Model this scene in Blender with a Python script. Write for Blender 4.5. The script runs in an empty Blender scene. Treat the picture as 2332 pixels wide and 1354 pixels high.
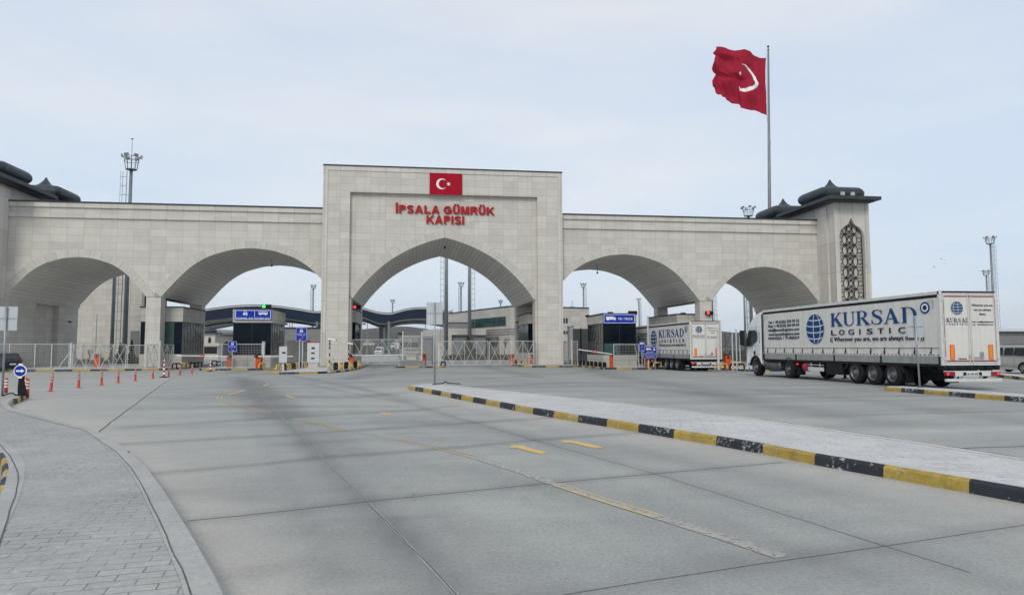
import bpy, math, random
import numpy as np
from mathutils import Vector, Matrix
random.seed(7); rng = np.random.default_rng(7)
S = bpy.context.scene
COL = S.collection
PI = math.pi
# ---------------------------------------------------------------- camera, sky, sun, exposure
CX, CY, CZ, FPX = -3.036, -70.432, 1.7, 1583.876
YAW, PIT, ROL = map(math.radians, (7.985, 4.162, -0.162))
cd = bpy.data.cameras.new('camera'); cam = bpy.data.objects.new('camera', cd); COL.objects.link(cam)
cd.sensor_width = 36; cd.lens = FPX / 2332 * 36; cd.clip_start = .1; cd.clip_end = 20000
cam.location = (CX, CY, CZ)
cam.rotation_euler = (Matrix.Rotation(-YAW, 3, 'Z') @ Matrix.Rotation(PI/2 + PIT, 3, 'X') @ Matrix.Rotation(ROL, 3, 'Z')).to_euler()
S.camera = cam
W = bpy.data.worlds.new("World"); S.world = W; W.use_nodes = True
nt = W.node_tree; N = nt.nodes; LK = nt.links
for n in list(N): N.remove(n)
SUN_EL, SUN_AZ = math.radians(38), math.radians(202)      # azimuth measured from +Y clockwise: behind the camera, to the left
sky = N.new('ShaderNodeTexSky'); sky.sky_type = 'NISHITA'; sky.sun_disc = False
sky.sun_elevation = SUN_EL; sky.sun_rotation = SUN_AZ; sky.air_density = 1.0; sky.dust_density = 3.0; sky.ozone_density = 1.5
tc = N.new('ShaderNodeTexCoord'); sx = N.new('ShaderNodeSeparateXYZ'); LK.new(tc.outputs['Generated'], sx.inputs[0])
mp = N.new('ShaderNodeMapping'); mp.inputs['Scale'].default_value = (1.0, 1.0, 4.2); LK.new(tc.outputs['Generated'], mp.inputs[0])
nz = N.new('ShaderNodeTexNoise'); nz.inputs['Scale'].default_value = 2.1; nz.inputs['Detail'].default_value = 6; nz.inputs['Roughness'].default_value = .5
LK.new(mp.outputs[0], nz.inputs['Vector'])
rp = N.new('ShaderNodeValToRGB'); rp.color_ramp.elements[0].position = .33; rp.color_ramp.elements[1].position = .7
rp.color_ramp.elements[0].color = (.635, .725, .875, 1); rp.color_ramp.elements[1].color = (.80, .82, .875, 1)
LK.new(nz.outputs['Fac'], rp.inputs[0])
hr = N.new('ShaderNodeValToRGB'); hr.color_ramp.elements[0].position = 0.0; hr.color_ramp.elements[1].position = .55
hr.color_ramp.elements[0].color = (1.13, 1.18, 1.15, 1); hr.color_ramp.elements[1].color = (1.0, 1.0, 1.0, 1)
LK.new(sx.outputs['Z'], hr.inputs[0])
mu = N.new('ShaderNodeMixRGB'); mu.blend_type = 'MULTIPLY'; mu.inputs[0].default_value = 1; LK.new(rp.outputs[0], mu.inputs[1]); LK.new(hr.outputs[0], mu.inputs[2])
sc = N.new('ShaderNodeVectorMath'); sc.operation = 'SCALE'; sc.inputs['Scale'].default_value = 10.0; LK.new(mu.outputs[0], sc.inputs[0])
mx = N.new('ShaderNodeMixRGB'); mx.inputs[0].default_value = .93; LK.new(sky.outputs[0], mx.inputs[1]); LK.new(sc.outputs[0], mx.inputs[2])
bg = N.new('ShaderNodeBackground'); bg.inputs['Strength'].default_value = .1; LK.new(mx.outputs[0], bg.inputs[0])
wo = N.new('ShaderNodeOutputWorld'); LK.new(bg.outputs[0], wo.inputs[0])
sd = bpy.data.lights.new('sun', 'SUN'); sd.energy = 1.5; sd.angle = math.radians(18); sd.color = (1, .93, .82)
sun = bpy.data.objects.new('sun', sd); COL.objects.link(sun)
to_sun = Vector((math.sin(SUN_AZ)*math.cos(SUN_EL), math.cos(SUN_AZ)*math.cos(SUN_EL), math.sin(SUN_EL)))
sun.rotation_euler = to_sun.to_track_quat('Z', 'Y').to_euler(); sun.location = (0, -60, 60)
S.view_settings.view_transform = 'Standard'; S.view_settings.look = 'None'; S.view_settings.gamma = 1; S.view_settings.exposure = 0.0
S.cycles.max_bounces = 6; S.cycles.diffuse_bounces = 3; S.cycles.glossy_bounces = 3; S.cycles.transparent_max_bounces = 8

# ---------------------------------------------------------------- geometry of the place
def gz(v):                                   # the yard falls a little towards the gate
    return -.18 * min(1, max(0, (v + 35) / 27.0))
KH = .16                                     # kerb height
def ray(px, py):
    a = px - 1166; b = 677 - py
    a, b = a*math.cos(ROL) - b*math.sin(ROL), a*math.sin(ROL) + b*math.cos(ROL)
    Y = FPX*math.cos(PIT) - b*math.sin(PIT); Z = FPX*math.sin(PIT) + b*math.cos(PIT)
    return (a*math.cos(YAW) + Y*math.sin(YAW), -a*math.sin(YAW) + Y*math.cos(YAW), Z)
def G(px, py, dz=0):                         # measured point of the photograph -> place on the ground
    r = ray(px, py); v = -50.
    for _ in range(60):
        t = (gz(v) + dz - CZ) / r[2]; v = .5*v + .5*(CY + t*r[1])
    return (CX + t*r[0], v)
def V(px, py, v):                            # -> (x, z) in the plane y = v
    r = ray(px, py); t = (v - CY) / r[1]
    return (CX + t*r[0], CZ + t*r[2])
def D(px, dist, py=792):                     # -> (x, y) at a forward distance
    r = ray(px, py); f = r[0]*math.sin(YAW) + r[1]*math.cos(YAW); t = dist / f
    return (CX + t*r[0], CY + t*r[1], CZ + t*r[2])

# ---------------------------------------------------------------- materials
def newmat(name):
    m = bpy.data.materials.new(name); m.use_nodes = True
    return m, m.node_tree.nodes, m.node_tree.links, m.node_tree.nodes['Principled BSDF']
def noise(N, L, scale, detail=4, rough=.55, vec=None, dist=0):
    n = N.new('ShaderNodeTexNoise'); n.inputs['Scale'].default_value = scale; n.inputs['Detail'].default_value = detail
    n.inputs['Roughness'].default_value = rough; n.inputs['Distortion'].default_value = dist
    if vec is not None: L.new(vec, n.inputs['Vector'])
    return n.outputs['Fac']
def ramp(N, L, fac, stops):
    r = N.new('ShaderNodeValToRGB'); e = r.color_ramp.elements
    while len(e) < len(stops): e.new(.5)
    for k, (p, c) in enumerate(stops):
        e[k].position = p; e[k].color = (*c, 1) if len(c) == 3 else c
    L.new(fac, r.inputs[0]); return r.outputs[0]
def mixc(N, L, fac, a, b, mode='MIX'):
    m = N.new('ShaderNodeMixRGB'); m.blend_type = mode
    for k, x in enumerate((fac, a, b)):
        if isinstance(x, (int, float)): m.inputs[k].default_value = x
        elif isinstance(x, tuple): m.inputs[k].default_value = (*x, 1)[:4]
        else: L.new(x, m.inputs[k])
    return m.outputs[0]
def mth(N, L, op, a, b=None, clamp=False):
    m = N.new('ShaderNodeMath'); m.operation = op; m.use_clamp = clamp
    for k, x in enumerate((a, b)):
        if x is None: continue
        if isinstance(x, (int, float)): m.inputs[k].default_value = x
        else: L.new(x, m.inputs[k])
    return m.outputs[0]
def bump(N, L, B, h, s, d=.02):
    b = N.new('ShaderNodeBump'); b.inputs['Strength'].default_value = s; b.inputs['Distance'].default_value = d
    L.new(h, b.inputs['Height']); L.new(b.outputs[0], B.inputs['Normal'])
def objco(N): return N.new('ShaderNodeTexCoord').outputs['Object']
def pm(name, col, rough=.6, metal=0., var=.15, scale=2.0, spec=.5, coat=0., streak=0., dirt=None):
    m, N, L, B = newmat(name); co = objco(N)
    f = noise(N, L, scale, 6, .6, co)
    lo = tuple(max(0, c*(1-var)) for c in col); hi = tuple(min(1, c*(1+var)) for c in col)
    c = ramp(N, L, f, [(.3, lo), (.7, hi)])
    if streak:
        mp = N.new('ShaderNodeMapping'); mp.inputs['Scale'].default_value = (3.5, 3.5, .22); L.new(co, mp.inputs[0])
        s = noise(N, L, 2.0, 5, .6, mp.outputs[0])
        c = mixc(N, L, mth(N, L, 'MULTIPLY', ramp(N, L, s, [(.45, (0, 0, 0)), (.75, (1, 1, 1))]), streak), c, dirt or (.12, .11, .09))
    L.new(c, B.inputs['Base Color'])
    L.new(mth(N, L, 'ADD', mth(N, L, 'MULTIPLY', noise(N, L, scale*3, 3, .5, co), .2), rough-.1, True), B.inputs['Roughness'])
    B.inputs['Metallic'].default_value = metal; B.inputs['Specular IOR Level'].default_value = spec; B.inputs['Coat Weight'].default_value = coat
    return m
def clothmat():
    m, N, L, B = newmat('red flag cloth backlit'); co = objco(N)
    c = ramp(N, L, noise(N, L, .6, 5, .6, co), [(.3, (.40, .022, .05)), (.7, (.47, .03, .065))]); L.new(c, B.inputs['Base Color']); B.inputs['Roughness'].default_value = .9; B.inputs['Specular IOR Level'].default_value = .1
    t = N.new('ShaderNodeBsdfTranslucent'); L.new(mixc(N, L, 1.0, c, (1.0, .9, .9), 'MULTIPLY'), t.inputs[0]); mx_ = N.new('ShaderNodeMixShader'); mx_.inputs[0].default_value = .4
    L.new(B.outputs[0], mx_.inputs[1]); L.new(t.outputs[0], mx_.inputs[2]); L.new(mx_.outputs[0], N['Material Output'].inputs[0]); return m
def emat(name, col, s):
    m, N, L, B = newmat(name); B.inputs['Base Color'].default_value = (*col, 1)
    B.inputs['Emission Color'].default_value = (*col, 1); B.inputs['Emission Strength'].default_value = s; return m
def stone(name, base, bw=1.5, bh=.7, joint=.022, jd=.62, off=0., var=.075, grain=.5):
    m, N, L, B = newmat(name)
    uv = N.new('ShaderNodeUVMap').outputs[0]
    b = N.new('ShaderNodeTexBrick'); b.offset = off; b.squash = 1
    b.inputs['Scale'].default_value = 1; b.inputs['Brick Width'].default_value = bw; b.inputs['Row Height'].default_value = bh
    b.inputs['Mortar Size'].default_value = joint; b.inputs['Mortar Smooth'].default_value = .25
    b.inputs['Color1'].default_value = (*[c*(1-var) for c in base], 1); b.inputs['Color2'].default_value = (*[min(1, c*(1+var)) for c in base], 1)
    b.inputs['Mortar'].default_value = (*[c*jd for c in base], 1); L.new(uv, b.inputs['Vector'])
    n1 = noise(N, L, .9, 5, .6, uv); n2 = noise(N, L, 9, 5, .7, uv)
    c = mixc(N, L, grain, b.outputs['Color'], ramp(N, L, n1, [(.3, (.86, .86, .86)), (.7, (1.08, 1.075, 1.06))]), 'MULTIPLY')
    c = mixc(N, L, .7, c, ramp(N, L, n2, [(.3, (.93, .93, .93)), (.7, (1.05, 1.05, 1.05))]), 'MULTIPLY')
    mp = N.new('ShaderNodeMapping'); mp.inputs['Scale'].default_value = (1.6, .12, 1); L.new(uv, mp.inputs[0])
    st = noise(N, L, 1.3, 5, .6, mp.outputs[0])
    c = mixc(N, L, mth(N, L, 'MULTIPLY', ramp(N, L, st, [(.5, (0, 0, 0)), (.8, (1, 1, 1))]), .2), c, (.2, .19, .16))
    L.new(c, B.inputs['Base Color']); B.inputs['Roughness'].default_value = .75; B.inputs['Specular IOR Level'].default_value = .3
    bump(N, L, B, mth(N, L, 'SUBTRACT', 1, b.outputs['Fac']), .25, .01)
    return m
M = {}
M['stone'] = stone('cladding stone', (.575, .555, .51), joint=.016, jd=.70)
M['stone2'] = stone('plain stone trim', (.585, .565, .52), bw=1.5, bh=3.2)
M['ring'] = stone('arch ring stone', (.555, .535, .49), bw=.95, bh=5)
M['soffit'] = stone('vault planks', (.70, .68, .63), bw=.42, bh=30, joint=.016, jd=.45, var=.04)
M['boothstone'] = stone('booth stone', (.48, .465, .425), bw=1.35, bh=.62, joint=.018, jd=.5)
M['bldstone'] = stone('building stone', (.50, .48, .44), bw=2.4, bh=1.1, joint=.03, jd=.75)
M['slate'] = pm('dark slate metal', (.036, .048, .058), .5, .0, .25, 1.5, spec=.3)
M['coping'] = pm('dark coping metal', (.028, .034, .042), .6, 0, .2, 2, spec=.2)
M['navy'] = pm('navy fascia', (.014, .026, .048), .7, 0, .2, .3, spec=.15)
M['red'] = pm('red lettering', (.40, .018, .022), .6, 0, .1, 3, spec=.15)
M['flag'] = pm('red flag cloth', (.36, .010, .028), .9, 0, .1, 1.5, spec=.08)
M['flagcloth'] = clothmat()
M['white'] = pm('white paint', (.78, .79, .78), .4, 0, .06, 3)
M['gatewhite'] = pm('weathered white gate paint', (.52, .525, .51), .5, 0, .2, 4)
M['galv'] = pm('galvanised steel', (.30, .33, .35), .45, .5, .2, 2)
M['galvl'] = pm('light galvanised sign back', (.50, .53, .55), .45, .35, .08, 2)
M['mast'] = pm('mast steel', (.20, .225, .235), .5, .3, .15, 1)
M['mesh'] = pm('fence wire', (.42, .42, .40), .5, .3, .2, 2)
M['black'] = pm('black paint', (.013, .015, .018), .6, 0, .2, 5, spec=.15)
M['dark'] = pm('dark chassis', (.016, .018, .021), .7, 0, .35, 3, spec=.15)
M['tyre'] = pm('tyre rubber', (.018, .019, .021), .85, 0, .35, 6, spec=.12)
M['rim'] = pm('wheel rim grey', (.16, .17, .18), .5, .5, .3, 9)
M['alloy'] = pm('alloy wheel', (.45, .46, .47), .35, .7, .1, 9)
M['orange'] = pm('barrier orange', (.60, .09, .02), .5, 0, .15, 3, spec=.2, streak=.35)
M['delin'] = pm('delineator orange red', (.50, .055, .035), .5, 0, .12, 6)
M['bandgrey'] = pm('worn reflective band', (.42, .36, .34), .5, 0, .15, 8)
M['ored'] = pm('reflector orange', (.85, .24, .02), .4, 0, .05, 9)
M['yellow'] = pm('hoop yellow', (.60, .40, .13), .5, 0, .2, 6)
M['blue'] = pm('sign blue', (.008, .035, .34), .5, 0, .06, 2, spec=.15)
M['cabinet'] = pm('cabinet grey white', (.55, .57, .57), .45, 0, .06, 3)
M['curtain'] = pm('trailer curtain', (.66, .65, .615), .55, 0, .06, 1.2, spec=.25, streak=.22, dirt=(.25, .24, .21))
M['rail'] = pm('trailer rail', (.62, .63, .62), .4, .1, .12, 5)
M['board'] = pm('aluminium side board', (.36, .375, .37), .42, .4, .14, 1.6, streak=.3)
M['cab'] = pm('cab white', (.74, .76, .77), .28, 0, .05, 1, coat=.4)
M['logoblue'] = pm('curtain print blue', (.012, .062, .19), .7, 0, .12, 3, spec=.12)
M['logodark'] = pm('curtain print dark', (.010, .024, .06), .7, 0, .1, 3, spec=.12)
M['vanpaint'] = pm('grey beige van paint', (.46, .455, .43), .3, .1, .04, 1, coat=.5)
M['carpaint'] = pm('dark blue car paint', (.012, .018, .035), .25, .3, .1, 1, coat=.6)
M['glasswin'] = pm('vehicle glass', (.02, .028, .03), .1, 0, .2, 1, spec=.7)
M['taillight'] = emat('tail light lit', (1, .02, .03), 1.1)
M['tailoff'] = pm('tail light lens', (.22, .012, .02), .25, 0, .1, 5)
M['lamp_g'] = emat('green signal', (.05, .85, .15), 1.1)
M['lamp_r'] = emat('red signal', (1, .06, .06), 1.1)
M['lampoff'] = pm('lamp glass', (.4, .42, .43), .3, 0, .1, 4)
M['tank'] = pm('fuel tank dirty aluminium', (.15, .15, .145), .45, .7, .35, 3)
M['redbox'] = pm('maroon box', (.25, .02, .035), .45, 0, .1, 3)
M['bark'] = pm('bark', (.11, .095, .08), .9, 0, .3, 6)
M['leaf'] = pm('evergreen leaf', (.045, .065, .03), .8, 0, .45, 2)
M['leafd'] = pm('dry shrub', (.12, .11, .065), .9, 0, .4, 2)
M['grass'] = pm('rough grass', (.085, .085, .045), .95, 0, .5, .4, spec=.1)
M['roofwhite'] = pm('white metal roof', (.68, .70, .71), .45, .1, .06, 1)
M['wallgrey'] = pm('grey wall', (.20, .205, .205), .7, 0, .15, .5, streak=.3)
M['cream'] = pm('cream render', (.52, .50, .45), .8, 0, .08, .5)
M['door'] = pm('grey shutter', (.22, .225, .225), .6, .1, .1, 1)
M['greenglass'] = pm('green ribbon glass', (.03, .075, .075), .15, 0, .3, .8, spec=.8)
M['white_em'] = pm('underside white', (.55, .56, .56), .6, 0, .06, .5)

def kerbpaint(name, col, wear):
    m, N, L, B = newmat(name); co = objco(N)
    a = noise(N, L, 13, 8, .68, co, .9); b = noise(N, L, 1.3, 3, .5, co)
    k = mth(N, L, 'ADD', mth(N, L, 'MULTIPLY', a, .75), mth(N, L, 'MULTIPLY', b, .35))
    f = ramp(N, L, k, [(wear, (0, 0, 0)), (wear+.035, (1, 1, 1))])
    c0 = ramp(N, L, noise(N, L, 3.5, 6, .7, co), [(.3, tuple(x*.62 for x in col)), (.68, tuple(min(1, x*1.12) for x in col))])
    c = mixc(N, L, f, c0, ramp(N, L, noise(N, L, 14, 4, .6, co), [(.3, (.26, .255, .24)), (.7, (.46, .45, .43))]))
    g = noise(N, L, 30, 3, .6, co)
    c = mixc(N, L, .5, c, ramp(N, L, g, [(.35, (.72, .72, .72)), (.6, (1.1, 1.1, 1.1))]), 'MULTIPLY')
    L.new(c, B.inputs['Base Color']); B.inputs['Roughness'].default_value = .7; bump(N, L, B, a, .3, .01); return m
M['ky'] = kerbpaint('kerb yellow worn', (.42, .30, .06), .60)
M['kb'] = kerbpaint('kerb black worn', (.020, .024, .032), .615)
def concrete(name, a, b, sc=1.0, bricks=None):
    m, N, L, B = newmat(name); co = N.new('ShaderNodeNewGeometry').outputs['Position']
    n1 = noise(N, L, .22*sc, 5, .6, co); n2 = noise(N, L, 1.4*sc, 6, .65, co); n3 = noise(N, L, 22*sc, 5, .75, co)
    c = ramp(N, L, n1, [(.3, a), (.7, b)])
    c = mixc(N, L, .9, c, ramp(N, L, n2, [(.3, (.88, .885, .89)), (.7, (1.1, 1.1, 1.09))]), 'MULTIPLY')
    c = mixc(N, L, .9, c, ramp(N, L, n3, [(.3, (.80, .80, .80)), (.7, (1.17, 1.17, 1.17))]), 'MULTIPLY')
    h = n3
    if bricks:
        mp = N.new('ShaderNodeMapping'); mp.inputs['Rotation'].default_value = (0, 0, math.radians(bricks[2])); L.new(co, mp.inputs[0])
        wob = N.new('ShaderNodeVectorMath'); wob.operation = 'MULTIPLY_ADD'; 
        nn = N.new('ShaderNodeTexNoise'); nn.inputs['Scale'].default_value = 1.7; L.new(co, nn.inputs['Vector'])
        L.new(nn.outputs['Color'], wob.inputs[0]); wob.inputs[1].default_value = (.05, .05, 0); L.new(mp.outputs[0], wob.inputs[2])
        bt = N.new('ShaderNodeTexBrick'); bt.inputs['Scale'].default_value = 1; bt.inputs['Brick Width'].default_value = bricks[0]; bt.inputs['Row Height'].default_value = bricks[1]
        bt.inputs['Mortar Size'].default_value = .0065; bt.inputs['Mortar Smooth'].default_value = .35; L.new(wob.outputs[0], bt.inputs['Vector'])
        bt.inputs['Color1'].default_value = (.93, .93, .93, 1); bt.inputs['Color2'].default_value = (1.07, 1.07, 1.07, 1); bt.inputs['Mortar'].default_value = (.42, .42, .42, 1)
        # worn: joints vanish in places
        jm = ramp(N, L, noise(N, L, 1.1, 4, .6, co), [(.36, (.12, .12, .12)), (.62, (1, 1, 1))])
        c = mixc(N, L, jm, c, mixc(N, L, 1.0, c, bt.outputs['Color'], 'MULTIPLY'))
        ch = ramp(N, L, noise(N, L, 7, 6, .7, co), [(.60, (0, 0, 0)), (.66, (1, 1, 1))])
        c = mixc(N, L, mth(N, L, 'MULTIPLY', ch, .5), c, (.54, .54, .53))
        h = mth(N, L, 'SUBTRACT', mth(N, L, 'MULTIPLY', n3, .3), mth(N, L, 'MULTIPLY', bt.outputs['Fac'], .7))
    L.new(c, B.inputs['Base Color']); B.inputs['Roughness'].default_value = .78; B.inputs['Specular IOR Level'].default_value = .3
    bump(N, L, B, h, .35, .008); return m
M['paving'] = concrete('stamped paving grey', (.315, .318, .305), (.39, .39, .372), 1, (.30, .135, -9))
M['pavinglight'] = concrete('stamped paving pale', (.46, .46, .45), (.56, .56, .545), 1, (.42, .2, 20))
M['kerbtop'] = concrete('kerb concrete', (.34, .345, .33), (.42, .42, .40), 1)
M['kerbtoplight'] = concrete('kerb concrete pale', (.44, .445, .44), (.54, .54, .53), 1)
M['jointedge'] = concrete('joint edge concrete', (.27, .275, .265), (.33, .33, .315), 1)
M['joint'] = pm('joint filler', (.085, .083, .078), .9, 0, .4, 8)
def paintline(name, col, cover):
    m, N, L, B = newmat(name); co = N.new('ShaderNodeNewGeometry').outputs['Position']
    f = ramp(N, L, noise(N, L, 16, 7, .7, co), [(cover-.03, (1, 1, 1)), (cover+.03, (0, 0, 0))])
    c = ramp(N, L, noise(N, L, 3, 5, .6, co), [(.3, tuple(x*.82 for x in col)), (.7, col)])
    L.new(c, B.inputs['Base Color']); B.inputs['Roughness'].default_value = .7; L.new(f, B.inputs['Alpha']); return m
M['py'] = paintline('yellow road paint', (.66, .46, .15), .74)
M['pyw'] = paintline('yellow worn paint', (.64, .49, .20), .66)
M['pw'] = paintline('pale worn paint', (.50, .48, .42), .50)
M['pg'] = paintline('ground off paint', (.40, .395, .37), .58)

def glassmat(name, col, wave, spec=.3):
    m, N, L, B = newmat(name); uv = N.new('ShaderNodeUVMap').outputs[0]
    c = ramp(N, L, noise(N, L, .6, 3, .5, uv), [(.3, tuple(x*.6 for x in col)), (.7, col)])
    L.new(c, B.inputs['Base Color']); B.inputs['Roughness'].default_value = .06; B.inputs['Specular IOR Level'].default_value = spec
    mp = N.new('ShaderNodeMapping'); mp.inputs['Scale'].default_value = (1.6, .8, 1); L.new(uv, mp.inputs[0])
    bump(N, L, B, noise(N, L, 1.2, 2, .5, mp.outputs[0]), wave, .05); return m
M['glass'] = glassmat('dark booth glass', (.004, .010, .018), .2, .12)
M['glassg'] = glassmat('teal booth glass', (.010, .028, .028), .55, .55)
M['blind'] = pm('teal blind behind glass', (.03, .08, .075), .4, 0, .2, 1)

# ground: one sheet
def groundmat():
    m, N, L, B = newmat('yard concrete'); co = N.new('ShaderNodeNewGeometry').outputs['Position']
    def att(n):
        a = N.new('ShaderNodeAttribute'); a.attribute_name = n; return a.outputs['Fac']
    n0 = noise(N, L, .07, 4, .6, co); n1 = noise(N, L, .45, 6, .62, co, .4); n2 = noise(N, L, 2.6, 6, .7, co); n3 = noise(N, L, 26, 5, .75, co)
    mp = N.new('ShaderNodeMapping'); mp.inputs['Rotation'].default_value = (0, 0, math.radians(12)); mp.inputs['Scale'].default_value = (.10, 1.3, 1); L.new(co, mp.inputs[0])
    ns = noise(N, L, .55, 6, .65, mp.outputs[0], .3)
    c = ramp(N, L, n0, [(.3, (.298, .308, .294)), (.7, (.385, .392, .370))])
    c = mixc(N, L, .9, c, ramp(N, L, n1, [(.25, (.84, .85, .86)), (.75, (1.13, 1.125, 1.11))]), 'MULTIPLY')
    c = mixc(N, L, .85, c, ramp(N, L, ns, [(.3, (.80, .80, .81)), (.7, (1.12, 1.12, 1.11))]), 'MULTIPLY')
    c = mixc(N, L, .9, c, ramp(N, L, n2, [(.3, (.93, .93, .93)), (.7, (1.07, 1.07, 1.07))]), 'MULTIPLY')
    c = mixc(N, L, .95, c, ramp(N, L, n3, [(.28, (.70, .70, .70)), (.72, (1.28, 1.28, 1.28))]), 'MULTIPLY')
    c = mixc(N, L, 1.0, c, ramp(N, L, att('slab'), [(0, (.935, .94, .945)), (1, (1.06, 1.06, 1.05))]), 'MULTIPLY')
    du = mth(N, L, 'MULTIPLY', att('dust'), ramp(N, L, n2, [(.25, (.45, .45, .45)), (.7, (1, 1, 1))]))
    c = mixc(N, L, du, c, ramp(N, L, n3, [(.3, (.375, .355, .315)), (.7, (.50, .48, .44))]))
    st = mth(N, L, 'MULTIPLY', att('stain'), ramp(N, L, n1, [(.2, (.45, .45, .45)), (.7, (1, 1, 1))]), True)
    c = mixc(N, L, st, c, (.105, .11, .112))
    sp = ramp(N, L, noise(N, L, 5.5, 2, .4, co), [(.755, (0, 0, 0)), (.775, (1, 1, 1))])
    c = mixc(N, L, mth(N, L, 'MULTIPLY', sp, .6), c, (.07, .07, .07))
    ea = ramp(N, L, noise(N, L, .02, 6, .6, co), [(.3, (.10, .095, .06)), (.7, (.16, .14, .10))])
    c = mixc(N, L, att('earth'), c, ea)
    L.new(c, B.inputs['Base Color']); B.inputs['Specular IOR Level'].default_value = .35
    L.new(mth(N, L, 'ADD', mth(N, L, 'MULTIPLY', n1, .25), .55), B.inputs['Roughness'])
    bump(N, L, B, n3, .25, .006); return m
M['ground'] = groundmat()

# ---------------------------------------------------------------- mesh helpers
class MB:
    def __init__(s): s.v = []; s.f = []; s.m = []; s.uv = {}; s.mi = 0
    def add(s, vs, fs, uvs=None):
        o = len(s.v); s.v += [tuple(p) for p in vs]
        for k, f in enumerate(fs):
            if uvs is not None: s.uv[len(s.f)] = [uvs[i] for i in f]
            s.f.append([o + i for i in f]); s.m.append(s.mi)
        return s
    def box(s, x0, x1, y0, y1, z0, z1):
        return s.add([(x0,y0,z0),(x1,y0,z0),(x1,y1,z0),(x0,y1,z0),(x0,y0,z1),(x1,y0,z1),(x1,y1,z1),(x0,y1,z1)],
                     [(0,3,2,1),(4,5,6,7),(0,1,5,4),(1,2,6,5),(2,3,7,6),(3,0,4,7)])
    def bar(s, a, b, w, h=None, up=(0,0,1)):
        a = Vector(a); b = Vector(b); d = (b-a).normalized(); u = Vector(up)
        if abs(d.dot(u)) > .98: u = Vector((1,0,0))
        r = d.cross(u).normalized(); u = r.cross(d); h = h or w
        r = r*w/2; u = u*h/2
        vs = [a-r-u, a+r-u, a+r+u, a-r+u, b-r-u, b+r-u, b+r+u, b-r+u]
        return s.add(vs, [(0,3,2,1),(4,5,6,7),(0,1,5,4),(1,2,6,5),(2,3,7,6),(3,0,4,7)][::1])
    def cyl(s, a, b, r0, r1=None, n=10, cap=True):
        a = Vector(a); b = Vector(b); r1 = r0 if r1 is None else r1; d = (b-a).normalized()
        u = Vector((0,0,1)) if abs(d.z) < .9 else Vector((1,0,0)); x = d.cross(u).normalized(); y = d.cross(x)
        vs = []
        for p, r in ((a, r0), (b, r1)):
            for k in range(n): t = 2*PI*k/n; vs.append(p + x*math.cos(t)*r + y*math.sin(t)*r)
        fs = [(k, k+n, (k+1) % n+n, (k+1) % n) for k in range(n)]
        if cap: fs += [tuple(range(n)), tuple(range(2*n-1, n-1, -1))]
        return s.add(vs, fs)
    def tube(s, pts, r, n=6):
        for a, b in zip(pts[:-1], pts[1:]): s.cyl(a, b, r, r, n)
        return s
    def lathe(s, prof, c=(0,0,0), ax='z', n=24, cap=True):       # prof [(r, h)]
        vs = []
        for r, h in prof:
            for k in range(n):
                t = 2*PI*k/n; a, b = r*math.cos(t), r*math.sin(t)
                vs.append((c[0]+a, c[1]+b, c[2]+h) if ax == 'z' else (c[0]+h, c[1]+a, c[2]+b) if ax == 'x' else (c[0]+b, c[1]+h, c[2]+a))
        fs = [(i*n+k, i*n+(k+1) % n, (i+1)*n+(k+1) % n, (i+1)*n+k) for i in range(len(prof)-1) for k in range(n)]
        if cap: fs += [tuple(range(n-1, -1, -1))]
        if cap or cap is None: fs += [tuple((len(prof)-1)*n+k for k in range(n))]
        return s.add(vs, fs)
    def prism(s, poly, fn, t0, t1):                    # poly 2D, fn(a, b, t) -> xyz
        n = len(poly); vs = [fn(a, b, t0) for a, b in poly] + [fn(a, b, t1) for a, b in poly]
        return s.add(vs, [tuple(range(n)), tuple(range(2*n-1, n-1, -1))] + [(k, k+n, (k+1) % n+n, (k+1) % n) for k in range(n)])
    def build(s, name, mats, parent=None, smooth=False, bevel=0, recalc=True):
        me = bpy.data.meshes.new(name); me.from_pydata(s.v, [], s.f); 
        for m in (mats if isinstance(mats, (list, tuple)) else [mats]): me.materials.append(m)
        me.polygons.foreach_set('material_index', s.m)
        if recalc:
            import bmesh
            bm = bmesh.new(); bm.from_mesh(me); bmesh.ops.recalc_face_normals(bm, faces=bm.faces); bm.to_mesh(me); bm.free()
        ul = me.uv_layers.new(name='UVMap'); me.update()
        co = np.zeros(len(me.vertices)*3); me.vertices.foreach_get('co', co); co = co.reshape(-1, 3)
        uvd = np.zeros((len(me.loops), 2))
        for p in me.polygons:
            if p.index in s.uv:
                look = {vi: q for vi, q in zip(s.f[p.index], s.uv[p.index])}
                for li in p.loop_indices: uvd[li] = look[me.loops[li].vertex_index]
            else:
                nx, ny, nz_ = (abs(c) for c in p.normal)
                for li in p.loop_indices:
                    c = co[me.loops[li].vertex_index]
                    uvd[li] = (c[0], c[1]) if nz_ > .75 else ((c[0], c[2]) if ny >= nx else (c[1], c[2]))
        ul.data.foreach_set('uv', uvd.ravel())
        if smooth: me.polygons.foreach_set('use_smooth', [True]*len(me.polygons))
        o = bpy.data.objects.new(name, me); COL.objects.link(o)
        if parent: o.parent = parent
        if bevel:
            b = o.modifiers.new('bevel', 'BEVEL'); b.width = bevel; b.segments = 2; b.limit_method = 'ANGLE'
        return o
def tag(o, label=None, cat=None, group=None, kind=None):
    if label: o['label'] = label
    if cat: o['category'] = cat
    if group: o['group'] = group
    if kind: o['kind'] = kind
    return o
def thing(name, label, cat, loc=(0,0,0), rz=0, group=None):
    o = bpy.data.objects.new(name, None); COL.objects.link(o); o.location = loc; o.rotation_euler = (0,0,rz); o.empty_display_size = .3
    return tag(o, label, cat, group)
def copy_tree(o, parent=None):
    c = o.copy(); COL.objects.link(c); c.parent = parent
    for ch in [x for x in COL.objects if x.parent == o]: copy_tree(ch, c)
    return c
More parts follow.
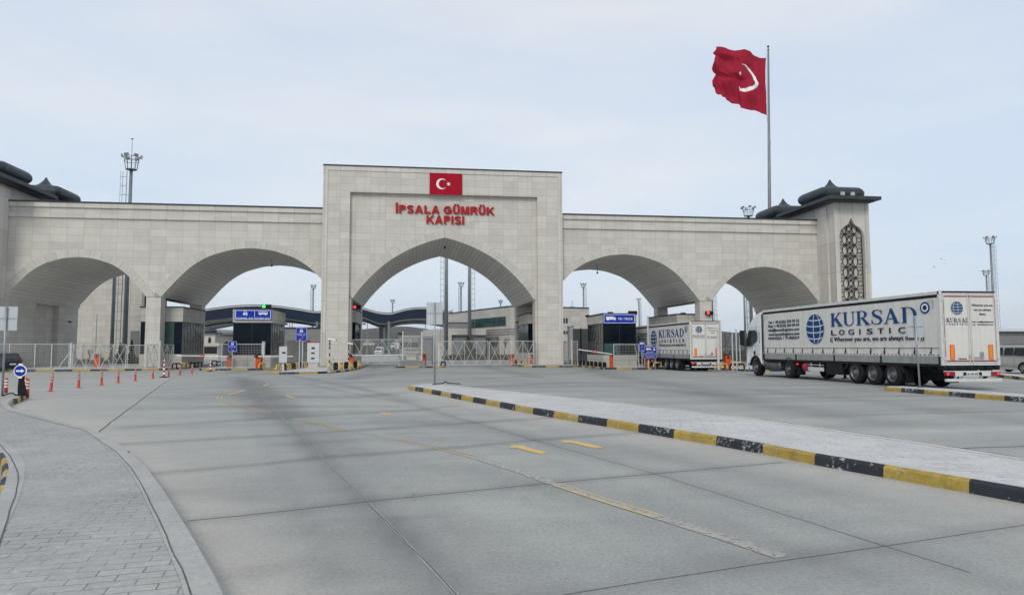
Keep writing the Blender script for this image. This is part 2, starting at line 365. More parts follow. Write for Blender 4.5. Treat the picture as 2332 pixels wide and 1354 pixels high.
def dup(o, loc, rz=None, label=None):
    c = copy_tree(o); c.location = loc
    if rz is not None: c.rotation_euler = (0,0,rz)
    if label: c['label'] = label
    return c
def struct(name, mb, mats, **k): return tag(mb.build(name, mats, **k), kind='structure')
_fc = {}
def text_geo(s, bold=0.0, ext=.004):
    key = (s, bold, ext)
    if key not in _fc:
        cu = bpy.data.curves.new('t', 'FONT'); cu.body = s; cu.size = 1; cu.extrude = 0; cu.offset = bold; cu.align_x = 'LEFT'; cu.resolution_u = 3
        ob = bpy.data.objects.new('t', cu); COL.objects.link(ob)
        dg = bpy.context.evaluated_depsgraph_get(); me = bpy.data.meshes.new_from_object(ob.evaluated_get(dg))
        vs = [tuple(v.co) for v in me.vertices]; fs = [tuple(p.vertices) for p in me.polygons]
        bpy.data.objects.remove(ob); bpy.data.meshes.remove(me)
        _fc[key] = (vs, fs)
    return _fc[key]
def put_text(mb, s, org, xa, ya, h, width=None, bold=0.0, depth=.006, align='l'):
    """cap height h, origin at baseline; width squeezes or stretches the whole line"""
    if bold:
        for i, (a, b) in enumerate(((-1, -.5), (1, .5), (1, -.5), (-1, .5), (0, 0))): put_text(mb, s, Vector(org) + Vector(xa)*(a*bold*h*1.1) + Vector(ya)*(b*bold*h*1.1), xa, ya, h, width, 0, depth + i*.0009, align)
        return
    vs, fs = text_geo(s, 0)
    if not vs: return
    xs = [v[0] for v in vs]; x0, x1 = min(xs), max(xs); sc = h/.70; sxx = (width/(x1-x0)) if width else sc
    w = (x1-x0)*sxx; sh = {'l': 0, 'c': -w/2, 'r': -w}[align]
    org = Vector(org); xa = Vector(xa); ya = Vector(ya); za = xa.cross(ya)
    base = [org + xa*((v[0]-x0)*sxx + sh) + ya*(v[1]*sc) for v in vs]
    n = len(vs)
    from collections import Counter
    ed = Counter(); 
    for f in fs:
        for a, b in zip(f, f[1:]+f[:1]): ed[(min(a, b), max(a, b))] += 1
    side = [(a, b, b+n, a+n) for (a, b), c in ed.items() if c == 1]
    mb.add([p + za*depth for p in base] + base, list(fs) + side)
def lerp(a, b, t): return a + (b-a)*t
def interp(tab, x):
    for (x0, y0), (x1, y1) in zip(tab[:-1], tab[1:]):
        if x <= x1: return lerp(y0, y1, (x-x0)/(x1-x0)) if x1 > x0 else y0
    return tab[-1][1]
def smooth_tab(tab, n=400):
    """monotone-ish smoothing of a table by Catmull-Rom"""
    P = [tab[0]] + list(tab) + [tab[-1]]; out = []
    for i in range(1, len(P)-2):
        for k in range(8):
            t = k/8; p0, p1, p2, p3 = P[i-1], P[i], P[i+1], P[i+2]
            out.append(tuple(.5*((2*p1[j]) + (-p0[j]+p2[j])*t + (2*p0[j]-5*p1[j]+4*p2[j]-p3[j])*t*t + (-p0[j]+3*p1[j]-3*p2[j]+p3[j])*t**3) for j in (0, 1)))
    return out + [tab[-1]]

# ---------------------------------------------------------------- GROUND
def seglist(pts): return list(zip(pts[:-1], pts[1:]))
def dist_poly(U, Vv, pts):
    d = np.full(U.shape, 1e9)
    for (x0, y0), (x1, y1) in seglist(pts):
        dx, dy = x1-x0, y1-y0; t = np.clip(((U-x0)*dx + (Vv-y0)*dy)/(dx*dx+dy*dy+1e-9), 0, 1)
        d = np.minimum(d, np.hypot(U-x0-t*dx, Vv-y0-t*dy))
    return d
near_kerb = [G(*p) for p in [(928,886),(1010,902),(1100,920),(1200,940),(1300,958),(1400,974),(1525,996),(1627,1013),(1740,1034),(1865,1060),(2020,1088),(2205,1122),(2332,1146)]] + [(4.05,-66.5),(4.4,-70),(4.6,-76)]
near_far = [(5.6,-76),(6.2,-70),(5.95,-66)] + [G(*p, KH) for p in [(2332,1040),(2000,990),(1700,948),(1500,925),(1300,903),(1150,888),(1060,879)]] + [(-2.2,-39.4),(-2.9,-39.7)]
walk_edge = [G(*p) for p in [(62,908),(45,916),(28,922),(20,930),(32,944),(70,955),(130,972),(220,995),(300,1050),(340,1090),(375,1140),(405,1190),(440,1250),(470,1305),(500,1360),(530,1430),(565,1530)]] + [(-3.6,-70),(-3.4,-76)]
gu = np.concatenate([np.array([-6000,-3000,-1500,-800,-400,-200,-120,-80,-60]), np.arange(-50,-20,1.0), np.arange(-20,-12,.4), np.arange(-12,10,.16), np.arange(10,40,.6), np.arange(40,60,2), np.array([60,80,120,200,400,800,1500,3000,6000])])
gv = np.concatenate([np.array([-800,-300,-120,-90]), np.arange(-80,-68,1.0), np.arange(-68,-40,.16), np.arange(-40,-8,.4), np.arange(-8,30,1.5), np.arange(30,120,6), np.array([120,160,200,260,400,700,1200,2000,3500,7000])])
U_, V_ = np.meshgrid(gu, gv)
Zg = -.18*np.clip((V_+35)/27, 0, 1)
nu, nv = len(gu), len(gv)
me = bpy.data.meshes.new('ground')
vs = np.stack([U_.ravel(), V_.ravel(), Zg.ravel()], 1)
ii = (np.arange(nv-1)[:, None]*nu + np.arange(nu-1)[None, :]).ravel()
fs = np.stack([ii, ii+1, ii+1+nu, ii+nu], 1)
me.vertices.add(len(vs)); me.vertices.foreach_set('co', vs.ravel())
me.loops.add(fs.size); me.loops.foreach_set('vertex_index', fs.ravel())
me.polygons.add(len(fs)); me.polygons.foreach_set('loop_start', np.arange(len(fs))*4); me.polygons.foreach_set('loop_total', np.full(len(fs), 4)); me.update()
L1 = [G(*p) for p in [(1060,1375),(1040.6,1354),(834.9,1141),(729.7,1038.6),(651,960),(600,905),(552,860)]]
L2 = [G(*p) for p in [(700,875),(938,920),(1079,961.7),(1217,1001.7),(1491,1078),(1850,1191),(2015,1242),(2332,1342)]]
T1 = [G(*p) for p in [(430,1185),(640,1164),(835,1141),(1249,1099.5),(1491,1078),(1785,1051.7)]]
T2 = [G(*p) for p in [(345,1078),(640,1052),(729.7,1041.8),(992.6,1022.6),(1217,1001.7),(1450,985)]]
T0 = [G(*p) for p in [(1200,1368),(1273,1354),(1850,1265.5),(2020,1242),(2332,1195),(2600,1155)]]
T3 = [G(*p) for p in [(260,1012),(600,993),(1079,961.7),(1250,951)]]
T4 = [G(*p) for p in [(300,972),(680,948),(938,934),(1030,924)]]
LD = [G(*p) for p in [(215,992),(260,955),(305,922),(345,893),(390,862),(428,838)]]
TR = [G(*p) for p in [(2172,1021),(2240,1018),(2332,1016),(2500,1010)]]
def band(pts, w, amp): return amp*np.exp(-(dist_poly(U_, V_, pts)/w)**2)
stain = (band(L1, .22, .40) + band(L1, .7, .22) + band(T1, .2, .30) + band(T2, .22, .34) + band(T3, .28, .36) + band(T4, .32, .36) + band(T0, .2, .3) + band(L2, .25, .28))
far = [G(*p) for p in [(560,865),(600,905),(640,945)]]
stain += band(far, .8, .55) + band([G(*p) for p in [(640,852),(800,880),(938,915)]], .35, .4)
for pts, w, a in [([(470,898),(800,905),(1000,885),(1300,870)],.5,.35), ([(480,925),(900,925)],.4,.3), ([(500,880),(900,868),(1100,860)],.8,.25), ([(1350,838),(1400,858),(1560,880),(1700,915),(2000,960)],1.0,.35),
                  ([(1100,862),(1300,850),(1360,840)],.8,.25), ([(1080,880),(1400,878),(1700,905)],.6,.25), ([(800,862),(950,838)],1.0,.3), ([(520,850),(560,845),(640,840)],.7,.45), ([(1700,885),(2000,915),(2332,960)],.6,.25),
                  ([(900,955),(1100,975),(1500,1040),(1800,1100)],.5,.22), ([(700,1010),(1000,1060),(1500,1160),(1900,1300)],.55,.22), ([(600,1100),(800,1250),(900,1354)],.5,.15)]:
    stain += band([G(*p) for p in pts], w, a)
for o_, a_ in ((.55, .16), (.82, .10), (-.75, .12), (2.1, .12), (2.35, .1), (3.0, .08)): stain += band([(x + o_, y) for x, y in L1], .10, a_)
for o_, a_ in ((.9, .12), (1.15, .1), (-.8, .10), (-2.3, .1)): stain += band([(x + o_, y + .3) for x, y in L2], .09, a_)
for pts, w, a in [([(250,1130),(420,1118),(560,1132)],.25,.22), ([(560,1300),(700,1285),(760,1310)],.2,.2), ([(1500,1290),(1640,1275)],.2,.2), ([(900,1180),(1010,1172)],.15,.18), ([(1900,1120),(2100,1160)],.2,.15), ([(700,1010),(820,1000)],.2,.2)]: stain += band([G(*p) for p in pts], w, a)
reg = 1/(1+np.exp(-(U_ - np.interp(V_, [-60,-50,-40,-30,-10], [6.2, 3.2, 0, -3, -6]))/1.2)) * 1/(1+np.exp(-(V_+62)/1.5)) * 1/(1+np.exp((V_-2)/4))
stain += reg*(.17 + .05*np.sin(V_*.9+U_*.35+2*np.sin(U_*.21)) + .05*np.sin(V_*2.7-U_*.5))
stain += .045*(1+np.sin(V_*1.9+U_*.25+1.5*np.sin(U_*.5)))*(V_ > -66)
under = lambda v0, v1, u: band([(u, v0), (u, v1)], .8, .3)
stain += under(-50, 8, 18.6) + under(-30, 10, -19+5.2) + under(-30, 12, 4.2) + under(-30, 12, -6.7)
dust = .85*np.exp(-(dist_poly(U_, V_, walk_edge)/.55)**2) + .45*np.exp(-(dist_poly(U_, V_, walk_edge)/1.5)**2) + .75*np.exp(-(dist_poly(U_, V_, near_kerb)/.7)**2) + .38*np.exp(-(dist_poly(U_, V_, near_kerb)/2.0)**2)
# the pale wedge left of the diagonal joint
lx = np.interp(V_, [p[1] for p in LD], [p[0] for p in LD]); dust += np.where((U_ < lx) & (V_ > -56) & (V_ < -12), .38, 0)
dust += .12*np.exp(-(dist_poly(U_, V_, [(-30,-13),(30,-13)])/4)**2)
earth = ((np.abs(U_) > 62) | (V_ > 230) | (V_ < -150)).astype(float)
lu = np.interp(V_, [p[1] for p in L1[::-1]][::-1] if False else sorted(p[1] for p in L1), [p[0] for p in sorted(L1, key=lambda q: q[1])]); lu2 = np.interp(V_, sorted(p[1] for p in L2), [p[0] for p in sorted(L2, key=lambda q: q[1])])
ci = (U_ > lu).astype(int) + (U_ > lu2).astype(int)*2 + np.floor((U_ > lu2+4.5)*1.0).astype(int)*4; cj = np.floor((V_ + .85 - .33*(U_ + 3.5) + 62.4)/3.35).astype(int)
slab = (np.sin(ci*12.99 + cj*78.23)*43758.5) % 1.0
slab = .5 + (slab-.5)*.9; slab = np.where((V_ > -70) & (V_ < -10), slab, .5)
for nm, arr in (('slab', slab), ('stain', np.clip(stain*1.05, 0, .85)), ('dust', np.clip(dust, 0, .95)), ('earth', earth)):
    a = me.attributes.new(nm, 'FLOAT', 'POINT'); a.data.foreach_set('value', arr.ravel().astype(np.float32))
me.materials.append(M['ground'])
go = bpy.data.objects.new('ground', me); COL.objects.link(go); tag(go, kind='structure')

def ribbon(mb, pts, w, dz=.004, w1=None):
    P = [Vector((p[0], p[1], 0)) for p in pts]; n = len(P); L_, R_ = [], []
    for i, p in enumerate(P):
        d = (P[min(i+1, n-1)] - P[max(i-1, 0)]).normalized(); s_ = Vector((-d.y, d.x, 0)); ww = lerp(w, w1 if w1 else w, i/(n-1))
        for lst, sg in ((L_, 1), (R_, -1)):
            q = p + s_*sg*ww/2; lst.append((q.x, q.y, gz(q.y)+dz))
    mb.add(L_ + R_, [(i, i+1, n+i+1, n+i) for i in range(n-1)]); return mb
def resample(pts, step):
    out = [Vector(pts[0][:2])]; acc = 0
    for a, b in seglist(pts):
        a = Vector(a[:2]); b = Vector(b[:2]); L_ = (b-a).length; t = step - acc
        while t < L_: out.append(a + (b-a)*(t/L_)); t += step
        acc = (acc + L_) % step
    return out
def offs(pts, d):
    P = [Vector(p[:2]) for p in pts]; n = len(P); out = []
    for i, p in enumerate(P):
        t = (P[min(i+1, n-1)] - P[max(i-1, 0)]).normalized(); out.append((p.x - t.y*d, p.y + t.x*d))
    return out
def wob(pts, amp, step=.5):
    P = resample(pts, step); return [(p.x + rng.normal(0, amp), p.y + rng.normal(0, amp)) for p in P]
lj = MB()
for pts, w in ((L1, .034), (T1, .02)): ribbon(lj, wob(pts, .003), w, .003)
struct('joint_edge', lj, M['jointedge'], recalc=False)
jm = MB()
for pts, w in ((L1, .010), (L2, .008), (T1, .006), (T2, .008), (T0, .008), (T3, .008)): ribbon(jm, wob(pts, .004), w, .004)
ribbon(jm, wob(LD, .012), .030, .004); ribbon(jm, wob(TR, .008), .035, .004)
ribbon(jm, [G(310,896), G(335,896)], .05)
for u in (-9.5, -1.5, 3.5, 9.2, 14.0): ribbon(jm, [(u-1.2, -38), (u, -14)], .02)
for v in (-42, -38, -33.5, -29, -24.5, -20): ribbon(jm, [(-15, v-.6), (14.5, v+1.5)], .02)
for v in (-49, -54.5): ribbon(jm, [(3.5 if v > -50 else 6, v), (15, v+1)], .02)
struct('road_joint', jm, M['joint'], recalc=False)

# painted markings
def markpoly(mb, pts, dz=.006):
    g = [G(*p) for p in pts]; mb.add([(x, y, gz(y)+dz) for x, y in g], [tuple(range(len(g)))])
A1 = [(900+x/3.887, 860+y/3.887) for x, y in [(1010,618),(1020,600),(1050,597),(1165,604),(1150,612),(1250,637),(1360,664),(1285,674),(1200,655),(1085,623)]]
A2 = [(900+x/3.887, 860+y/3.887) for x, y in [(1478,573),(1482,553),(1540,554),(1605,562),(1700,583),(1850,613),(1780,627),(1650,598),(1560,577)]]
A3 = [(480+x/5.07, 840+y/5.07) for x, y in [(1945,507),(1975,503),(2105,518),(2070,530),(2020,526)]]
A4 = [(480+x/5.07, 840+y/5.07) for x, y in [(848,311),(885,309),(975,326),(940,333)]]
for pts, nm in ((A1, ''), (A2, ''), (A3, ''), (A4, '')):
    mb = MB(); markpoly(mb, pts); struct('arrow_marking', mb, M['py'], recalc=False)
Yc = [G(*p) for p in [(1783,1268),(1640,1221),(1500,1177),(1380,1140),(1270,1104),(1170,1069),(1080,1041),(1000,1020),(900,1000),(790,980),(675,954),(612,941),(575,931),(540,922),(510,914),(499,908),(500,903),(520,897),(545,890),(562,886)]]
mb = MB()
mid = [G(*p) for p in [(1783,1268),(1640,1221),(1500,1177)]]
mb.mi = 1; ribbon(mb, Yc[:3], .17, .004, .16); ribbon(mb, Yc[4:7], .13, .004); ribbon(mb, Yc[2:5], .12, .0045)
mb.mi = 0
for sgn in (-.065, .065):
    o = offs(Yc, sgn); ribbon(mb, o[2:5], .03, .0075); ribbon(mb, o[6:9], .022, .0075); ribbon(mb, o[9:11], .028, .0075); ribbon(mb, o[11:19], .03, .0075)
    mb.mi = 2; ribbon(mb, o[0:3], .035, .0065); ribbon(mb, o[4:7], .03, .0065); ribbon(mb, o[8:10], .03, .0065); mb.mi = 0
ribbon(mb, [G(600,879), G(612,873.5)], .10); ribbon(mb, [G(521,899.5), G(558,888.5)], .10, .0095)
mb.mi = 2; ribbon(mb, [G(524,876), G(534,876)], .2)
for (a, b) in [((2068,932),(2160,942)), ((2190,948),(2332,965)), ((1855,905),(1930,913)), ((1650,886),(1718,893))]: ribbon(mb, [G(*a), G(*b)], .08)
struct('lane_marking', mb, [M['pyw'], M['pg'], M['pw']], recalc=False)
mb = MB()
for r_, (y0, y1) in enumerate(((855.5, 854.0), (858.5, 857.0))):
    for k in range(20 if r_ == 0 else 12):
        px = 476 + k*6.6 + rng.uniform(-1, 1); py = y0 + (y1-y0)*k/20; a = G(px, py); mb.add([(a[0], a[1], gz(a[1])+.006), (a[0]+.17, a[1]+.02, gz(a[1])+.006), (a[0]+.28, a[1]+1.1, gz(a[1])+.006), (a[0]+.10, a[1]+1.1, gz(a[1])+.006)], [(0,1,2,3)])
struct("rumble_marking", mb, M["pw"], recalc=False)

# islands with painted kerbs
def tri_fill(outline, z_of):
    from mathutils.geometry import tessellate_polygon
    P = [Vector((p[0], p[1], 0)) for p in outline]; t = tessellate_polygon([P])
    return [(p.x, p.y, z_of(p.y)) for p in P], [tuple(x) for x in t]
def island(name, outline, painted, top, kerbtop, step=1.1, kw=.16, phase=0, closed=True, h=KH, start=0):
    """outline clockwise or not; painted=[i0,i1] range of outline vertices whose kerb is painted"""
    root = tag(thing(name, None, None), kind='structure'); 
    area = sum(a[0]*b[1]-b[0]*a[1] for a, b in zip(outline, outline[1:]+outline[:1]))
    if area > 0: pass
    sgn = 1 if area > 0 else -1                     # interior on the left if ccw
    outline = [tuple(q[:2]) for q in outline]; ring = outline + [outline[0]]
    P = resample(ring, step/4); n = len(P)
    # inward normals, closed
    def nrm(i):
        t = (P[(i+1) % n] - P[(i-1) % n]).normalized(); return Vector((-t.y, t.x))*sgn
    k1 = MB(); k2 = MB()
    def prof(i, d, z):
        q = P[i % n] + nrm(i % n)*d; return (q.x, q.y, gz(q.y)+z)
    for i in range(n):
        j = i+1
        col = ((i+phase)//4) % 2
        painted_here = painted is None or painted(P[i])
        mbx = k1; mbx.mi = col if painted_here else 2
        pr = [(0, -.05), (.012, h-.035), (.04, h), (kw*.55, h+.001)]
        for (d0, z0), (d1, z1) in zip(pr[:-1], pr[1:]): mbx.add([prof(i,d0,z0), prof(j,d0,z0), prof(j,d1,z1), prof(i,d1,z1)], [(0,1,2,3)])
        k2.add([prof(i,kw*.55,h+.001), prof(j,kw*.55,h+.001), prof(j,kw+.12,h+.002), prof(i,kw+.12,h+.002)], [(0,1,2,3)])
    inner = [prof(i, kw+.12, 0) for i in range(0, n)]
    sp, tf = tri_fill([(p[0], p[1]) for p in inner], lambda y: gz(y)+h-.001)
    # refill on slope: fine because tops are nearly planar
    t = MB(); t.add(sp, tf)
    k1.build('kerb', [M['kb'], M['ky'], M[kerbtop]], root); k2.build('kerb_top', M[kerbtop], root, recalc=True); t.build('paving', M[top], root)
    return root
island('traffic_island', near_kerb + near_far, lambda p: True, 'pavinglight', 'kerbtoplight', 1.1, phase=4)
wl = [(-17.0,-43.0),(-18.6,-43.6),(-19.2,-47),(-17.8,-50),(-15.0,-53.5),(-12.2,-56.4)] + [G(*p) for p in [(-90,1000),(-40,1025),(-12,1048),(1,1072),(3,1095),(-6,1130),(-30,1185),(-75,1260),(-130,1380)]] + [(-6.6,-70),(-6.5,-76)]
island('pavement', list(reversed(wl)) + walk_edge, lambda p: p.y > -47.0 or (p.x < -7.2 and p.y < -59 and p.y > -63), 'paving', 'kerbtop', .62, kw=.13, h=.16, phase=1)
# light kerb band of the pavement with its dark seams
mb = MB(); ie = offs(walk_edge, -.42 if True else .42)
chk = offs(walk_edge[7:15], .42)
side = 1 if (Vector(chk[3]) - Vector((-12, -60))).length < (Vector(offs(walk_edge[7:15], -.42)[3]) - Vector((-12, -60))).length else -1
def lift(mb, pts, w, dz):
    n = len(mb.v); ribbon(mb, pts, w, dz)
cu = offs(walk_edge, side*.215)
ribbon(mb, wob(resample(cu[3:], .15), .004, .35), .009, .166)
seam2 = [G(*p, .16) for p in [(-40,990),(0,1012),(25,1040),(42,1080),(38,1120),(18,1180),(0,1232),(-20,1290)]]
ribbon(mb, wob(seam2, .004, .35), .011, .166)
struct('pavement_joint', mb, M['joint'], recalc=False)
mb = MB(); ribbon(mb, resample(offs(walk_edge, side*.15)[4:], .3), .115, .163); struct('kerb_strip', mb, M['kerbtop'], recalc=False)
island('traffic_island', [(15.05,-60),(15.45,-51.2),(15.25,-47),(15.1,-45.5),(15.5,-44.9),(16.2,-45.0),(16.75,-47),(17.0,-52),(17.0,-60)], lambda p: True, 'pavinglight', 'kerbtoplight', 1.1, phase=2)
island('traffic_island', [(31.6,-31.6),(30.9,-32.2),(27.7,-38.7),(25.5,-45),(26.9,-45),(29.0,-38.4),(32.2,-32.2)], lambda p: True, 'pavinglight', 'kerbtoplight', 1.1)
gi = [[(-60,-9),(-45,-7.6),(-33,-5.6),(-26.5,-4.6),(-25.2,-4.0),(-24.9,-2),(-24.9,18),(-60,18)],
      [(-21.8,-5.6),(-20.9,-6.2),(-16.2,-6.2),(-15.3,-5.2),(-15.2,14),(-21.9,14)],
      [(-13.2,-18.6),(-12.8,-19.2),(-10,-18.4),(-9.1,-17.2),(-8.3,-12),(-8.0,-4),(-8.0,18),(-13.4,18),(-13.5,-4)],
      [(-4.8,-1.2),(-4.5,-1.9),(-.4,-1.9),(0,-1.4),(.2,8),(-4.8,8)],
      [(7.6,-2.6),(8.3,-3.3),(12.3,-3.4),(13.0,-2.8),(13.2,18),(7.7,18)],
      [(13.3,-11.6),(14.1,-12.8),(17.0,-13.0),(17.35,-12.4),(17.3,10),(13.3,10)],
      [(21.8,-20.5),(22.3,-21.5),(24.2,-21.5),(24.9,-20),(25.0,-3),(31,-2),(31,18),(21.8,18)]]
for k, o in enumerate(gi): island('traffic_island', o, lambda p: p.y < 6, 'pavinglight', 'kerbtop', 1.35, phase=[1,3,5,0,5,0,2][k])

# ---------------------------------------------------------------- THE GATE
Wb, Hb, rec, Uo, Ho, sb, Hw, Uw, DD, Sc, Sw = 12.12, 19.98, .458, 9.529, 17.372, .67, 15.70, 41.274, 15.28, 6.69, 6.714
gate = thing('customs_gate', 'pale stone clad border gateway with a pointed central arch, four side arches and red lettering', 'gateway')
cen = smooth_tab([(0,13.0),(1.2,12.68),(2.38,12.27),(3.57,11.74),(4.76,11.08),(5.95,10.26),(7.12,9.2),(8.3,7.92),(9.2,Sc)])
wng = smooth_tab([(0,1),(.2,.967),(.35,.90),(.5,.805),(.66,.63),(.78,.435),(.89,.225),(1,0)])
def arch_c(u): return interp(cen, abs(u))
def arch_w(c, a, rise):
    return lambda u: Sw + rise*interp(wng, min(1, abs(u-c)/a))
def arch_wall(mb, u0, u1, zf, ztop, v0, v1, n=64, faces='fb'):
    us = [lerp(u0, u1, i/n) for i in range(n+1)]
    for a, b in zip(us[:-1], us[1:]):
        if 'f' in faces: mb.add([(a,v0,zf(a)),(b,v0,zf(b)),(b,v0,ztop),(a,v0,ztop)], [(0,1,2,3)])
        if 'b' in faces: mb.add([(a,v1,zf(a)),(a,v1,ztop),(b,v1,ztop),(b,v1,zf(b))], [(0,1,2,3)])
def curve_pts(c, a, zf, n=64):
    us = [c - a*math.cos(PI*i/n) for i in range(n+1)]
    return [(u, zf(u)) for u in us]
def vault(pts, v0, v1, parent):
    mb = MB(); s_ = 0
    for (a, za), (b, zb) in zip(pts[:-1], pts[1:]):
        L_ = math.hypot(b-a, zb-za)
        mb.add([(a,v0,za),(b,v0,zb),(b,v1,zb),(a,v1,za)], [(0,1,2,3)], [(s_, v0+8),(s_+L_, v0+8),(s_+L_, v1+8),(s_, v1+8)]); s_ += L_
    return mb.build('vault', M['soffit'], parent, recalc=False)
def ring(pts, w, v, umin, umax, parent, proud=.05):
    """archivolt band outside the curve"""
    n = len(pts); out = []
    for i, (u, z) in enumerate(pts):
        a = pts[max(i-1, 0)]; b = pts[min(i+1, n-1)]; t = Vector((b[0]-a[0], b[1]-a[1])).normalized(); nn = Vector((-t.y, t.x))
        q = Vector((u, z)) + nn*w; out.append((min(max(q.x, umin), umax), q.y))
    out[0] = (min(max(pts[0][0]-w*1.35, umin), umax), pts[0][1]); out[-1] = (min(max(pts[-1][0]+w*1.35, umin), umax), pts[-1][1])
    mb = MB(); s_ = 0
    for i in range(n-1):
        (a, za), (b, zb) = pts[i], pts[i+1]; (c, zc), (d, zd) = out[i], out[i+1]; L_ = math.hypot(b-a, zb-za)
        f = v-proud; uv = lambda *q: list(q)
        mb.add([(a,f,za),(b,f,zb),(d,f,zd),(c,f,zc)], [(0,1,2,3)], [(s_,.3),(s_+L_,.3),(s_+L_,.3+w),(s_,.3+w)])
        mb.add([(c,f,zc),(d,f,zd),(d,v+.02,zd),(c,v+.02,zc)], [(0,1,2,3)], [(s_,.3),(s_+L_,.3),(s_+L_,.4),(s_,.4)])
        mb.add([(a,f,za),(a,v+.01,za),(b,v+.01,zb),(b,f,zb)], [(0,1,2,3)], [(s_,.3),(s_,.4),(s_+L_,.4),(s_+L_,.3)]); s_ += L_
    return mb.build('arch_ring', M['ring'], parent, recalc=False)
# central block: frame, recessed field, back, sides, top
bk = MB()
for s_ in (-1, 1):
    x0, x1 = sorted((s_*Uo, s_*Wb)); bk.box(x0, x1, 0, rec+.6, Sc, Hb)
bk.box(-Uo, Uo, 0, rec+.6, Ho, Hb)
bk.box(-Wb, Wb, DD-.6, DD, Ho, Hb)
arch_wall(bk, -9.2, 9.2, arch_c, Ho, rec, DD-.3, 96)
for s_ in (-1, 1):
    x0, x1 = sorted((s_*9.2, s_*Uo)); bk.box(x0, x1, rec, rec+.55, Sc, Ho); x0, x1 = sorted((s_*9.2, s_*Wb)); bk.box(x0, x1, DD-.6, DD, Sc, Ho)
    x0, x1 = sorted((s_*(Wb-.5), s_*Wb)); bk.box(x0, x1, rec+.6, DD-.6, Sc, Hb)
    x0, x1 = sorted((s_*9.2, s_*(Wb-.5))); bk.box(x0, x1, rec+.6, DD-.6, Sc, Sc+.4)
bk.box(-Wb+.5, Wb-.5, rec+.6, DD-.6, Hb-.5, Hb-.06)
bk.build('central_block', M['stone'], gate)
fr = MB()
for s_ in (-1, 1):
    x0, x1 = sorted((s_*(Wb-.42), s_*(Wb+.05))); fr.box(x0, x1, -.06, .0-.002, 0.0, Hb)
fr.box(-Wb+.42, Wb-.42, -.06, -.002, Hb-.45, Hb)
fr.build('frame_band', M['stone2'], gate)
cp = MB(); cp.box(-Wb-.08, Wb+.08, -.12, DD+.1, Hb, Hb+.12); cp.build('coping', M['coping'], gate)
cpts = curve_pts(0, 9.2, arch_c, 96)
vault(cpts, rec, DD, gate); ring(cpts, .78, rec, -Uo+.01, Uo-.01, gate)
for s_ in (-1, 1):
    mb = MB(); x0, x1 = sorted((s_*Uo, s_*Wb)); mb.box(x0, x1, 0, 2.3, 0, Sc)
    x0, x1 = sorted((s_*9.33, s_*Uo)); mb.box(x0, x1, rec, 2.1, 0, Sc); mb.build('pier', M['stone'], gate)
    mb = MB(); x0, x1 = sorted((s_*9.3, s_*Wb)); mb.box(x0, x1, DD-1.6, DD-.02, 0, Sc); mb.build('pier', M['stone'], gate)
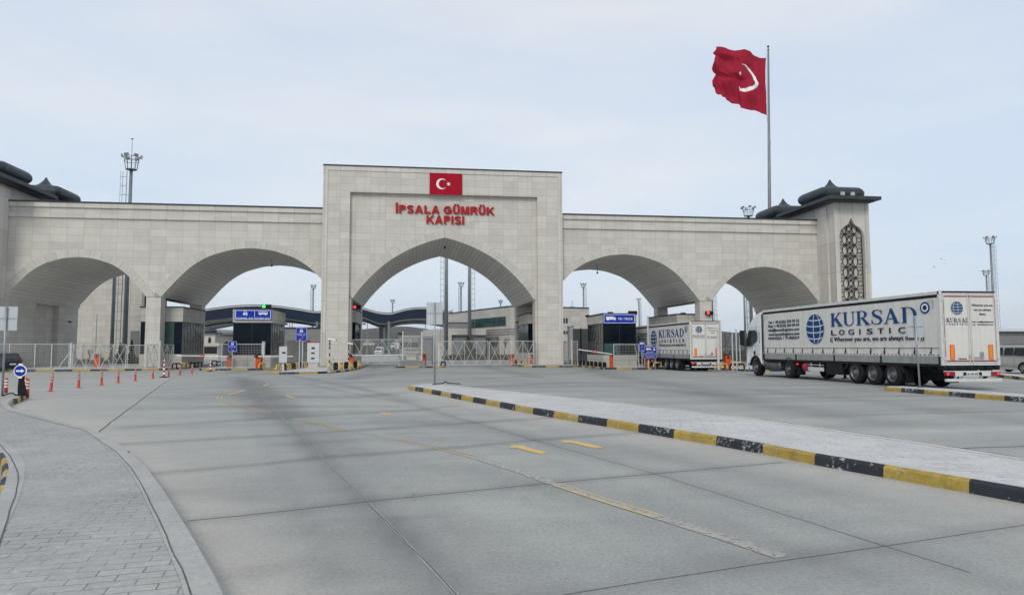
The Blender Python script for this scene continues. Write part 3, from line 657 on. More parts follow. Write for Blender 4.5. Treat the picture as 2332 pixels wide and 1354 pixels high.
# wings
for s_ in (-1, 1):
    fi = arch_w(s_*19.0, 8.33, 4.9); fo = arch_w(s_*34.85, 6.2, 3.78)
    mb = MB()
    spans = [((10.67, 27.33), fi), ((28.67, 41.05), fo)]
    for (a, b), f in spans:
        x0, x1 = sorted((s_*a, s_*b)); arch_wall(mb, max(x0, -99), x1, f, Hw, sb, DD-.1, 64)
    x0, x1 = sorted((s_*27.33, s_*28.67)); mb.box(x0, x1, sb, DD-.1, Sw, Hw)
    x0, x1 = sorted((s_*41.05, s_*Uw)); mb.box(x0, x1, sb, DD-.1, Sw, Hw)
    x0, x1 = sorted((s_*12.1, s_*Uw)); mb.box(x0, x1, sb+.3, DD-.3, Hw-.4, Hw-.05)
    mb.build('wing_wall', M['stone'], gate)
    vault(curve_pts(s_*19.0, 8.33, fi), sb, DD, gate); vault(curve_pts(s_*34.87, 6.19, fo), sb, DD, gate)
    lim = sorted((s_*12.18, s_*27.95)); ring(curve_pts(s_*19.0, 8.33, fi), .74, sb, *lim, gate)
    lim = sorted((s_*28.05, s_*Uw)); ring(curve_pts(s_*34.87, 6.19, fo), .74, sb, *lim, gate)
    cb = MB(); x0, x1 = sorted((s_*12.2, s_*Uw))
    cb.box(x0, x1, sb-.16, sb-.003, Hw-.46, Hw); cb.box(x0, x1, sb-.16, sb-.003, 14.24, 14.68)
    cb.build('cornice', M['stone2'], gate)
    cb = MB(); cb.box(x0, x1, sb-.24, DD+.1, Hw, Hw+.12); cb.build('coping', M['coping'], gate)
    for (v0, v1) in ((sb, sb+1.35), (DD-1.45, DD-.1)):
        mb = MB(); x0, x1 = sorted((s_*27.33, s_*28.67)); mb.box(x0, x1, v0+.02, v1, 0, Sw); mb.build('pillar', M['stone'], gate)
    # passage side wall with recess
    mb = MB(); a = s_*41.05; b = s_*41.9
    for v0, v1, o in ((sb, 6.1, 0), (10.6, 14.4, .0), (6.1, 10.6, .45), (14.4, 15.28, .15)):
        x0, x1 = sorted((a + s_*o, b)); mb.box(x0, x1, v0+.01, v1, 0, Sw)
    x0, x1 = sorted((a - s_*.02, b)); mb.box(x0, x1, 6.12, 15.27, Sw-.35, Sw+.02)
    mb.build('side_wall', M['stone'], gate)
    # tower
    tw = MB(); x0, x1 = sorted((s_*(Uw+.05), s_*(Uw+3.95)))
    tv = -2.4; zt = 17.15
    # front face with niche (strip columns around a pointed opening)
    c = s_*(Uw+1.98); hw_ = 1.44; zb, zs, za = 3.6, 13.55, 15.55
    def ogee(t):                              # t 0..1 from edge to centre
        t = max(0, min(1, t)); return interp([(0,zs),(.06,zs+.35),(.15,zs+.62),(.3,zs+.88),(.5,zs+1.08),(.68,zs+1.22),(.8,zs+1.38),(.9,zs+1.68),(1,za)], t)
    us = [c-hw_+2*hw_*i/24 for i in range(25)]
    zn = lambda u: ogee(1-abs(u-c)/hw_)
    for aa, bb in zip(us[:-1], us[1:]):
        tw.add([(aa,tv,zn(aa)),(bb,tv,zn(bb)),(bb,tv,zt),(aa,tv,zt)], [(0,1,2,3)]); tw.add([(aa,tv,0),(bb,tv,0),(bb,tv,zb),(aa,tv,zb)], [(0,1,2,3)])
        tw.add([(aa,tv,zn(aa)),(bb,tv,zn(bb)),(bb,tv+.55,zn(bb)),(aa,tv+.55,zn(aa))], [(0,1,2,3)])
    for xa_, xb_ in ((x0, c-hw_), (c+hw_, x1)): tw.add([(xa_,tv,0),(xb_,tv,0),(xb_,tv,zt),(xa_,tv,zt)], [(0,1,2,3)])
    for xx in (c-hw_, c+hw_): tw.add([(xx,tv,zb),(xx,tv+.55,zb),(xx,tv+.55,zs+.1),(xx,tv,zs+.1)], [(0,1,2,3)])
    tw.box(c-hw_-.1, c+hw_+.1, tv+.55, tv+.6, zb-.1, za+.2)
    tw.add([(x0,tv,0),(x0,6.4,0),(x0,6.4,zt),(x0,tv,zt)], [(0,1,2,3)]); tw.add([(x1,tv,0),(x1,6.4,0),(x1,6.4,zt),(x1,tv,zt)], [(0,1,2,3)])
    tw.add([(x0,6.4,0),(x1,6.4,0),(x1,6.4,zt),(x0,6.4,zt)], [(0,1,2,3)])
    xin = s_*(Uw+.05); x0b, x1b = sorted((xin, xin - s_*.18)); tw.box(x0b, x1b, tv+1.2, sb-.02, 0, zt-.3)
    tw.build('tower', M['stone2'], gate, recalc=False)
    tr = MB()
    for (xa_, xb_) in ((x0-.06, x0+.30), (x1-.34, x1+.06)): tr.box(xa_, xb_, tv-.1, tv-.004, 0, zt-.02)
    for (xa_, xb_) in ((c-hw_-.16, c-hw_-.03), (c+hw_+.03, c+hw_+.16)): tr.box(xa_, xb_, tv-.07, tv-.004, 10.3, zs+.1)
    tr.build('tower_trim', M['stone2'], gate)
    # lattice screen
    lt = MB(); yb = tv+.40; R_ = .56; P6 = []
    def inside(x, z): return abs(x-c) < hw_-.01 and zb < z < zn(min(max(x, c-hw_), c+hw_))-.02
    def seg(p, q):
        m_ = ((p[0]+q[0])/2, (p[1]+q[1])/2)
        if inside(*p) and inside(*q): lt.bar((p[0],yb,p[1]), (q[0],yb,q[1]), .055)
        elif inside(*m_) or inside(*p) or inside(*q):
            k = [(lerp(p[0],q[0],t/8), lerp(p[1],q[1],t/8)) for t in range(9)]; k = [w_ for w_ in k if inside(*w_)]
            if len(k) > 1: lt.bar((k[0][0],yb,k[0][1]), (k[-1][0],yb,k[-1][1]), .055)
    zc_ = zb+.2; a_ = .26; cc = .60; P_ = 1.18
    def path(q):
        for p0_, p1_ in zip(q[:-1], q[1:]): seg(p0_, p1_)
    while zc_ < za:
        m_ = zc_ + P_/2
        for xc in (c-cc, c+cc):
            for sg in (-1, 1): path([(xc+sg*a_, zc_-.24), (xc+sg*a_, zc_+.24), (xc-sg*a_, zc_+P_-.24)])
        sp_ = [((cc-a_)*(1 if k % 2 == 0 else .50)*math.sin(k*PI/6+0)*1.16 if k % 2 == 0 else .21*math.sin(k*PI/6), (.43 if k % 6 == 0 else .24 if k % 2 == 0 else 0) * (1 if math.cos(k*PI/6) > 0 else -1) if k % 2 == 0 else .21*math.cos(k*PI/6)) for k in range(12)]
        path([(c+a, zc_+b) for a, b in sp_ + sp_[:1]])
        path([(c-cc+a_*.35, m_), (c, m_+.26), (c+cc-a_*.35, m_)]); path([(c-cc+a_*.35, m_), (c, m_-.26), (c+cc-a_*.35, m_)])
        for sg in (-1, 1):
            xo_ = c+sg*(cc+.62); path([(c+sg*(cc+a_), zc_+.15), (xo_-.1*sg, zc_+.30), (xo_+.28*sg, zc_)]); path([(c+sg*(cc+a_), zc_-.15), (xo_-.1*sg, zc_-.30), (xo_+.28*sg, zc_)])
        seg((c-hw_+.02, m_), (c+hw_-.02, m_)); zc_ += P_
    for k in range(24):
        ua, ub = us[k], us[k+1]; lt.bar((ua, yb, zn(ua)-.04), (ub, yb, zn(ub)-.04), .05)
    for xx in (c-hw_+.03, c+hw_-.03): lt.bar((xx, yb, zb), (xx, yb, zs), .06)
    lt.build('lattice_screen', M['black'], gate)
    # eaves slab, cushion roofs
    ev = MB(); e0, e1 = sorted((s_*(Uw-1.35), s_*(Uw+4.55)))
    for (za_, zb_, g_) in ((zt+.02, zt+.10, .5), (zt+.10, zt+.44, 0)):
        ev.box(e0+g_, e1-g_, tv-1.5+g_, 7.0-g_, za_, zb_)
    ev.build('eaves', M['slate'], gate)
    for k, (vc, base) in enumerate(((1.2, zt+.44), (11.3, Hw+.12))):
        cu_ = MB(); uc = s_*(Uw+2.0); hs = 2.62; r_ = .70; zc2 = 18.55; nseg = 10
        loops = []
        for j in range(nseg+1):
            a = -PI/2 + PI*j/nseg; loops.append((hs-r_+r_*math.cos(a), zc2+r_*math.sin(a)))
        def loop(h_, z_, ch=.35):
            q = [(h_, -h_+ch), (h_, h_-ch), (h_-ch, h_), (-h_+ch, h_), (-h_, h_-ch), (-h_, -h_+ch), (-h_+ch, -h_), (h_-ch, -h_)]
            return [(uc+x, vc+y, z_) for x, y in q]
        L_ = [loop(h_, z_) for h_, z_ in loops]
        L_ += [loop(1.7, zc2+r_-.12, .2), loop(1.25, zc2+r_-.02, .12), loop(.85, zc2+r_+.16, .1), loop(.45, zc2+r_+.52, .05), loop(.2, zc2+r_+.9, .02), loop(.04, zc2+r_+1.3, .004)]
        vs_ = [p for l in L_ for p in l]; fs_ = [(i*8+k2, i*8+(k2+1) % 8, (i+1)*8+(k2+1) % 8, (i+1)*8+k2) for i in range(len(L_)-1) for k2 in range(8)]
        cu_.add(vs_, fs_ + [tuple(range(7, -1, -1)), tuple((len(L_)-1)*8+k2 for k2 in range(8))])
        o = cu_.build('cushion_roof', M['slate'], gate, smooth=True); o.modifiers.new('e', 'EDGE_SPLIT').split_angle = math.radians(35)
        dr = MB(); dr.box(uc-2.0, uc+2.0, vc-2.0, vc+2.0, base, zc2-r_+.1); dr.build('roof_drum', M['slate'], gate)
    for k in range(2):
        fl = MB(); bx = s_*(Uw+.25+k*1.15); fl.box(bx-.22, bx+.22, tv-1.35, tv-1.25, zt+.50, zt+.86); fl.bar((bx, tv-1.2, zt+.44), (bx, tv-1.2, zt+.7), .05); fl.build('floodlight', M['lampoff'], gate)
# lettering
def sans(mb, ch, fn, w=1.0, t=.2):
    """heavy block capitals: box w wide, 1 high; returns nothing, pieces step forward a hair so none lie flush"""
    k = [0]
    def P(q): k[0] += 1; mb.prism(q, fn, 0, .16 + .0015*k[0])
    def bx(a, b, c, d): P([(a,c),(b,c),(b,d),(a,d)])
    def arc(cx, cz, rx, rz, a0, a1, n=14):
        o_ = [(cx+rx*math.cos(a), cz+rz*math.sin(a)) for a in np.linspace(a0, a1, n)]; i_ = [(cx+(rx-t)*math.cos(a), cz+(rz-t*.8)*math.sin(a)) for a in np.linspace(a0, a1, n)]
        for q in range(n-1): mb.prism([o_[q], o_[q+1], i_[q+1], i_[q]], fn, 0, .16)
    h = t*.8
    if ch in 'Iİ': bx(0, t, 0, 1)
    if ch == 'İ': bx(0, t, 1.08, 1.08+h)
    if ch == 'P': bx(0, t, 0, 1); arc(w-.29, .71, .29, .29, -PI/2, PI/2); bx(t, w-.29, 1-h, 1); bx(t, w-.29, .42, .42+h)
    if ch == 'R': bx(0, t, 0, 1); arc(w-.31, .72, .29, .28, -PI/2, PI/2); bx(t, w-.31, 1-h, 1); bx(t, w-.31, .44, .44+h); P([(w-.45,.46),(w-.22,.50),(w+.02,0),(w-.22,0)])
    if ch == 'S': arc(w/2, .73, w/2, .27, .12*PI, 1.5*PI); arc(w/2, .27, w/2, .30, -.88*PI, .5*PI)
    if ch == 'A': P([(0,0),(t*1.05,0),(w/2+.02,.98),(w/2-.13,1)]); P([(w,0),(w-t*1.05,0),(w/2-.02,.98),(w/2+.13,1)]); bx(.2, w-.2, .22, .22+h)
    if ch == 'L': bx(0, t, 0, 1); bx(t, w, 0, h)
    if ch == 'G': arc(w/2, .5, w/2, .5, .2*PI, 1.75*PI, 24); bx(w/2, w, .36, .36+h); bx(w-t, w, .12, .40)
    if ch in 'UÜ': bx(0, t, .38, 1); bx(w-t, w, .38, 1); arc(w/2, .38, w/2, .38, PI, 2*PI)
    if ch == 'Ü': bx(w*.16, w*.16+t*.9, 1.08, 1.08+h); bx(w*.84-t*.9, w*.84, 1.08, 1.08+h)
    if ch == 'M': bx(0, t, 0, 1); bx(w-t, w, 0, 1); P([(.02,1),(t+.08,1),(w/2+.08,0),(w/2-.08,0)]); P([(w-.02,1),(w-t-.08,1),(w/2-.08,0),(w/2+.08,0)])
    if ch == 'K': bx(0, t, 0, 1); P([(t,.30),(t,.56),(w-.24,1),(w+.01,1)]); P([(t+.06,.52),(t+.22,.66),(w+.04,0),(w-.22,0)])
WD = {'İ':.26,'I':.26,'P':.80,'S':.82,'A':.98,'L':.72,'G':.98,'Ü':.84,'M':1.0,'R':.88,'K':.92,' ':.22}
def letters(s, zbase, h, pxl, pxr):
    x0 = V(pxl, 500, rec)[0]; x1 = V(pxr, 500, rec)[0]; gap = .13; tot = sum(WD[c] for c in s) + gap*(len(s)-1); k = (x1-x0)/tot; x = x0
    for ch in s:
        if ch != ' ':
            mb = MB(); sans(mb, ch, lambda a, b, t_: (x+a*k, rec-.03-t_, zbase+b*h), WD[ch], min(.26, WD[ch])); mb.build('letter', M['red'], gate)
        x += (WD[ch]+gap)*k
letters('İPSALA GÜMRÜK', V(1010, 487, rec)[1], .80, 901, 1125)
letters('KAPISI', V(1010, 510, rec)[1], .84, 971, 1057)

# flag banner on the gate
def crescent(mb, c, R_, fn, t0, t1, off=.0):
    """crescent and star of proportions like a national flag: c centre of outer circle"""
    r2 = R_*.8; d = R_*.25; A = math.acos((R_*R_ + d*d - r2*r2)/(2*R_*d)); B = math.acos((d*d + r2*r2 - R_*R_)/(2*d*r2)) 
    n = 26
    outer = [(c[0]+R_*math.cos(a), c[1]+R_*math.sin(a)) for a in np.linspace(A, 2*PI-A, n)]
    b0 = math.atan2(R_*math.sin(A), R_*math.cos(A)-d)
    inner = [(c[0]+d+r2*math.cos(a), c[1]+r2*math.sin(a)) for a in np.linspace(b0, 2*PI-b0, n)]
    for i in range(n-1):
        q = [outer[i], outer[i+1], inner[i+1], inner[i]]; mb.prism(q, fn, t0, t1)
def starpoly(c, R_, rot=0): return [(c[0]+(R_ if k % 2 == 0 else R_*.4)*math.cos(rot+k*PI/5), c[1]+(R_ if k % 2 == 0 else R_*.4)*math.sin(rot+k*PI/5)) for k in range(10)]
bx0, bz1 = V(978.5, 393.5, -.1); bx1, bz0 = V(1052.4, 444.6, -.1)
ban = thing('flag_banner', 'flat red banner with white crescent and star hung high on the gate above the lettering', 'banner', (bx0, -.09, bz0))
bw_, bh_ = bx1-bx0, bz1-bz0
mb = MB(); mb.box(0, bw_, -.03, .02, 0, bh_); mb.build('cloth', M['flag'], ban)
mb = MB(); f_ = lambda a, b, t: (a, t, b); crescent(mb, (bw_*.37, bh_*.5), bh_*.25, f_, -.034, -.045); mb.build('crescent', M['white'], ban)
mb = MB(); mb.prism(starpoly((bw_*.58, bh_*.5), bh_*.11, PI), f_, -.034, -.045); mb.build('star', M['white'], ban)

# ---------------------------------------------------------------- BOOTHS
def booth(label, u0, u1, v0, v1, h, zg0, zg1, panes=3, side='r', sign=None, blind=False, name='toll_booth'):
    t = thing(name, label, 'booth', (u0, v0, 0), 0, 'control booths under the gate'); w = u1-u0; d = v1-v0
    mb = MB(); mb.box(0, w, 0, d, -.02, zg0); mb.build('base', M['boothstone'], t)
    mb = MB(); mb.box(-.02, w+.02, -.02, d+.02, zg1, h-.12); mb.build('header', M['boothstone'], t)
    mb = MB(); mb.box(-.08, w+.08, -.08, d+.08, h-.12, h); mb.box(w*.3, w*.42, 1.2, 1.7, h, h+.18); mb.build('roof', M['coping'], t)
    mb = MB(); mb.box(.06, w-.06, .06, .10, zg0, zg1); mb.build('front_window', M['glass'], t)
    mb = MB(); x0 = w-.10 if side == 'r' else .06
    mb.box(x0, x0+.04, .1, d-.06, zg0, zg1); mb.build('side_window', M['glassg'], t)
    mb = MB(); xo = .06 if side == 'r' else w-.10; mb.box(xo, xo+.04, .1, d-.06, zg0, zg1); mb.box(.1, w-.1, d-.10, d-.06, zg0, zg1); mb.build('rear_window', M['glass'], t)
    mb = MB()
    for k in range(panes+1):
        x = .05+(w-.1)*k/panes; mb.box(x-.02, x+.02, .045, .06, zg0, zg1)
    nn = max(4, int(d/.8)); xs = w-.06 if side == 'r' else .04
    for k in range(nn+1):
        y = .08+(d-.2)*k/nn; mb.box(xs, xs+.02, y-.015, y+.015, zg0, zg1)
    mb.box(.05, w-.05, .045, .06, zg0+(zg1-zg0)*.38-.015, zg0+(zg1-zg0)*.38+.015)
    mb.box(xs, xs+.018, .08, d-.08, zg0+(zg1-zg0)*.38-.015, zg0+(zg1-zg0)*.38+.015)
    mb.build('mullions', M['coping'], t)
    if blind:
        for a, b in blind:
            mb = MB(); mb.box(w*a, w*b, .025, .04, zg0+.03, zg0+(zg1-zg0)*.36 if b-a > .3 else zg1-.05); mb.build('blind', M['blind'], t)
    return t
def camera_arm(loc, dirx, diry, label, tilt=-.2, scale=1.0):
    t = thing('security_camera', label, 'camera', loc); s = scale; d = Vector((dirx, diry, 0)).normalized()
    mb = MB(); mb.bar((0,0,0), tuple(d*.22*s), .05*s); mb.build('bracket', M['dark'], t)
    mb = MB(); p = d*.2*s; mb.cyl(p + Vector((0,0,.02)), p + d*.38*s + Vector((0,0,.02+tilt*.4*s)), .065*s, .075*s, 10); mb.build('camera_housing', M['dark'], t)
    return t
bL = booth('stone and dark glass booth behind the pillar left of the car and bus booth', -29.7, -25.75, 2.25, 9.4, 5.9, 1.2, 4.4, 3, 'r', blind=[(.58,.8)])
bC = booth('booth carrying the wide blue car and bus sign', -19.47, -16.06, -4.0, 2.9, 5.45, 1.12, 4.1, 2, 'r')
booth('booth tucked behind the left pier of the central arch', -11.9, -9.35, 6.6, 13.4, 6.0, 1.2, 4.55, 2, 'r')
booth('booth tucked behind the right pier of the central arch', 9.35, 11.9, 5.4, 12.6, 5.6, 1.2, 4.4, 2, 'l')
bT = booth('booth carrying the blue truck sign', V(1372,714,-9)[0], V(1449,714,-9)[0], -9, -3.2, 4.85, 1.05, 3.95, 2, 'l', blind=[(.05,.5)])
bR = booth('booth behind the queueing truck, only its stone header and roof in view', 25.6, 29.3, 3, 12.5, 5.45, 1.2, 4.2, 3, 'l')

# icons (2D polygons in a unit of height 1)
def icon_car(mb, fn, c, s, m):
    P = lambda q: [(c[0]+x*s, c[1]+y*s) for x, y in q]
    mb.prism(P([(-.52,.05),(-.56,.36),(-.5,.5),(-.38,.56),(.38,.56),(.5,.5),(.56,.36),(.52,.05),(.50,-.02),(-.50,-.02)]), fn, 0, -.012)
    mb.prism(P([(-.45,.58),(-.30,.95),(-.2,1.0),(.2,1.0),(.30,.95),(.45,.58),(.37,.58),(.24,.88),(-.24,.88),(-.37,.58)]), fn, 0, -.012)
    mb.prism(P([(-.5,-.03),(-.5,-.16),(-.3,-.16),(-.3,-.03)]), fn, 0, -.012); mb.prism(P([(.5,-.03),(.5,-.16),(.3,-.16),(.3,-.03)]), fn, 0, -.012)
    mb.mi = 1
    mb.prism(P([(-.24,.12),(-.24,.24),(.24,.24),(.24,.12)]), fn, -.013, -.015)
    for sx_ in (-1, 1): mb.prism(P([(sx_*.36,.24),(sx_*.36,.38),(sx_*.48,.38),(sx_*.48,.24)]), fn, -.013, -.015)
    mb.mi = 0
def icon_bus(mb, fn, c, s):
    P = lambda q: [(c[0]+x*s, c[1]+y*s) for x, y in q]
    mb.prism(P([(-1.3,.1),(-1.3,.95),(-1.22,1.0),(1.05,1.0),(1.2,.9),(1.33,.55),(1.33,.1)]), fn, 0, -.012)
    mb.mi = 1
    for k in range(4): x = -1.15+k*.5; mb.prism(P([(x,.5),(x,.88),(x+.4,.88),(x+.4,.5)]), fn, -.013, -.015)
    mb.prism(P([(.86,.42),(.86,.88),(1.05,.88),(1.2,.5),(1.2,.42)]), fn, -.013, -.015)
    mb.mi = 0
    for x in (-.8, .75):
        mb.prism(P([(x+.22*math.cos(a), .02+.22*math.sin(a)) for a in np.linspace(0, 2*PI, 13)[:-1]]), fn, -.016, -.020)
        mb.mi = 1; mb.prism(P([(x+.1*math.cos(a), .02+.1*math.sin(a)) for a in np.linspace(0, 2*PI, 11)[:-1]]), fn, -.021, -.023); mb.mi = 0
def icon_truck(mb, fn, c, s):
    P = lambda q: [(c[0]+x*s, c[1]+y*s) for x, y in q]
    mb.prism(P([(-1.5,.12),(-1.5,1.0),(.75,1.0),(.75,.12)]), fn, 0, -.012)
    mb.prism(P([(.82,.12),(.82,.85),(1.2,.85),(1.38,.5),(1.4,.12)]), fn, 0, -.012)
    mb.mi = 1; mb.prism(P([(.98,.5),(.98,.76),(1.15,.76),(1.27,.5)]), fn, -.013, -.015); mb.mi = 0
    for x in (-1.1, -.8, .95):
        mb.prism(P([(x+.17*math.cos(a), .05+.17*math.sin(a)) for a in np.linspace(0, 2*PI, 11)[:-1]]), fn, -.016, -.020)
def board_sign(name, label, loc, w, h, frame=.05, cat='sign', rz=0, group=None):
    t = thing(name, label, cat, loc, rz, group)
    mb = MB(); mb.box(0, w, 0, .04, 0, h); mb.build('panel', M['blue'], t)
    mb = MB(); f = frame; e = frame*.6
    for a in ((e, w-e, e, e+f*.5), (e, w-e, h-e-f*.5, h-e)): mb.box(a[0], a[1], -.006, -.001, a[2], a[3])
    for x in (e, w-e-f*.5): mb.box(x, x+f*.5, -.006, -.001, e+f*.5+.001, h-e-f*.5-.001)
    mb.build('border', M['white'], t); return t
fz = lambda a, b, t: (a, t-.006, b)
# car and bus sign on its booth
x0, z1 = V(534.7,704.3,-4.15); x1, z0 = V(618,728.6,-4.15)
sg = board_sign('lane_sign', 'wide blue sign with white car and bus pictures and the words for car and bus', (x0,-4.13,z0), x1-x0, z1-z0, .09)
w, h = x1-x0, z1-z0; mb = MB(); icon_car(mb, fz, (w*.285, h*.5), h*.36, 0); icon_bus(mb, fz, (w*.77, h*.52), h*.31); mb.box(w*.535, w*.535+.03, -.02, -.002, h*.12, h*.88); mb.build('pictogram', [M['white'], M['blue']], sg)
mb = MB(); put_text(mb, 'OTOMOBİL / CAR', (w*.045,-.004,h*.12), (1,0,0), (0,0,1), h*.13, w*.45, .012); put_text(mb, 'OTOBÜS / BUS', (w*.56,-.004,h*.12), (1,0,0), (0,0,1), h*.13, w*.38, .012); mb.build('lettering', M['white'], sg)
x0, z1 = V(1374,714,-9.2); x1, z0 = V(1447,736.5,-9.2)
sg = board_sign('lane_sign', 'wide blue sign with a white truck picture and the word truck', (x0,-9.17,z0), x1-x0, z1-z0, .08)
w, h = x1-x0, z1-z0; mb = MB(); icon_truck(mb, fz, (w*.245, h*.36), h*.36); mb.build('pictogram', [M['white'], M['blue']], sg)
mb = MB(); put_text(mb, 'TIR / TRUCK', (w*.46,-.004,h*.37), (1,0,0), (0,0,1), h*.24, w*.46, .015); mb.build('lettering', M['white'], sg)

def traffic_light(label, loc, lit, rz=0, hang=True):
    t = thing('traffic_light', label, 'traffic light', loc, rz)
    mb = MB(); mb.box(-.22, .62, 0, .3, -.2, .2); mb.build('housing', M['black'], t, bevel=.03)
    for k, m_ in ((0, lit), (1, 'black')):
        mb = MB(); mb.lathe([(.14, 0), (.16, -.03), (.16, -.05), (.05, -.07)], (.0 + k*.4, 0, 0), 'y', 16); mb.build('lens', M[m_], t)
    mb = MB(); mb.bar((.2, .15, -.2), (.2, .15, -.45), .06); mb.build('bracket', M['dark'], t); return t
traffic_light('horizontal signal showing green on top of the car and bus booth', (V(601,697.6,-3.9)[0], -3.9, V(601,697.6,-3.9)[1]), 'lamp_g')
traffic_light('signal showing red under the vault at the left pier of the central arch', (V(808,699,4)[0], 4, V(808,699,4)[1]), 'lamp_r')
traffic_light('signal showing red beside the right wing pillar above the queueing truck', (V(1612.5,712,.3)[0], .3, V(1612.5,712,.3)[1]), 'lamp_r')
mb = MB(); x, z = V(1440,710,-8.5); lb = thing('siren_box', 'black box on the roof edge of the truck booth', 'box', (x-.35,-8.7,4.86)); mb.box(0,.75,0,.4,0,.22); mb.box(.08,.3,-.03,0,.04,.18); mb.box(.42,.66,-.03,0,.04,.18); mb.build('housing', M['black'], lb)
for (px, py, v, dx, lab) in ((527,734,-4.2,-1,'small black camera on the left front corner of the car and bus booth'), (651,737,2.7,1,'small black camera at the rear right corner of the car and bus booth'),
        (829,737,13.2,1,'small black camera on the booth behind the left central pier'), (1177,733,12.3,-1,'small black camera on the booth behind the right central pier'),
        (1337,718,-3.4,-1,'small black camera at the rear corner of the truck booth roof'), (160,732,5.5,1,'small black camera on the wall under the far left arch')):
    x, z = V(px, py, v); camera_arm((x - dx*.3, v, z), dx, -.6, lab)
for (px, py, vv, zt_, lab) in ((619,604,9,0,'small lamp hanging from the vault of the arch left of the central block'), (1360.3,620,9,0,'small lamp hanging from the vault of the arch right of the central block'), (1013,563,6,0,'small lamp hanging under the pointed top of the central vault')):
    x, z = V(px, py, vv); t = thing('hanging_lamp', lab, 'lamp', (x, vv, z))
    zt2 = (arch_c(x) if abs(x) < 9 else arch_w(math.copysign(19, x), 8.33, 4.9)(x))
    mb = MB(); mb.tube([(0,0,.1),(0,0,zt2-z-.25),(-.2,0,zt2-z)], .025, 6); mb.build('stem', M['black'], t)
    mb = MB(); mb.lathe([(.02,.10),(.10,.02),(.12,-.06),(.08,-.13),(.01,-.16)], n=12); mb.build('lamp_shade', M['black'], t, smooth=True)

# ---------------------------------------------------------------- GATES AND FENCES
def mesh_gate(name, label, p0, p1, h, z0=.12, braces=2, posts=True, mesh=True, half=.45, group=None, tube=.05, cat='gate', kick=0):
    p0 = Vector((*p0, 0)); p1 = Vector((*p1, 0)); t = thing(name, label, cat, (p0.x, p0.y, gz(p0.y)+kick), math.atan2(p1.y-p0.y, p1.x-p0.x), group)
    L_ = (p1-p0).length; f = MB()
    f.bar((0,0,z0), (L_,0,z0), tube); f.bar((0,0,h), (L_,0,h), tube); f.bar((tube*.5,0,z0), (tube*.5,0,h), tube); f.bar((L_-tube*.5,0,z0), (L_-tube*.5,0,h), tube)
    f.build('frame', M['gatewhite'], t)
    if braces:
        b = MB(); n = braces*2
        for k in range(n):
            x0, x1 = L_*k/n, L_*(k+1)/n
            b.bar((x0, 0, h if k % 2 == 0 else z0), (x1, 0, z0 if k % 2 == 0 else h), tube*.7)
            b.bar((x0, .02, z0 if k % 2 == 0 else h), (x1, .02, h if k % 2 == 0 else z0), tube*.7)
            if k: b.bar((x0,.01,z0), (x0,.01,h), tube*.7)
        b.build('brace', M['gatewhite'], t)
    if mesh:
        g = MB(); n = int(L_/.13)
        for k in range(n+1): x = L_*k/max(1, n); g.bar((x,.03,z0), (x,.03,h), .011)
        zz = z0
        while zz < h: g.bar((0,.035,zz), (L_,.035,zz), .011); zz += .22
        g.build('wire_mesh', M['mesh'], t)
    return t
def post(label, x, y, h, r=.06, mat='gatewhite', name='gate_post', cat='post', cap=True, group='gate posts'):
    t = MB(); t.cyl((0,0,0), (0,0,h), r, r, 10)
    if cap: t.cyl((0,0,h), (0,0,h+.03), r*1.3, r*1.3, 10)
    o = t.build(name, M[mat]); o.location = (x, y, gz(y)+KH); return tag(o, label, cat, group)
gate_h = 2.2
def gp(px, v): return (V(px, 800, v)[0], v)
# far left fence and gates (on the left island)
mesh_gate('mesh_fence', 'weathered wire mesh fence beside the dark car at the far left', gp(-30,-4.6), gp(158,-3.4), 2.35, .2, 0, cat='fence')
for px, v, lab in ((22,-4.3,'fence post nearest the dark car'), (80,-4.0,'worn fence post midway along the far left fence'), (118,-3.8,'thin fence post between the worn post and the gate')): post(lab, *gp(px, v), 2.15, .05)
st_ = MB(); a = gp(158,-3.4); b = gp(133,-4.2); st_.bar((0,0,0), (a[0]-b[0], a[1]-b[1], 1.4), .06); o = st_.build('fence_strut', M['gatewhite']); o.location = (b[0], b[1], gz(b[1])+KH); tag(o, 'slanted white strut propping the far left gate post', 'strut')
post('thick white post between the far left fence and the braced gate', *gp(162,-3.4), 2.3, .11)
mesh_gate('braced_gate', 'closed white braced gate leaf under the far left arch', gp(166,-3.4), gp(288,-2.9), 2.3, .12, 2)
mesh_gate('braced_gate', 'white mesh gate leaf right of the long braced gate and left of the pillar', gp(290,-2.9), gp(334,-2.6), 2.25, .12, 0)
mesh_gate('braced_gate', 'folded white gate leaf standing in front of the wing pillar', gp(335,-2.6), (gp(385,-1)[0], .3), 2.3, .1, 2)
post('white post at the folded gate leaf before the wing pillar', *gp(364,-2.2), 2.5, .09)
# rear fence under the far left arch
mesh_gate('picket_fence', 'grey picket fence behind the far left arch', gp(188,12), gp(262,14), 2.3, .3, 0, group=None, cat='fence')
# car lane gate in front of booth
mesh_gate('mesh_gate_leaf', 'white mesh gate leaf in front of the car and bus booth', gp(505,-5.6), gp(597,-5.6), 2.3, .25, 0)
post('thick white square post with latch in front of the car and bus booth', *gp(600,-5.6), 2.35, .13)
b = gp(568,-5.7); a = gp(588,-5.6); st_ = MB(); st_.bar((0,0,0), (a[0]-b[0], 0, 1.15), .05); o = st_.build('fence_strut', M['gatewhite']); o.location = (b[0], -5.7, gz(-5.7)+KH); tag(o, 'slanted white strut propping the gate leaf at the car and bus booth', 'strut')
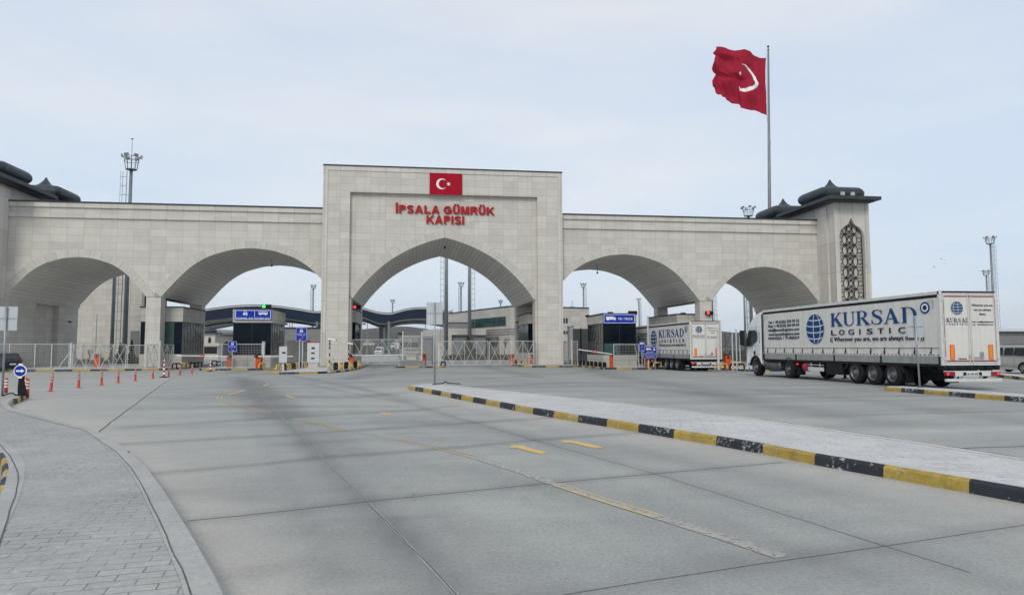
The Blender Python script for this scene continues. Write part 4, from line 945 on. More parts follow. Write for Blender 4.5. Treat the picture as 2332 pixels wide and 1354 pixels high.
# central gates
mesh_gate('braced_gate', 'open braced wire gate across the left lane of the central arch', gp(802,1.2), gp(936,1.0), 2.62, .14, 2, kick=.16)
mesh_gate('braced_gate', 'long closed braced gate leaf right of the central island', gp(1003,-.9), gp(1112,-1.0), 2.42, .1, 2, kick=.16)
mesh_gate('braced_gate', 'closed braced gate leaf meeting the right pier of the central arch', gp(1114,-1.0), gp(1216,-1.0), 2.42, .1, 2, kick=.16)
post('thick white gate post at the right edge of the central island', *gp(1000,-.9), 2.35, .12)
post('grey gate post against the right pier of the central arch', *gp(1219,-1.1), 2.3, .05, 'galv')
# island fence in the centre with concrete foot
p0, p1 = gp(918,-.8), gp(962,-.6)
t = thing('railing_panel', 'tall white picket railing on a concrete foot on the central island', 'railing', (p0[0], p0[1], gz(0)+KH)); L_ = p1[0]-p0[0]
mb = MB(); mb.box(-.25, L_+.25, -.2, .25, 0, .55); mb.build('concrete_foot', M['wallgrey'], t)
mb = MB(); mb.box(-.1, .02, -.06, .06, .55, 3.4); mb.build('post', M['gatewhite'], t)
mb = MB(); mb.box(L_-.15, L_, -.06, .06, .55, 3.35); mb.build('post', M['gatewhite'], t)
mb = MB()
for z in (2.9, 1.75, 1.35): mb.bar((0,0,z), (L_,0,z), .06)
mb.build('rail', M['gatewhite'], t)
mb = MB()
for k in range(22): mb.bar((L_*(k+.5)/22,.03,.9), (L_*(k+.5)/22,.03,3.3), .025)
mb.build('pickets', M['mesh'], t)
mb = MB()
for k in range(10): x = .35+L_*.5*k/10; mb.box(x, x+.08, .06, .08, .6, 1.3)
mb.build('pale_boards', M['cream'], t)
p0, p1 = gp(963,1.5), gp(981,3.5)
t = thing('railing_panel', 'lower grey picket railing behind the tall railing of the central island', 'railing', (p0[0], p0[1], gz(0)+KH), math.atan2(p1[1]-p0[1], p1[0]-p0[0])); L_ = 2.6
mb = MB(); mb.bar((0,0,2.7), (L_,0,2.7), .06); mb.bar((0,0,.5), (L_,0,.5), .06); mb.bar((L_,0,0), (L_,0,3.1), .1); mb.build('frame', M['galv'], t)
mb = MB()
for k in range(16): mb.bar((L_*k/16,0,.5), (L_*k/16,0,3.0), .03)
mb.build('pickets', M['galv'], t)
# open leaf right of the right pier
mesh_gate('braced_gate', 'narrow white gate leaf swung open beside the right pier', (13.0,-2.8), (12.75,2.5), 2.55, .1, 0)
post('slim white post at the open gate leaf beside the right pier', *gp(1302.5,-3.2), 2.6, .07)
post('tall white slab post behind the open gate leaf', *gp(1299,6), 4.1, .3, 'gatewhite')
mesh_gate('mesh_gate_leaf', 'white mesh gate leaf in front of the truck booth', gp(1397,-12.4), gp(1455,-12.4), 2.15, .25, 0)
b = gp(1457,-12.2); a = gp(1445,-12.2); st_ = MB(); st_.bar((0,0,0), (a[0]-b[0], 0, 2.0), .05); o = st_.build('fence_strut', M['gatewhite']); o.location = (b[0], -12.2, gz(-12)+KH); tag(o, 'slanted white strut left of the small truck lane sign', 'strut')
post('tall slim white pole rising before the curtain of the queueing truck', gp(1476.5,-12.3)[0], -12.3, 4.4, .07)
# low stone wall in front of truck booth
mb = MB(); a = gp(1399,-12.0)[0]; b = gp(1449,-12.0)[0]; mb.box(0, b-a, 0, .5, -.0, .98); o = mb.build('low_wall', M['boothstone']); o.location = (a, -11.9, gz(-12)+KH); tag(o, 'low stone clad wall at the foot of the truck booth', 'wall')
mb = MB(); a = gp(529,-5.2)[0]; b = gp(617,-5.2)[0]
# far tall fence panels behind right pier
t = thing('panel_fence', 'tall grey panel fence with posts between the right pier and the truck booth', 'fence', (*gp(1303,22), 0)); L_ = gp(1338,22)[0]-gp(1303,22)[0]+1.5
mb = MB(); mb.box(0, L_, 0, .1, .9, 4.3); mb.build('panel', M['door'], t)
for k in range(4): mb = MB(); mb.box(L_*k/3-.06, L_*k/3+.06, -.1, 0, 0, 4.4); mb.build('post', M['dark'], t)
mb = MB(); mb.box(-.1, L_+.1, -.15, .3, -.1, .9); mb.build('plinth', M['wallgrey'], t)

def barrier(label, px, py, v, arm=0, armz=.95, flip=1, tilt=0, disc=None, w=.38, col='orange', h=1.05):
    x = V(px, py, v)[0]; t = thing('barrier', label, 'barrier', (x, v, gz(v)+KH), 0, 'lift barriers in the lanes')
    mb = MB(); mb.box(-w/2, w/2, -.18, .18, 0, h); mb.build('cabinet', M[col], t, bevel=.02)
    mb = MB(); mb.box(-w/2-.01, w/2+.01, -.19, .19, h, h+.05); mb.box(-.06, .06, -.26, -.19, h-.22, h-.06); mb.build('cap', M['dark'], t)
    if arm:
        mb = MB(); mb.bar((0,-.24,armz), (flip*arm,-.24,armz+tilt), .09, .07); mb.build('arm', M['white'], t)
        mb = MB(); mb.bar((0,-.235,armz), (-flip*.35,-.235,armz), .14); mb.build('counterweight', M['dark'], t)
        if disc: mb = MB(); mb.lathe([(.17,0),(.17,-.02)], (flip*disc,-.31,armz+tilt*disc/arm), 'y', 20); d_ = mb.build('stop_disc', M['red'], t); mb = MB(); mb.box(flip*disc-.1, flip*disc+.1, -.345, -.332, armz+tilt*disc/arm-.03, armz+tilt*disc/arm+.03); mb.build('white_bar', M['white'], d_)
    return t
barrier('orange barrier cabinet with a white arm reaching left in front of the left booth', 522,820,-4.6, 4.4, 1.05, -1, .10, 2.2, h=1.15)
barrier('bright orange barrier cabinet with a white arm reaching right past the grey cabinet', 589,820,-5.9, 3.0, 1.05, 1, .0, 1.95, w=.46, h=1.15)
barrier('orange barrier cabinet at the left pier with a long white arm across the lane', 802,820,.2, 5.8, 1.05, 1, .05, w=.42, h=1.1)
barrier('orange barrier cabinet at the truck booth with a white arm tilted up', 1393,815,-11.6, 3.0, 1.15, -1, .42, 1.6, w=.3, h=1.2)
barrier('red orange cabinet behind the blue truck notice', 1475,820,-12.0, 0, w=.42, h=.85)
barrier('orange red barrier cabinet right of the queueing truck', 1656,820,-19.5, 0, w=.42, h=1.05)
barrier('orange cabinet behind the braced gate of the far left arch', 222,820,3, 0, w=.5, h=1.2)
barrier('red cabinet at the right edge of the central island', 966,820,.8, 0, w=.42, h=1.1)
barrier('small dark red cabinet behind the gates left of the right booth', 1166,815,4, 0, w=.5, h=1.0)
barrier('slim red cabinet against the right pier booth', 1211,815,1.5, 0, w=.35, h=1.0)

# ---------------------------------------------------------------- hoop bollards, posts, delineators
def hoop(label, x, y, rz, col, w=.8, h=.42, legs=2):
    mb = MB(); n = 6; r = .062; pts = [(-w/2,0,0)] + [(-w/2+.14-.14*math.cos(a), 0, h-.14+.14*math.sin(a)) for a in np.linspace(0, PI/2, n)] + [(w/2-.14+.14*math.sin(a), 0, h-.14+.14*math.cos(a)) for a in np.linspace(0, PI/2, n)] + [(w/2,0,0)]
    mb.tube(pts, r, 8)
    if legs == 3: mb.cyl((0,0,0), (0,0,h), r, r, 8)
    o = mb.build('hoop_bollard', M[col], smooth=True); o.location = (x, y, gz(y)+KH-.01); o.rotation_euler = (0,0,rz); return tag(o, label, 'bollard', 'hoop bollards along the island kerbs')
row = lambda px0, v0, px1, v1, n: [(lerp(gp(px0,v0)[0], gp(px1,v1)[0], k/max(1, n-1)), lerp(v0, v1, k/max(1, n-1))) for k in range(n)]
nth = ['first','second','third','fourth','fifth','sixth','seventh','eighth','ninth','tenth']
for k, (x, y) in enumerate(row(403,-3.3,452,1.5,4)): hoop('%s hoop in the row in front of the left booth, counted from the left' % nth[k], x, y, .9, ['black','yellow','black','black'][k], legs=3)
for k, (x, y) in enumerate([(gp(p, v)) for p, v in ((489,10),(500,6),(512,2))]): hoop('%s dark hoop left of the car and bus booth, counted from the far end' % nth[k], x, y, 1.2, 'black')
for k, (x, y) in enumerate(row(598,-5.9,650,4,5)): hoop('%s hoop along the right side of the car and bus booth, counted from the front' % nth[k], x, y, 1.1, 'yellow' if k % 2 == 0 else 'black', legs=3)
for k, (x, y) in enumerate([(-12.9+0*q, -17.2+q*2.05) for q in range(7)]): hoop('%s hoop on the left edge of the camera island, counted from its near tip' % nth[k], x, y, PI/2-.15, 'yellow' if k % 2 == 0 else 'black', w=1.0, h=.48, legs=3)
for k, (x, y) in enumerate([(-9.35+q*.22, -16.2+q*1.9) for q in range(7)]): hoop('%s hoop on the right edge of the camera island, counted from its near tip' % nth[k], x, y, PI/2-.12, 'yellow' if k % 2 == 0 else 'black', w=1.1, h=.55, legs=3)
for k, (x, y) in enumerate([(8.0, -1.2+q*2.2) for q in range(4)]): hoop('%s hoop along the lane edge of the right pier, counted from the front' % nth[k], x, y, PI/2, 'yellow' if k % 2 == 0 else 'black', legs=3)
for k, (x, y) in enumerate([(13.55, 2.8-q*1.5) for q in range(10)]): hoop('%s hoop along the left side of the truck booth, counted from the far end' % nth[k], x, y, PI/2, 'black', legs=3)
for k, (x, y) in enumerate([(gp(1497,-13)), (gp(1489,-12.2))]): hoop(['pale yellow hoop right of the red orange cabinet by the queueing truck','dark hoop just left of the pale one by the queueing truck'][k], x, y, .3, ['yellow','black'][k])
hoop('long yellow three legged hoop right of the rear of the queueing truck', *gp(1641,-20.5), .25, 'yellow', 1.1, .42, 3)
hoop('long black three legged hoop in front of the white cab of the near truck', *gp(1678,-22.0), .1, 'black', 1.15, .42, 3)
hoop('yellow hoop behind the black three legged hoop', *gp(1680,-15), .2, 'yellow', .9, .42, 3)
hoop('second yellow hoop deeper behind the orange red cabinet', *gp(1668,-10), .2, 'yellow', .9, .42, 3)
hoop('single dark hoop at the right end of the central island', -.2, -1.2, .8, 'black', .6, .4)

dm = MB(); dm.lathe([(.045,.10),(.042,.62),(.036,.70),(.012,.74)], n=12)
def delineator():
    t = thing('delineator_post', '', 'traffic post', group='flexible orange traffic posts on the concrete')
    mb = MB(); mb.lathe([(.115,0),(.115,.015),(.07,.03),(.058,.06),(.052,.30),(.042,.60),(.038,.70),(.012,.745)], n=14); mb.build('post', M['delin'], t, smooth=True)
    for z in (.40, .52, .64):
        mb = MB(); r0 = .052-(z-.3)*.034; mb.lathe([(r0+.002,z-.03),(r0+.004,z-.03),(r0+.003,z+.03),(r0+.001,z+.03)], n=14); mb.build('band', M['bandgrey'], t)
    return t
d0 = delineator(); dl = [((115,891),.09),((179,883),.0),((231,877),.02),((269,871.5),0),((308,867),-.01),((348,862),0),((384,858.5),.01),((410,854),0),((437,851),0)]
for k, (p, tilt) in enumerate(dl):
    x, y = G(*p); o = d0 if k == 0 else copy_tree(d0); o.location = (x, y, gz(y)); o.rotation_euler = (0, tilt, random.uniform(0, 3))
    o['label'] = ('leaning orange traffic post, nearest of the row on the left' if k == 0 else '%s orange traffic post of the row on the left, counted from the nearest' % nth[k])
# big striped posts at the nose of the pavement
def bigpost(label, x, y, h=.64, z=0):
    t = thing('striped_post', label, 'traffic post', (x, y, z), 0, 'orange and white posts at the pavement tip')
    mb = MB(); mb.lathe([(.060,0),(.056,.4),(.052,h-.02),(.044,h),(.01,h+.01)], n=16); mb.build('post', M['delin'], t, smooth=True)
    for k in range(3):
        z_ = h-.10-k*.105; r0 = .0565-(z_-.2)*.006
        mb = MB(); mb.lathe([(r0-.004,z_-.026),(r0+.003,z_-.026),(r0+.002,z_+.026),(r0-.005,z_+.026)], n=16); mb.build('band', M['white'], t)
    return t
for (px, py, lab) in ((13,902,'orange and white post left of the round arrow sign'), (43.5,900,'orange and white post in front of the arrow sign base'), (59,902,'orange and white post right of the arrow sign'), (61.5,906,'orange and white post nearest the kerb right of the arrow sign')):
    x, y = G(px, py, .02); bigpost(lab, x, y, .66, gz(y)+.02)
x, y = G(46, 901, .16); t = thing('arrow_sign', 'round blue sign with a white right arrow on a black stand at the pavement tip', 'sign', (x, y, .16), -.0)
mb = MB(); mb.prism([(-.10,0),(.19,0),(.12,.30),(.07,.5),(.08,.70),(-.09,.70),(-.11,.5),(-.12,.3)], lambda a, b, c: (a, c, b), .05, .08); mb.build('stand', M['black'], t)
zc_ = .83; r_ = .20
mb = MB(); mb.lathe([(r_,0),(r_,-.03)], (-.02,-.01,zc_), 'y', 32); mb.box(-.08,.04,-.035,-.012,zc_+r_-.02,zc_+r_+.045); mb.box(-.08,.04,-.035,-.012,zc_-r_-.045,zc_-r_+.02); mb.build('disc_rim', M['white'], t)
mb = MB(); mb.lathe([(r_-.028,0),(r_-.028,-.004)], (-.02,-.042,zc_), 'y', 32); mb.build('disc', M['blue'], t)
mb = MB(); mb.prism([(-.135,-.026),(.04,-.026),(.04,-.065),(.14,0),(.04,.065),(.04,.026),(-.135,.026),(-.11,0)], lambda a, b, c: (a-.02, c, zc_+b), -.048, -.055); mb.build('arrow', M['white'], t)
mb = MB(); mb.tube([(-.55,-.05,.02),(-.4,0,.07),(-.25,.0,.10),(-.12,-.02,.03),(.1,0,.02),(.25,.05,.02)], .022, 8); mb.build('hose', M['black'], t)
# tall striped cones with white top
for (px, py, lab) in ((373,859,'tall red and white striped post on a black foot nearer the pillar'), (479,845.5,'tall red and white striped post on a black foot near the car and bus booth')):
    x, y = G(px, py); t = thing('striped_cone', lab, 'traffic cone', (x, y, gz(y)))
    mb = MB(); mb.lathe([(.26,0),(.26,.04),(.08,.07)], n=8); mb.build('foot', M['black'], t)
    for k in range(8):
        z_ = .06+k*.135; r0 = .068-.004*k; mb = MB(); mb.lathe([(r0,z_),(r0-.004,z_+.134)] if k < 7 else [(.035,z_),(.015,z_+.12)], n=12); mb.build('band', M['delin' if k % 2 == 0 and k < 7 else 'white'], t)

# ---------------------------------------------------------------- sign backs on poles
def sign_back(label, px, py, pxt, ytop, w_px, ytop_plate, ybot_plate, plate_l, dz=KH):
    x, y = G(px, py, dz); dist = (y-CY)
    zt = V(pxt, ytop, y)[1]; t = thing('road_sign', label, 'road sign', (x, y, gz(y)+dz))
    g = gz(y)+dz
    x0 = V(plate_l, ytop_plate, y)[0]-x; x1 = V(plate_l+w_px, ytop_plate, y)[0]-x; z1 = V(pxt, ytop_plate, y)[1]-g; z0 = V(pxt, ybot_plate, y)[1]-g
    xt = V(pxt, ytop_plate, y)[0]-x
    mb = MB(); mb.cyl((0,0,0), (xt,0,z1-.01), .034, .034, 14); mb.lathe([(.09,0),(.09,.015)], n=12); mb.build('pole', M['galv'], t, smooth=True)
    mb = MB(); mb.box(x0, x1, .045, .055, z0, z1); mb.build('plate_back', M['galvl'], t)
    mb = MB(); zm = (z0+z1)/2; mb.box(x0+.03, x1-.03, .03, .045, zm-.012, zm+.012); mb.build('clamp_rail', M['galv'], t)
    return t
sign_back('back of a rectangular sign on a pole at the big traffic island tip', 990,876, 990, 688, 36.5, 688, 738.5, 971.5)
sign_back('back of a rectangular sign on a slightly leaning pole beside the near truck', 2095,882.5, 2083, 718, 36, 718.5, 768, 2067)
sign_back('back of a rectangular sign on the pole at the far left edge', 5,901, 14.5, 698, 62, 697.5, 752, -23)
x, y = G(1012, 875, KH); mb = MB(); pts = [(-.5,.0,.02),(-.3,.05,.03),(-.05,.0,.05),(.05,.1,.12),(.15,.02,.05),(.4,.1,.03),(.7,.05,.02)]; mb.tube(pts, .022, 6); o = mb.build('hose_scrap', M['black']); o.location = (x, y+.1, gz(y)+KH); tag(o, 'scrap of black hose lying at the tip of the big traffic island', 'hose')

# ---------------------------------------------------------------- small blue lane signs
def small_sign(label, pxs, ys, v, wpx, hpx, basepy, kind, poles=1, arrow=None):
    x, z1 = V(pxs, ys, v); x1, z0 = V(pxs+wpx, ys+hpx, v); w = x1-x; h = z1-z0; g = gz(v)+KH
    t = thing('lane_sign', label, 'sign', (x, v, g)); z0 -= g; z1 -= g
    for k in range(poles):
        xx = w*(.5 if poles == 1 else (.35, .62)[k]); mb = MB(); mb.cyl((xx,.06,0), (xx,.06,z1-.1), .035 if poles == 1 else .05, n=10); mb.build('pole', M['galvl'], t)
    mb = MB(); mb.box(0, w, 0, .02, z0, z1); mb.build('panel', M['blue'], t)
    mb = MB(); e = .02
    for a in ((e, w-e, z0+e, z0+e+.015), (e, w-e, z1-e-.015, z1-e)): mb.box(a[0], a[1], -.005, -.001, a[2], a[3])
    for a in (e, w-e-.015): mb.box(a, a+.015, -.005, -.001, z0+e+.016, z1-e-.016)
    mb.build('border', M['white'], t)
    f = lambda a, b, c: (a, c-.002, z0+b); mb = MB()
    if kind == 'car': icon_car(mb, f, (w*.5, h*.68), h*.22, 0)
    else: icon_truck(mb, f, (w*.5, h*.74), w*.24)
    mb.build('pictogram', [M['white'], M['blue']], t)
    mb = MB(); put_text(mb, 'OTOMOBİL / CAR' if kind == 'car' else 'TIR', (w*.5,-.003,z0+h*.52), (1,0,0), (0,0,1), h*.06, w*.78 if kind == 'car' else w*.25, .01, align='c')
    put_text(mb, 'OTOBÜS / BUS' if kind == 'car' else 'TRUCK', (w*.5,-.003,z0+h*.40), (1,0,0), (0,0,1), h*.06, w*.7 if kind == 'car' else w*.5, .01, align='c'); mb.build('lettering', M['white'], t)
    if arrow:
        s_ = arrow; c0, c1 = w*.5, z0+h*.17; k = h*.13; mb = MB(); A_ = [(-1,-1),(-.9,.2),(-.55,-.15),(.7,.95),(1.0,.65),(-.15,-.5),(.2,-.85)]
        mb.prism([(c0+s_*a*k, c1+b*k) for a, b in A_], lambda a, b, c: (a, c, b), -.003, -.006); mb.build('arrow_outline', M['white'], t)
        mb = MB(); mb.prism([(c0+s_*a*k*.82, c1+b*k*.82) for a, b in A_], lambda a, b, c: (a, c, b), -.008, -.012); mb.build('arrow', M['red'], t)
    return t
small_sign('small blue car lane sign on two grey poles left of the central pier', 674, 745.5, -12.5, 24.5, 31, 848, 'car', 2, 1)
small_sign('small blue car lane sign before the car and bus booth', 519.5, 776.5, -6.0, 19.5, 24, 836, 'car', 1, -1)
small_sign('small blue truck lane sign on a pole right of the mesh gate leaf', 1455.5, 778, -12.7, 13.5, 21, 832, 'truck', 1, -1)
x, z1 = V(1464, 788.5, -12.6); x1, z0 = V(1496.5, 815, -12.6); w = x1-x; h = z1-z0
nb = board_sign('notice_board', 'wide blue notice with a small truck, a warning triangle and lines of white text', (x,-12.6,z0), w, h, .04)
mb = MB(); put_text(mb, 'TIR ARAÇLARI', (w*.5,-.004,h*.50), (1,0,0), (0,0,1), h*.08, w*.5, .01, align='c'); put_text(mb, 'BU PERONDAN GEÇİŞ YAPACAKTIR', (w*.5,-.004,h*.36), (1,0,0), (0,0,1), h*.08, w*.84, .01, align='c')
put_text(mb, 'TRUCKS MUST PASS THROUGH', (w*.5,-.004,h*.20), (1,0,0), (0,0,1), h*.06, w*.82, .01, align='c'); put_text(mb, 'THIS LANE ONLY', (w*.5,-.004,h*.1), (1,0,0), (0,0,1), h*.06, w*.6, .01, align='c'); mb.build('lettering', M['white'], nb)
mb = MB(); icon_truck(mb, fz, (w*.42, h*.70), h*.16); mb.build('pictogram', [M['white'], M['blue']], nb)
mb = MB(); mb.prism([(w*.70,h*.66),(w*.90,h*.66),(w*.80,h*.92)], fz, 0, -.01); mb.build('warning_triangle', M['white'], nb); mb = MB(); mb.prism([(w*.76,h*.69),(w*.84,h*.69),(w*.80,h*.80)], fz, -.012, -.016); mb.build('triangle_mark', M['red'], nb)
mb = MB()
for xx in (.15, w-.15): mb.bar((xx,.07,-.95), (xx,.07,h*.5), .05)
mb.build('pole', M['galvl'], nb)

# ---------------------------------------------------------------- cabinets and camera poles
def cabinet(label, px, py, v, w, h, legs, windows, rz=0, pole=True, top=None):
    x = V(px, py, v)[0]; t = thing('control_cabinet', label, 'cabinet', (x, v, gz(v)+KH), rz)
    mb = MB(); mb.box(-w/2, w/2, -.2, .2, legs, legs+h); mb.build('housing', M['cabinet'], t, bevel=.015)
    mb = MB(); (mb.box(-.09, .09, -.08, .08, 0, legs) if pole else mb.box(-w*.4, w*.4, -.15, .15, 0, legs)); mb.build('stand', M['cabinet'] if pole else M['cream'], t)
    for (a, b, c, d) in windows: mb = MB(); mb.box(a*w-w/2, b*w-w/2, -.212, -.201, legs+c*h, legs+d*h); mb.build('display', M['glasswin'], t)
    if top: mb = MB(); mb.box(-w/2, w/2, -.21, .2, legs+h+.01, legs+h+.08); mb.build('red_trim', M['red'], t)
    return t
cabinet('narrow grey cabinet on a white stand at the tip of the camera island', 644, 830, -15.6, .56, 1.22, .62, [(.35,.8,.56,.67)], .25)
cabinet('large white control cabinet with three dark displays left of the central pier', 714, 800, -3.5, 1.1, 1.85, .42, [(.35,.62,.68,.78),(.33,.62,.44,.52),(.33,.62,.18,.26)], 0, False, True)
def cam_pole(label, px, py, h, striped=True, hw=.05, head='white', dirx=1, foot=True):
    x, y = G(px, py, KH); t = thing('camera_pole', label, 'camera pole', (x, y, gz(y)+KH))
    if foot: mb = MB(); mb.lathe([(.16,0),(.07,.25),(.06,.42)], n=8); mb.build('foot', M['galv'], t)
    n = 7
    for k in range(n):
        z0, z1 = lerp(.4, h, k/n), lerp(.4, h, (k+1)/n); mb = MB(); mb.cyl((0,0,z0), (0,0,z1), hw, hw, 10); mb.build('pole_band', M[['gatewhite','tailoff' if striped == 1 else 'dark'][k % 2]] if striped else M['galv'], t)
    mb = MB(); mb.bar((0,0,h), (0,0,h+.12), .05); mb.bar((-.1*dirx,0,h+.12), (.18*dirx,-.05,h+.16), .05); mb.cyl((-.05,-.02,h-.1), (.05,-.02,h-.1), .08, n=10); mb.build('bracket', M['dark'], t)
    mb = MB(); mb.bar((-.12*dirx,-.03,h+.25), (.42*dirx,-.12,h+.17), .13, .12); mb.build('camera_housing', M['white' if head == 'white' else 'dark'], t)
    mb = MB(); mb.bar((.43*dirx,-.121,h+.17), (.45*dirx,-.123,h+.168), .1); mb.build('lens', M['dark'], t)
    return t
cam_pole('red and white striped camera pole nearest on the camera island', 750, 848, 2.05, 1)
cam_pole('slim striped pole with a tilted antenna like camera in front of the central pier', 775, 833, 2.35, 1, .04, 'dark', 1, False)
cam_pole('dark striped camera pole at the right edge of the central pier', 793.5, 834, 2.0, 2, .045, 'white', 1, False)
def picket(name, label, p0, p1, h, n, mat, cat='fence', rails=(.4, .9), w=.05):
    t = thing(name, label, cat, (p0[0], p0[1], gz(p0[1])), math.atan2(p1[1]-p0[1], p1[0]-p0[0])); L_ = math.hypot(p1[0]-p0[0], p1[1]-p0[1])
    mb = MB()
    for k in range(n): x = L_*(k+.5)/n; mb.box(x-w/2, x+w/2, -.01, .01, .1, h*random.uniform(.96, 1.0))
    mb.build('pickets', M[mat], t); mb = MB()
    for r_ in rails: mb.bar((0,.03,h*r_), (L_,.03,h*r_), .05)
    mb.build('rail', M[mat], t); return t
picket('picket_fence', 'weathered grey picket fence behind the small car sign left of the central pier', gp(652,10), gp(706,12), 2.9, 46, 'gatewhite', w=.10)

# ---------------------------------------------------------------- SEMI TRUCKS
TL, TW, TH = 14.3, 2.52, 3.9
def wheel(parent, x, y, r, w, side, name='wheel', rimmat='rim', nuts=10, dual=False, hubout=0.0):
    """wheel with its axle along x; side -1: outer face towards -x"""
    s_ = side; mb = MB(); hw = w/2
    mb.lathe([(r*.60,-hw),(r*.80,-hw-.004),(r*.93,-hw+.02),(r,-hw+.06),(r,hw-.06),(r*.93,hw-.02),(r*.80,hw+.004),(r*.60,hw)], (x, y, r), 'x', 32, False)
    o = mb.build(name, M['tyre'], parent, smooth=True); o.modifiers.new('e', 'EDGE_SPLIT').split_angle = math.radians(40)
    mb = MB(); xo = x + s_*hw
    prof = [(r*.60, .006), (r*.58, .012), (r*.54, -.03), (r*.50, -.085), (r*.34, -.10), (r*.27, -.06+hubout), (r*.20, -.02+hubout), (r*.19, .01+hubout), (r*.10, .03+hubout)]
    if dual: prof = [(r*.60, .006), (r*.57, .0), (r*.55, -.12), (r*.36, -.15), (r*.27, -.10), (r*.22, .02), (r*.12, .05)]
    mb.lathe([(a, s_*b) for a, b in prof], (xo, y, r), 'x', 32, None)
    rm = mb.build('rim', M[rimmat], o, smooth=True); rm.modifiers.new('e', 'EDGE_SPLIT').split_angle = math.radians(30)
    mb = MB(); mb.mi = 0
    for k in range(nuts):
        a = 2*PI*k/nuts; c = (xo + s_*(-.083 if not dual else -.13), y+math.cos(a)*r*.42, r+math.sin(a)*r*.42); mb.cyl(c, (c[0]+s_*.022, c[1], c[2]), .028, .02, 7)
    mb.build('hand_holes', M['black'], o)
    return o
def serif(mb, ch, fn, d0):
    """heavy roman capitals in a box 1 wide 1 high"""
    k = [0]
    def P(q):
        k[0] += 1; mb.prism(q, fn, 0, d0 + .0012*k[0])
    def rect(a, b, c, d): P([(a,c),(b,c),(b,d),(a,d)])
    def arc(cx, cz, rx, rz, tx, tz, a0, a1, n=14):
        o_ = [(cx+rx*math.cos(a), cz+rz*math.sin(a)) for a in np.linspace(a0, a1, n)]; i_ = [(cx+(rx-tx)*math.cos(a), cz+(rz-tz)*math.sin(a)) for a in np.linspace(a0, a1, n)]
        for j in range(n-1): mb.prism([o_[j], o_[j+1], i_[j+1], i_[j]], fn, 0, d0)
    s = .05
    if ch == 'K':
        rect(.09,.31,s,1-s); rect(0,.40,0,s); rect(0,.40,1-s,1); P([(.29,.40),(.29,.50),(.72,1-s),(.80,1-s)]); P([(.36,.52),(.52,.66),(.99,s),(.72,s)]); rect(.60,.95,1-s,1); rect(.62,1.06,0,s)
    if ch == 'U':
        rect(.10,.29,.3,1-s); rect(0,.40,1-s,1); rect(.80,.86,.3,1-s); rect(.66,1.0,1-s,1); arc(.48,.32,.38,.33,.19,.07,PI,1.5*PI); arc(.48,.32,.38,.33,.06,.07,1.5*PI,2*PI)
    if ch == 'R':
        rect(.10,.30,s,1-s); rect(0,.40,0,s); rect(0,.45,1-s,1); arc(.45,.745,.38,.255,.20,.05,-PI/2,PI/2); rect(.30,.46,.49,.54); P([(.40,.49),(.60,.49),(1.0,s),(.74,s)]); rect(.70,1.08,0,s)
    if ch == 'S':
        c = [(.80,.74,.03),(.76,.86,.05),(.62,.955,.06),(.45,.975,.06),(.27,.93,.11),(.20,.80,.17),(.27,.66,.20),(.48,.53,.21),(.70,.42,.20),(.78,.25,.17),(.70,.10,.12),(.52,.03,.06),(.34,.035,.06),(.19,.11,.05),(.12,.27,.03)]
        pts = [Vector(q[:2]) for q in c]; Ls, Rs = [], []
        for i, q in enumerate(pts):
            t = (pts[min(i+1, len(pts)-1)]-pts[max(i-1, 0)]).normalized(); n_ = Vector((-t.y, t.x)); Ls.append(q+n_*c[i][2]/2); Rs.append(q-n_*c[i][2]/2)
        for i in range(len(pts)-1): mb.prism([tuple(Ls[i]), tuple(Ls[i+1]), tuple(Rs[i+1]), tuple(Rs[i])], fn, 0, d0)
        rect(.78,.83,.66,.97); rect(.09,.14,.03,.34)
    if ch == 'A':
        P([(.10,s),(.17,s),(.50,.86),(.46,.99)]); P([(.40,.99),(.56,1.0),(.97,s),(.70,s)]); rect(.25,.72,.30,.36); rect(0,.30,0,s); rect(.62,1.06,0,s)
    if ch == 'D':
        rect(.10,.30,s,1-s); rect(0,.40,0,s); rect(0,.42,1-s,1); arc(.40,.5,.55,.5,.20,.055,-PI/2,PI/2,20)
def globe(mb, c, rx, rz, fn, t=0, tb=.003, seg=32):
    mb.mi = 0; mb.prism([(c[0]+rx*math.cos(a), c[1]+rz*math.sin(a)) for a in np.linspace(0, 2*PI, seg+1)[:-1]], fn, t, tb)
    mb.mi = 1
    for z in (-.62,-.2,.22,.62):           # curved parallels
        q = math.sqrt(1-z*z)*.99; m_ = 10
        for j in range(m_):
            a, b = -q+2*q*j/m_, -q+2*q*(j+1)/m_; cz = lambda u: z - .10*math.sqrt(max(0, 1-(u/q)**2))+.04
            w = .035; mb.prism([(c[0]+a*rx, c[1]+(cz(a)-w)*rz), (c[0]+b*rx, c[1]+(cz(b)-w)*rz), (c[0]+b*rx, c[1]+(cz(b)+w)*rz), (c[0]+a*rx, c[1]+(cz(a)+w)*rz)], fn, t, tb*1.5)
    for k in (-.62, .18):
        m_ = 12
        for j in range(m_):
            a, b = -.95+1.9*j/m_, -.95+1.9*(j+1)/m_; cx = lambda z: k*math.sqrt(max(0, 1-z*z)); w = .03
            mb.prism([(c[0]+(cx(a)-w)*rx, c[1]+a*rz), (c[0]+(cx(b)-w)*rx, c[1]+b*rz), (c[0]+(cx(b)+w)*rx, c[1]+b*rz), (c[0]+(cx(a)+w)*rx, c[1]+a*rz)], fn, t, tb*1.8)
    mb.mi = 0
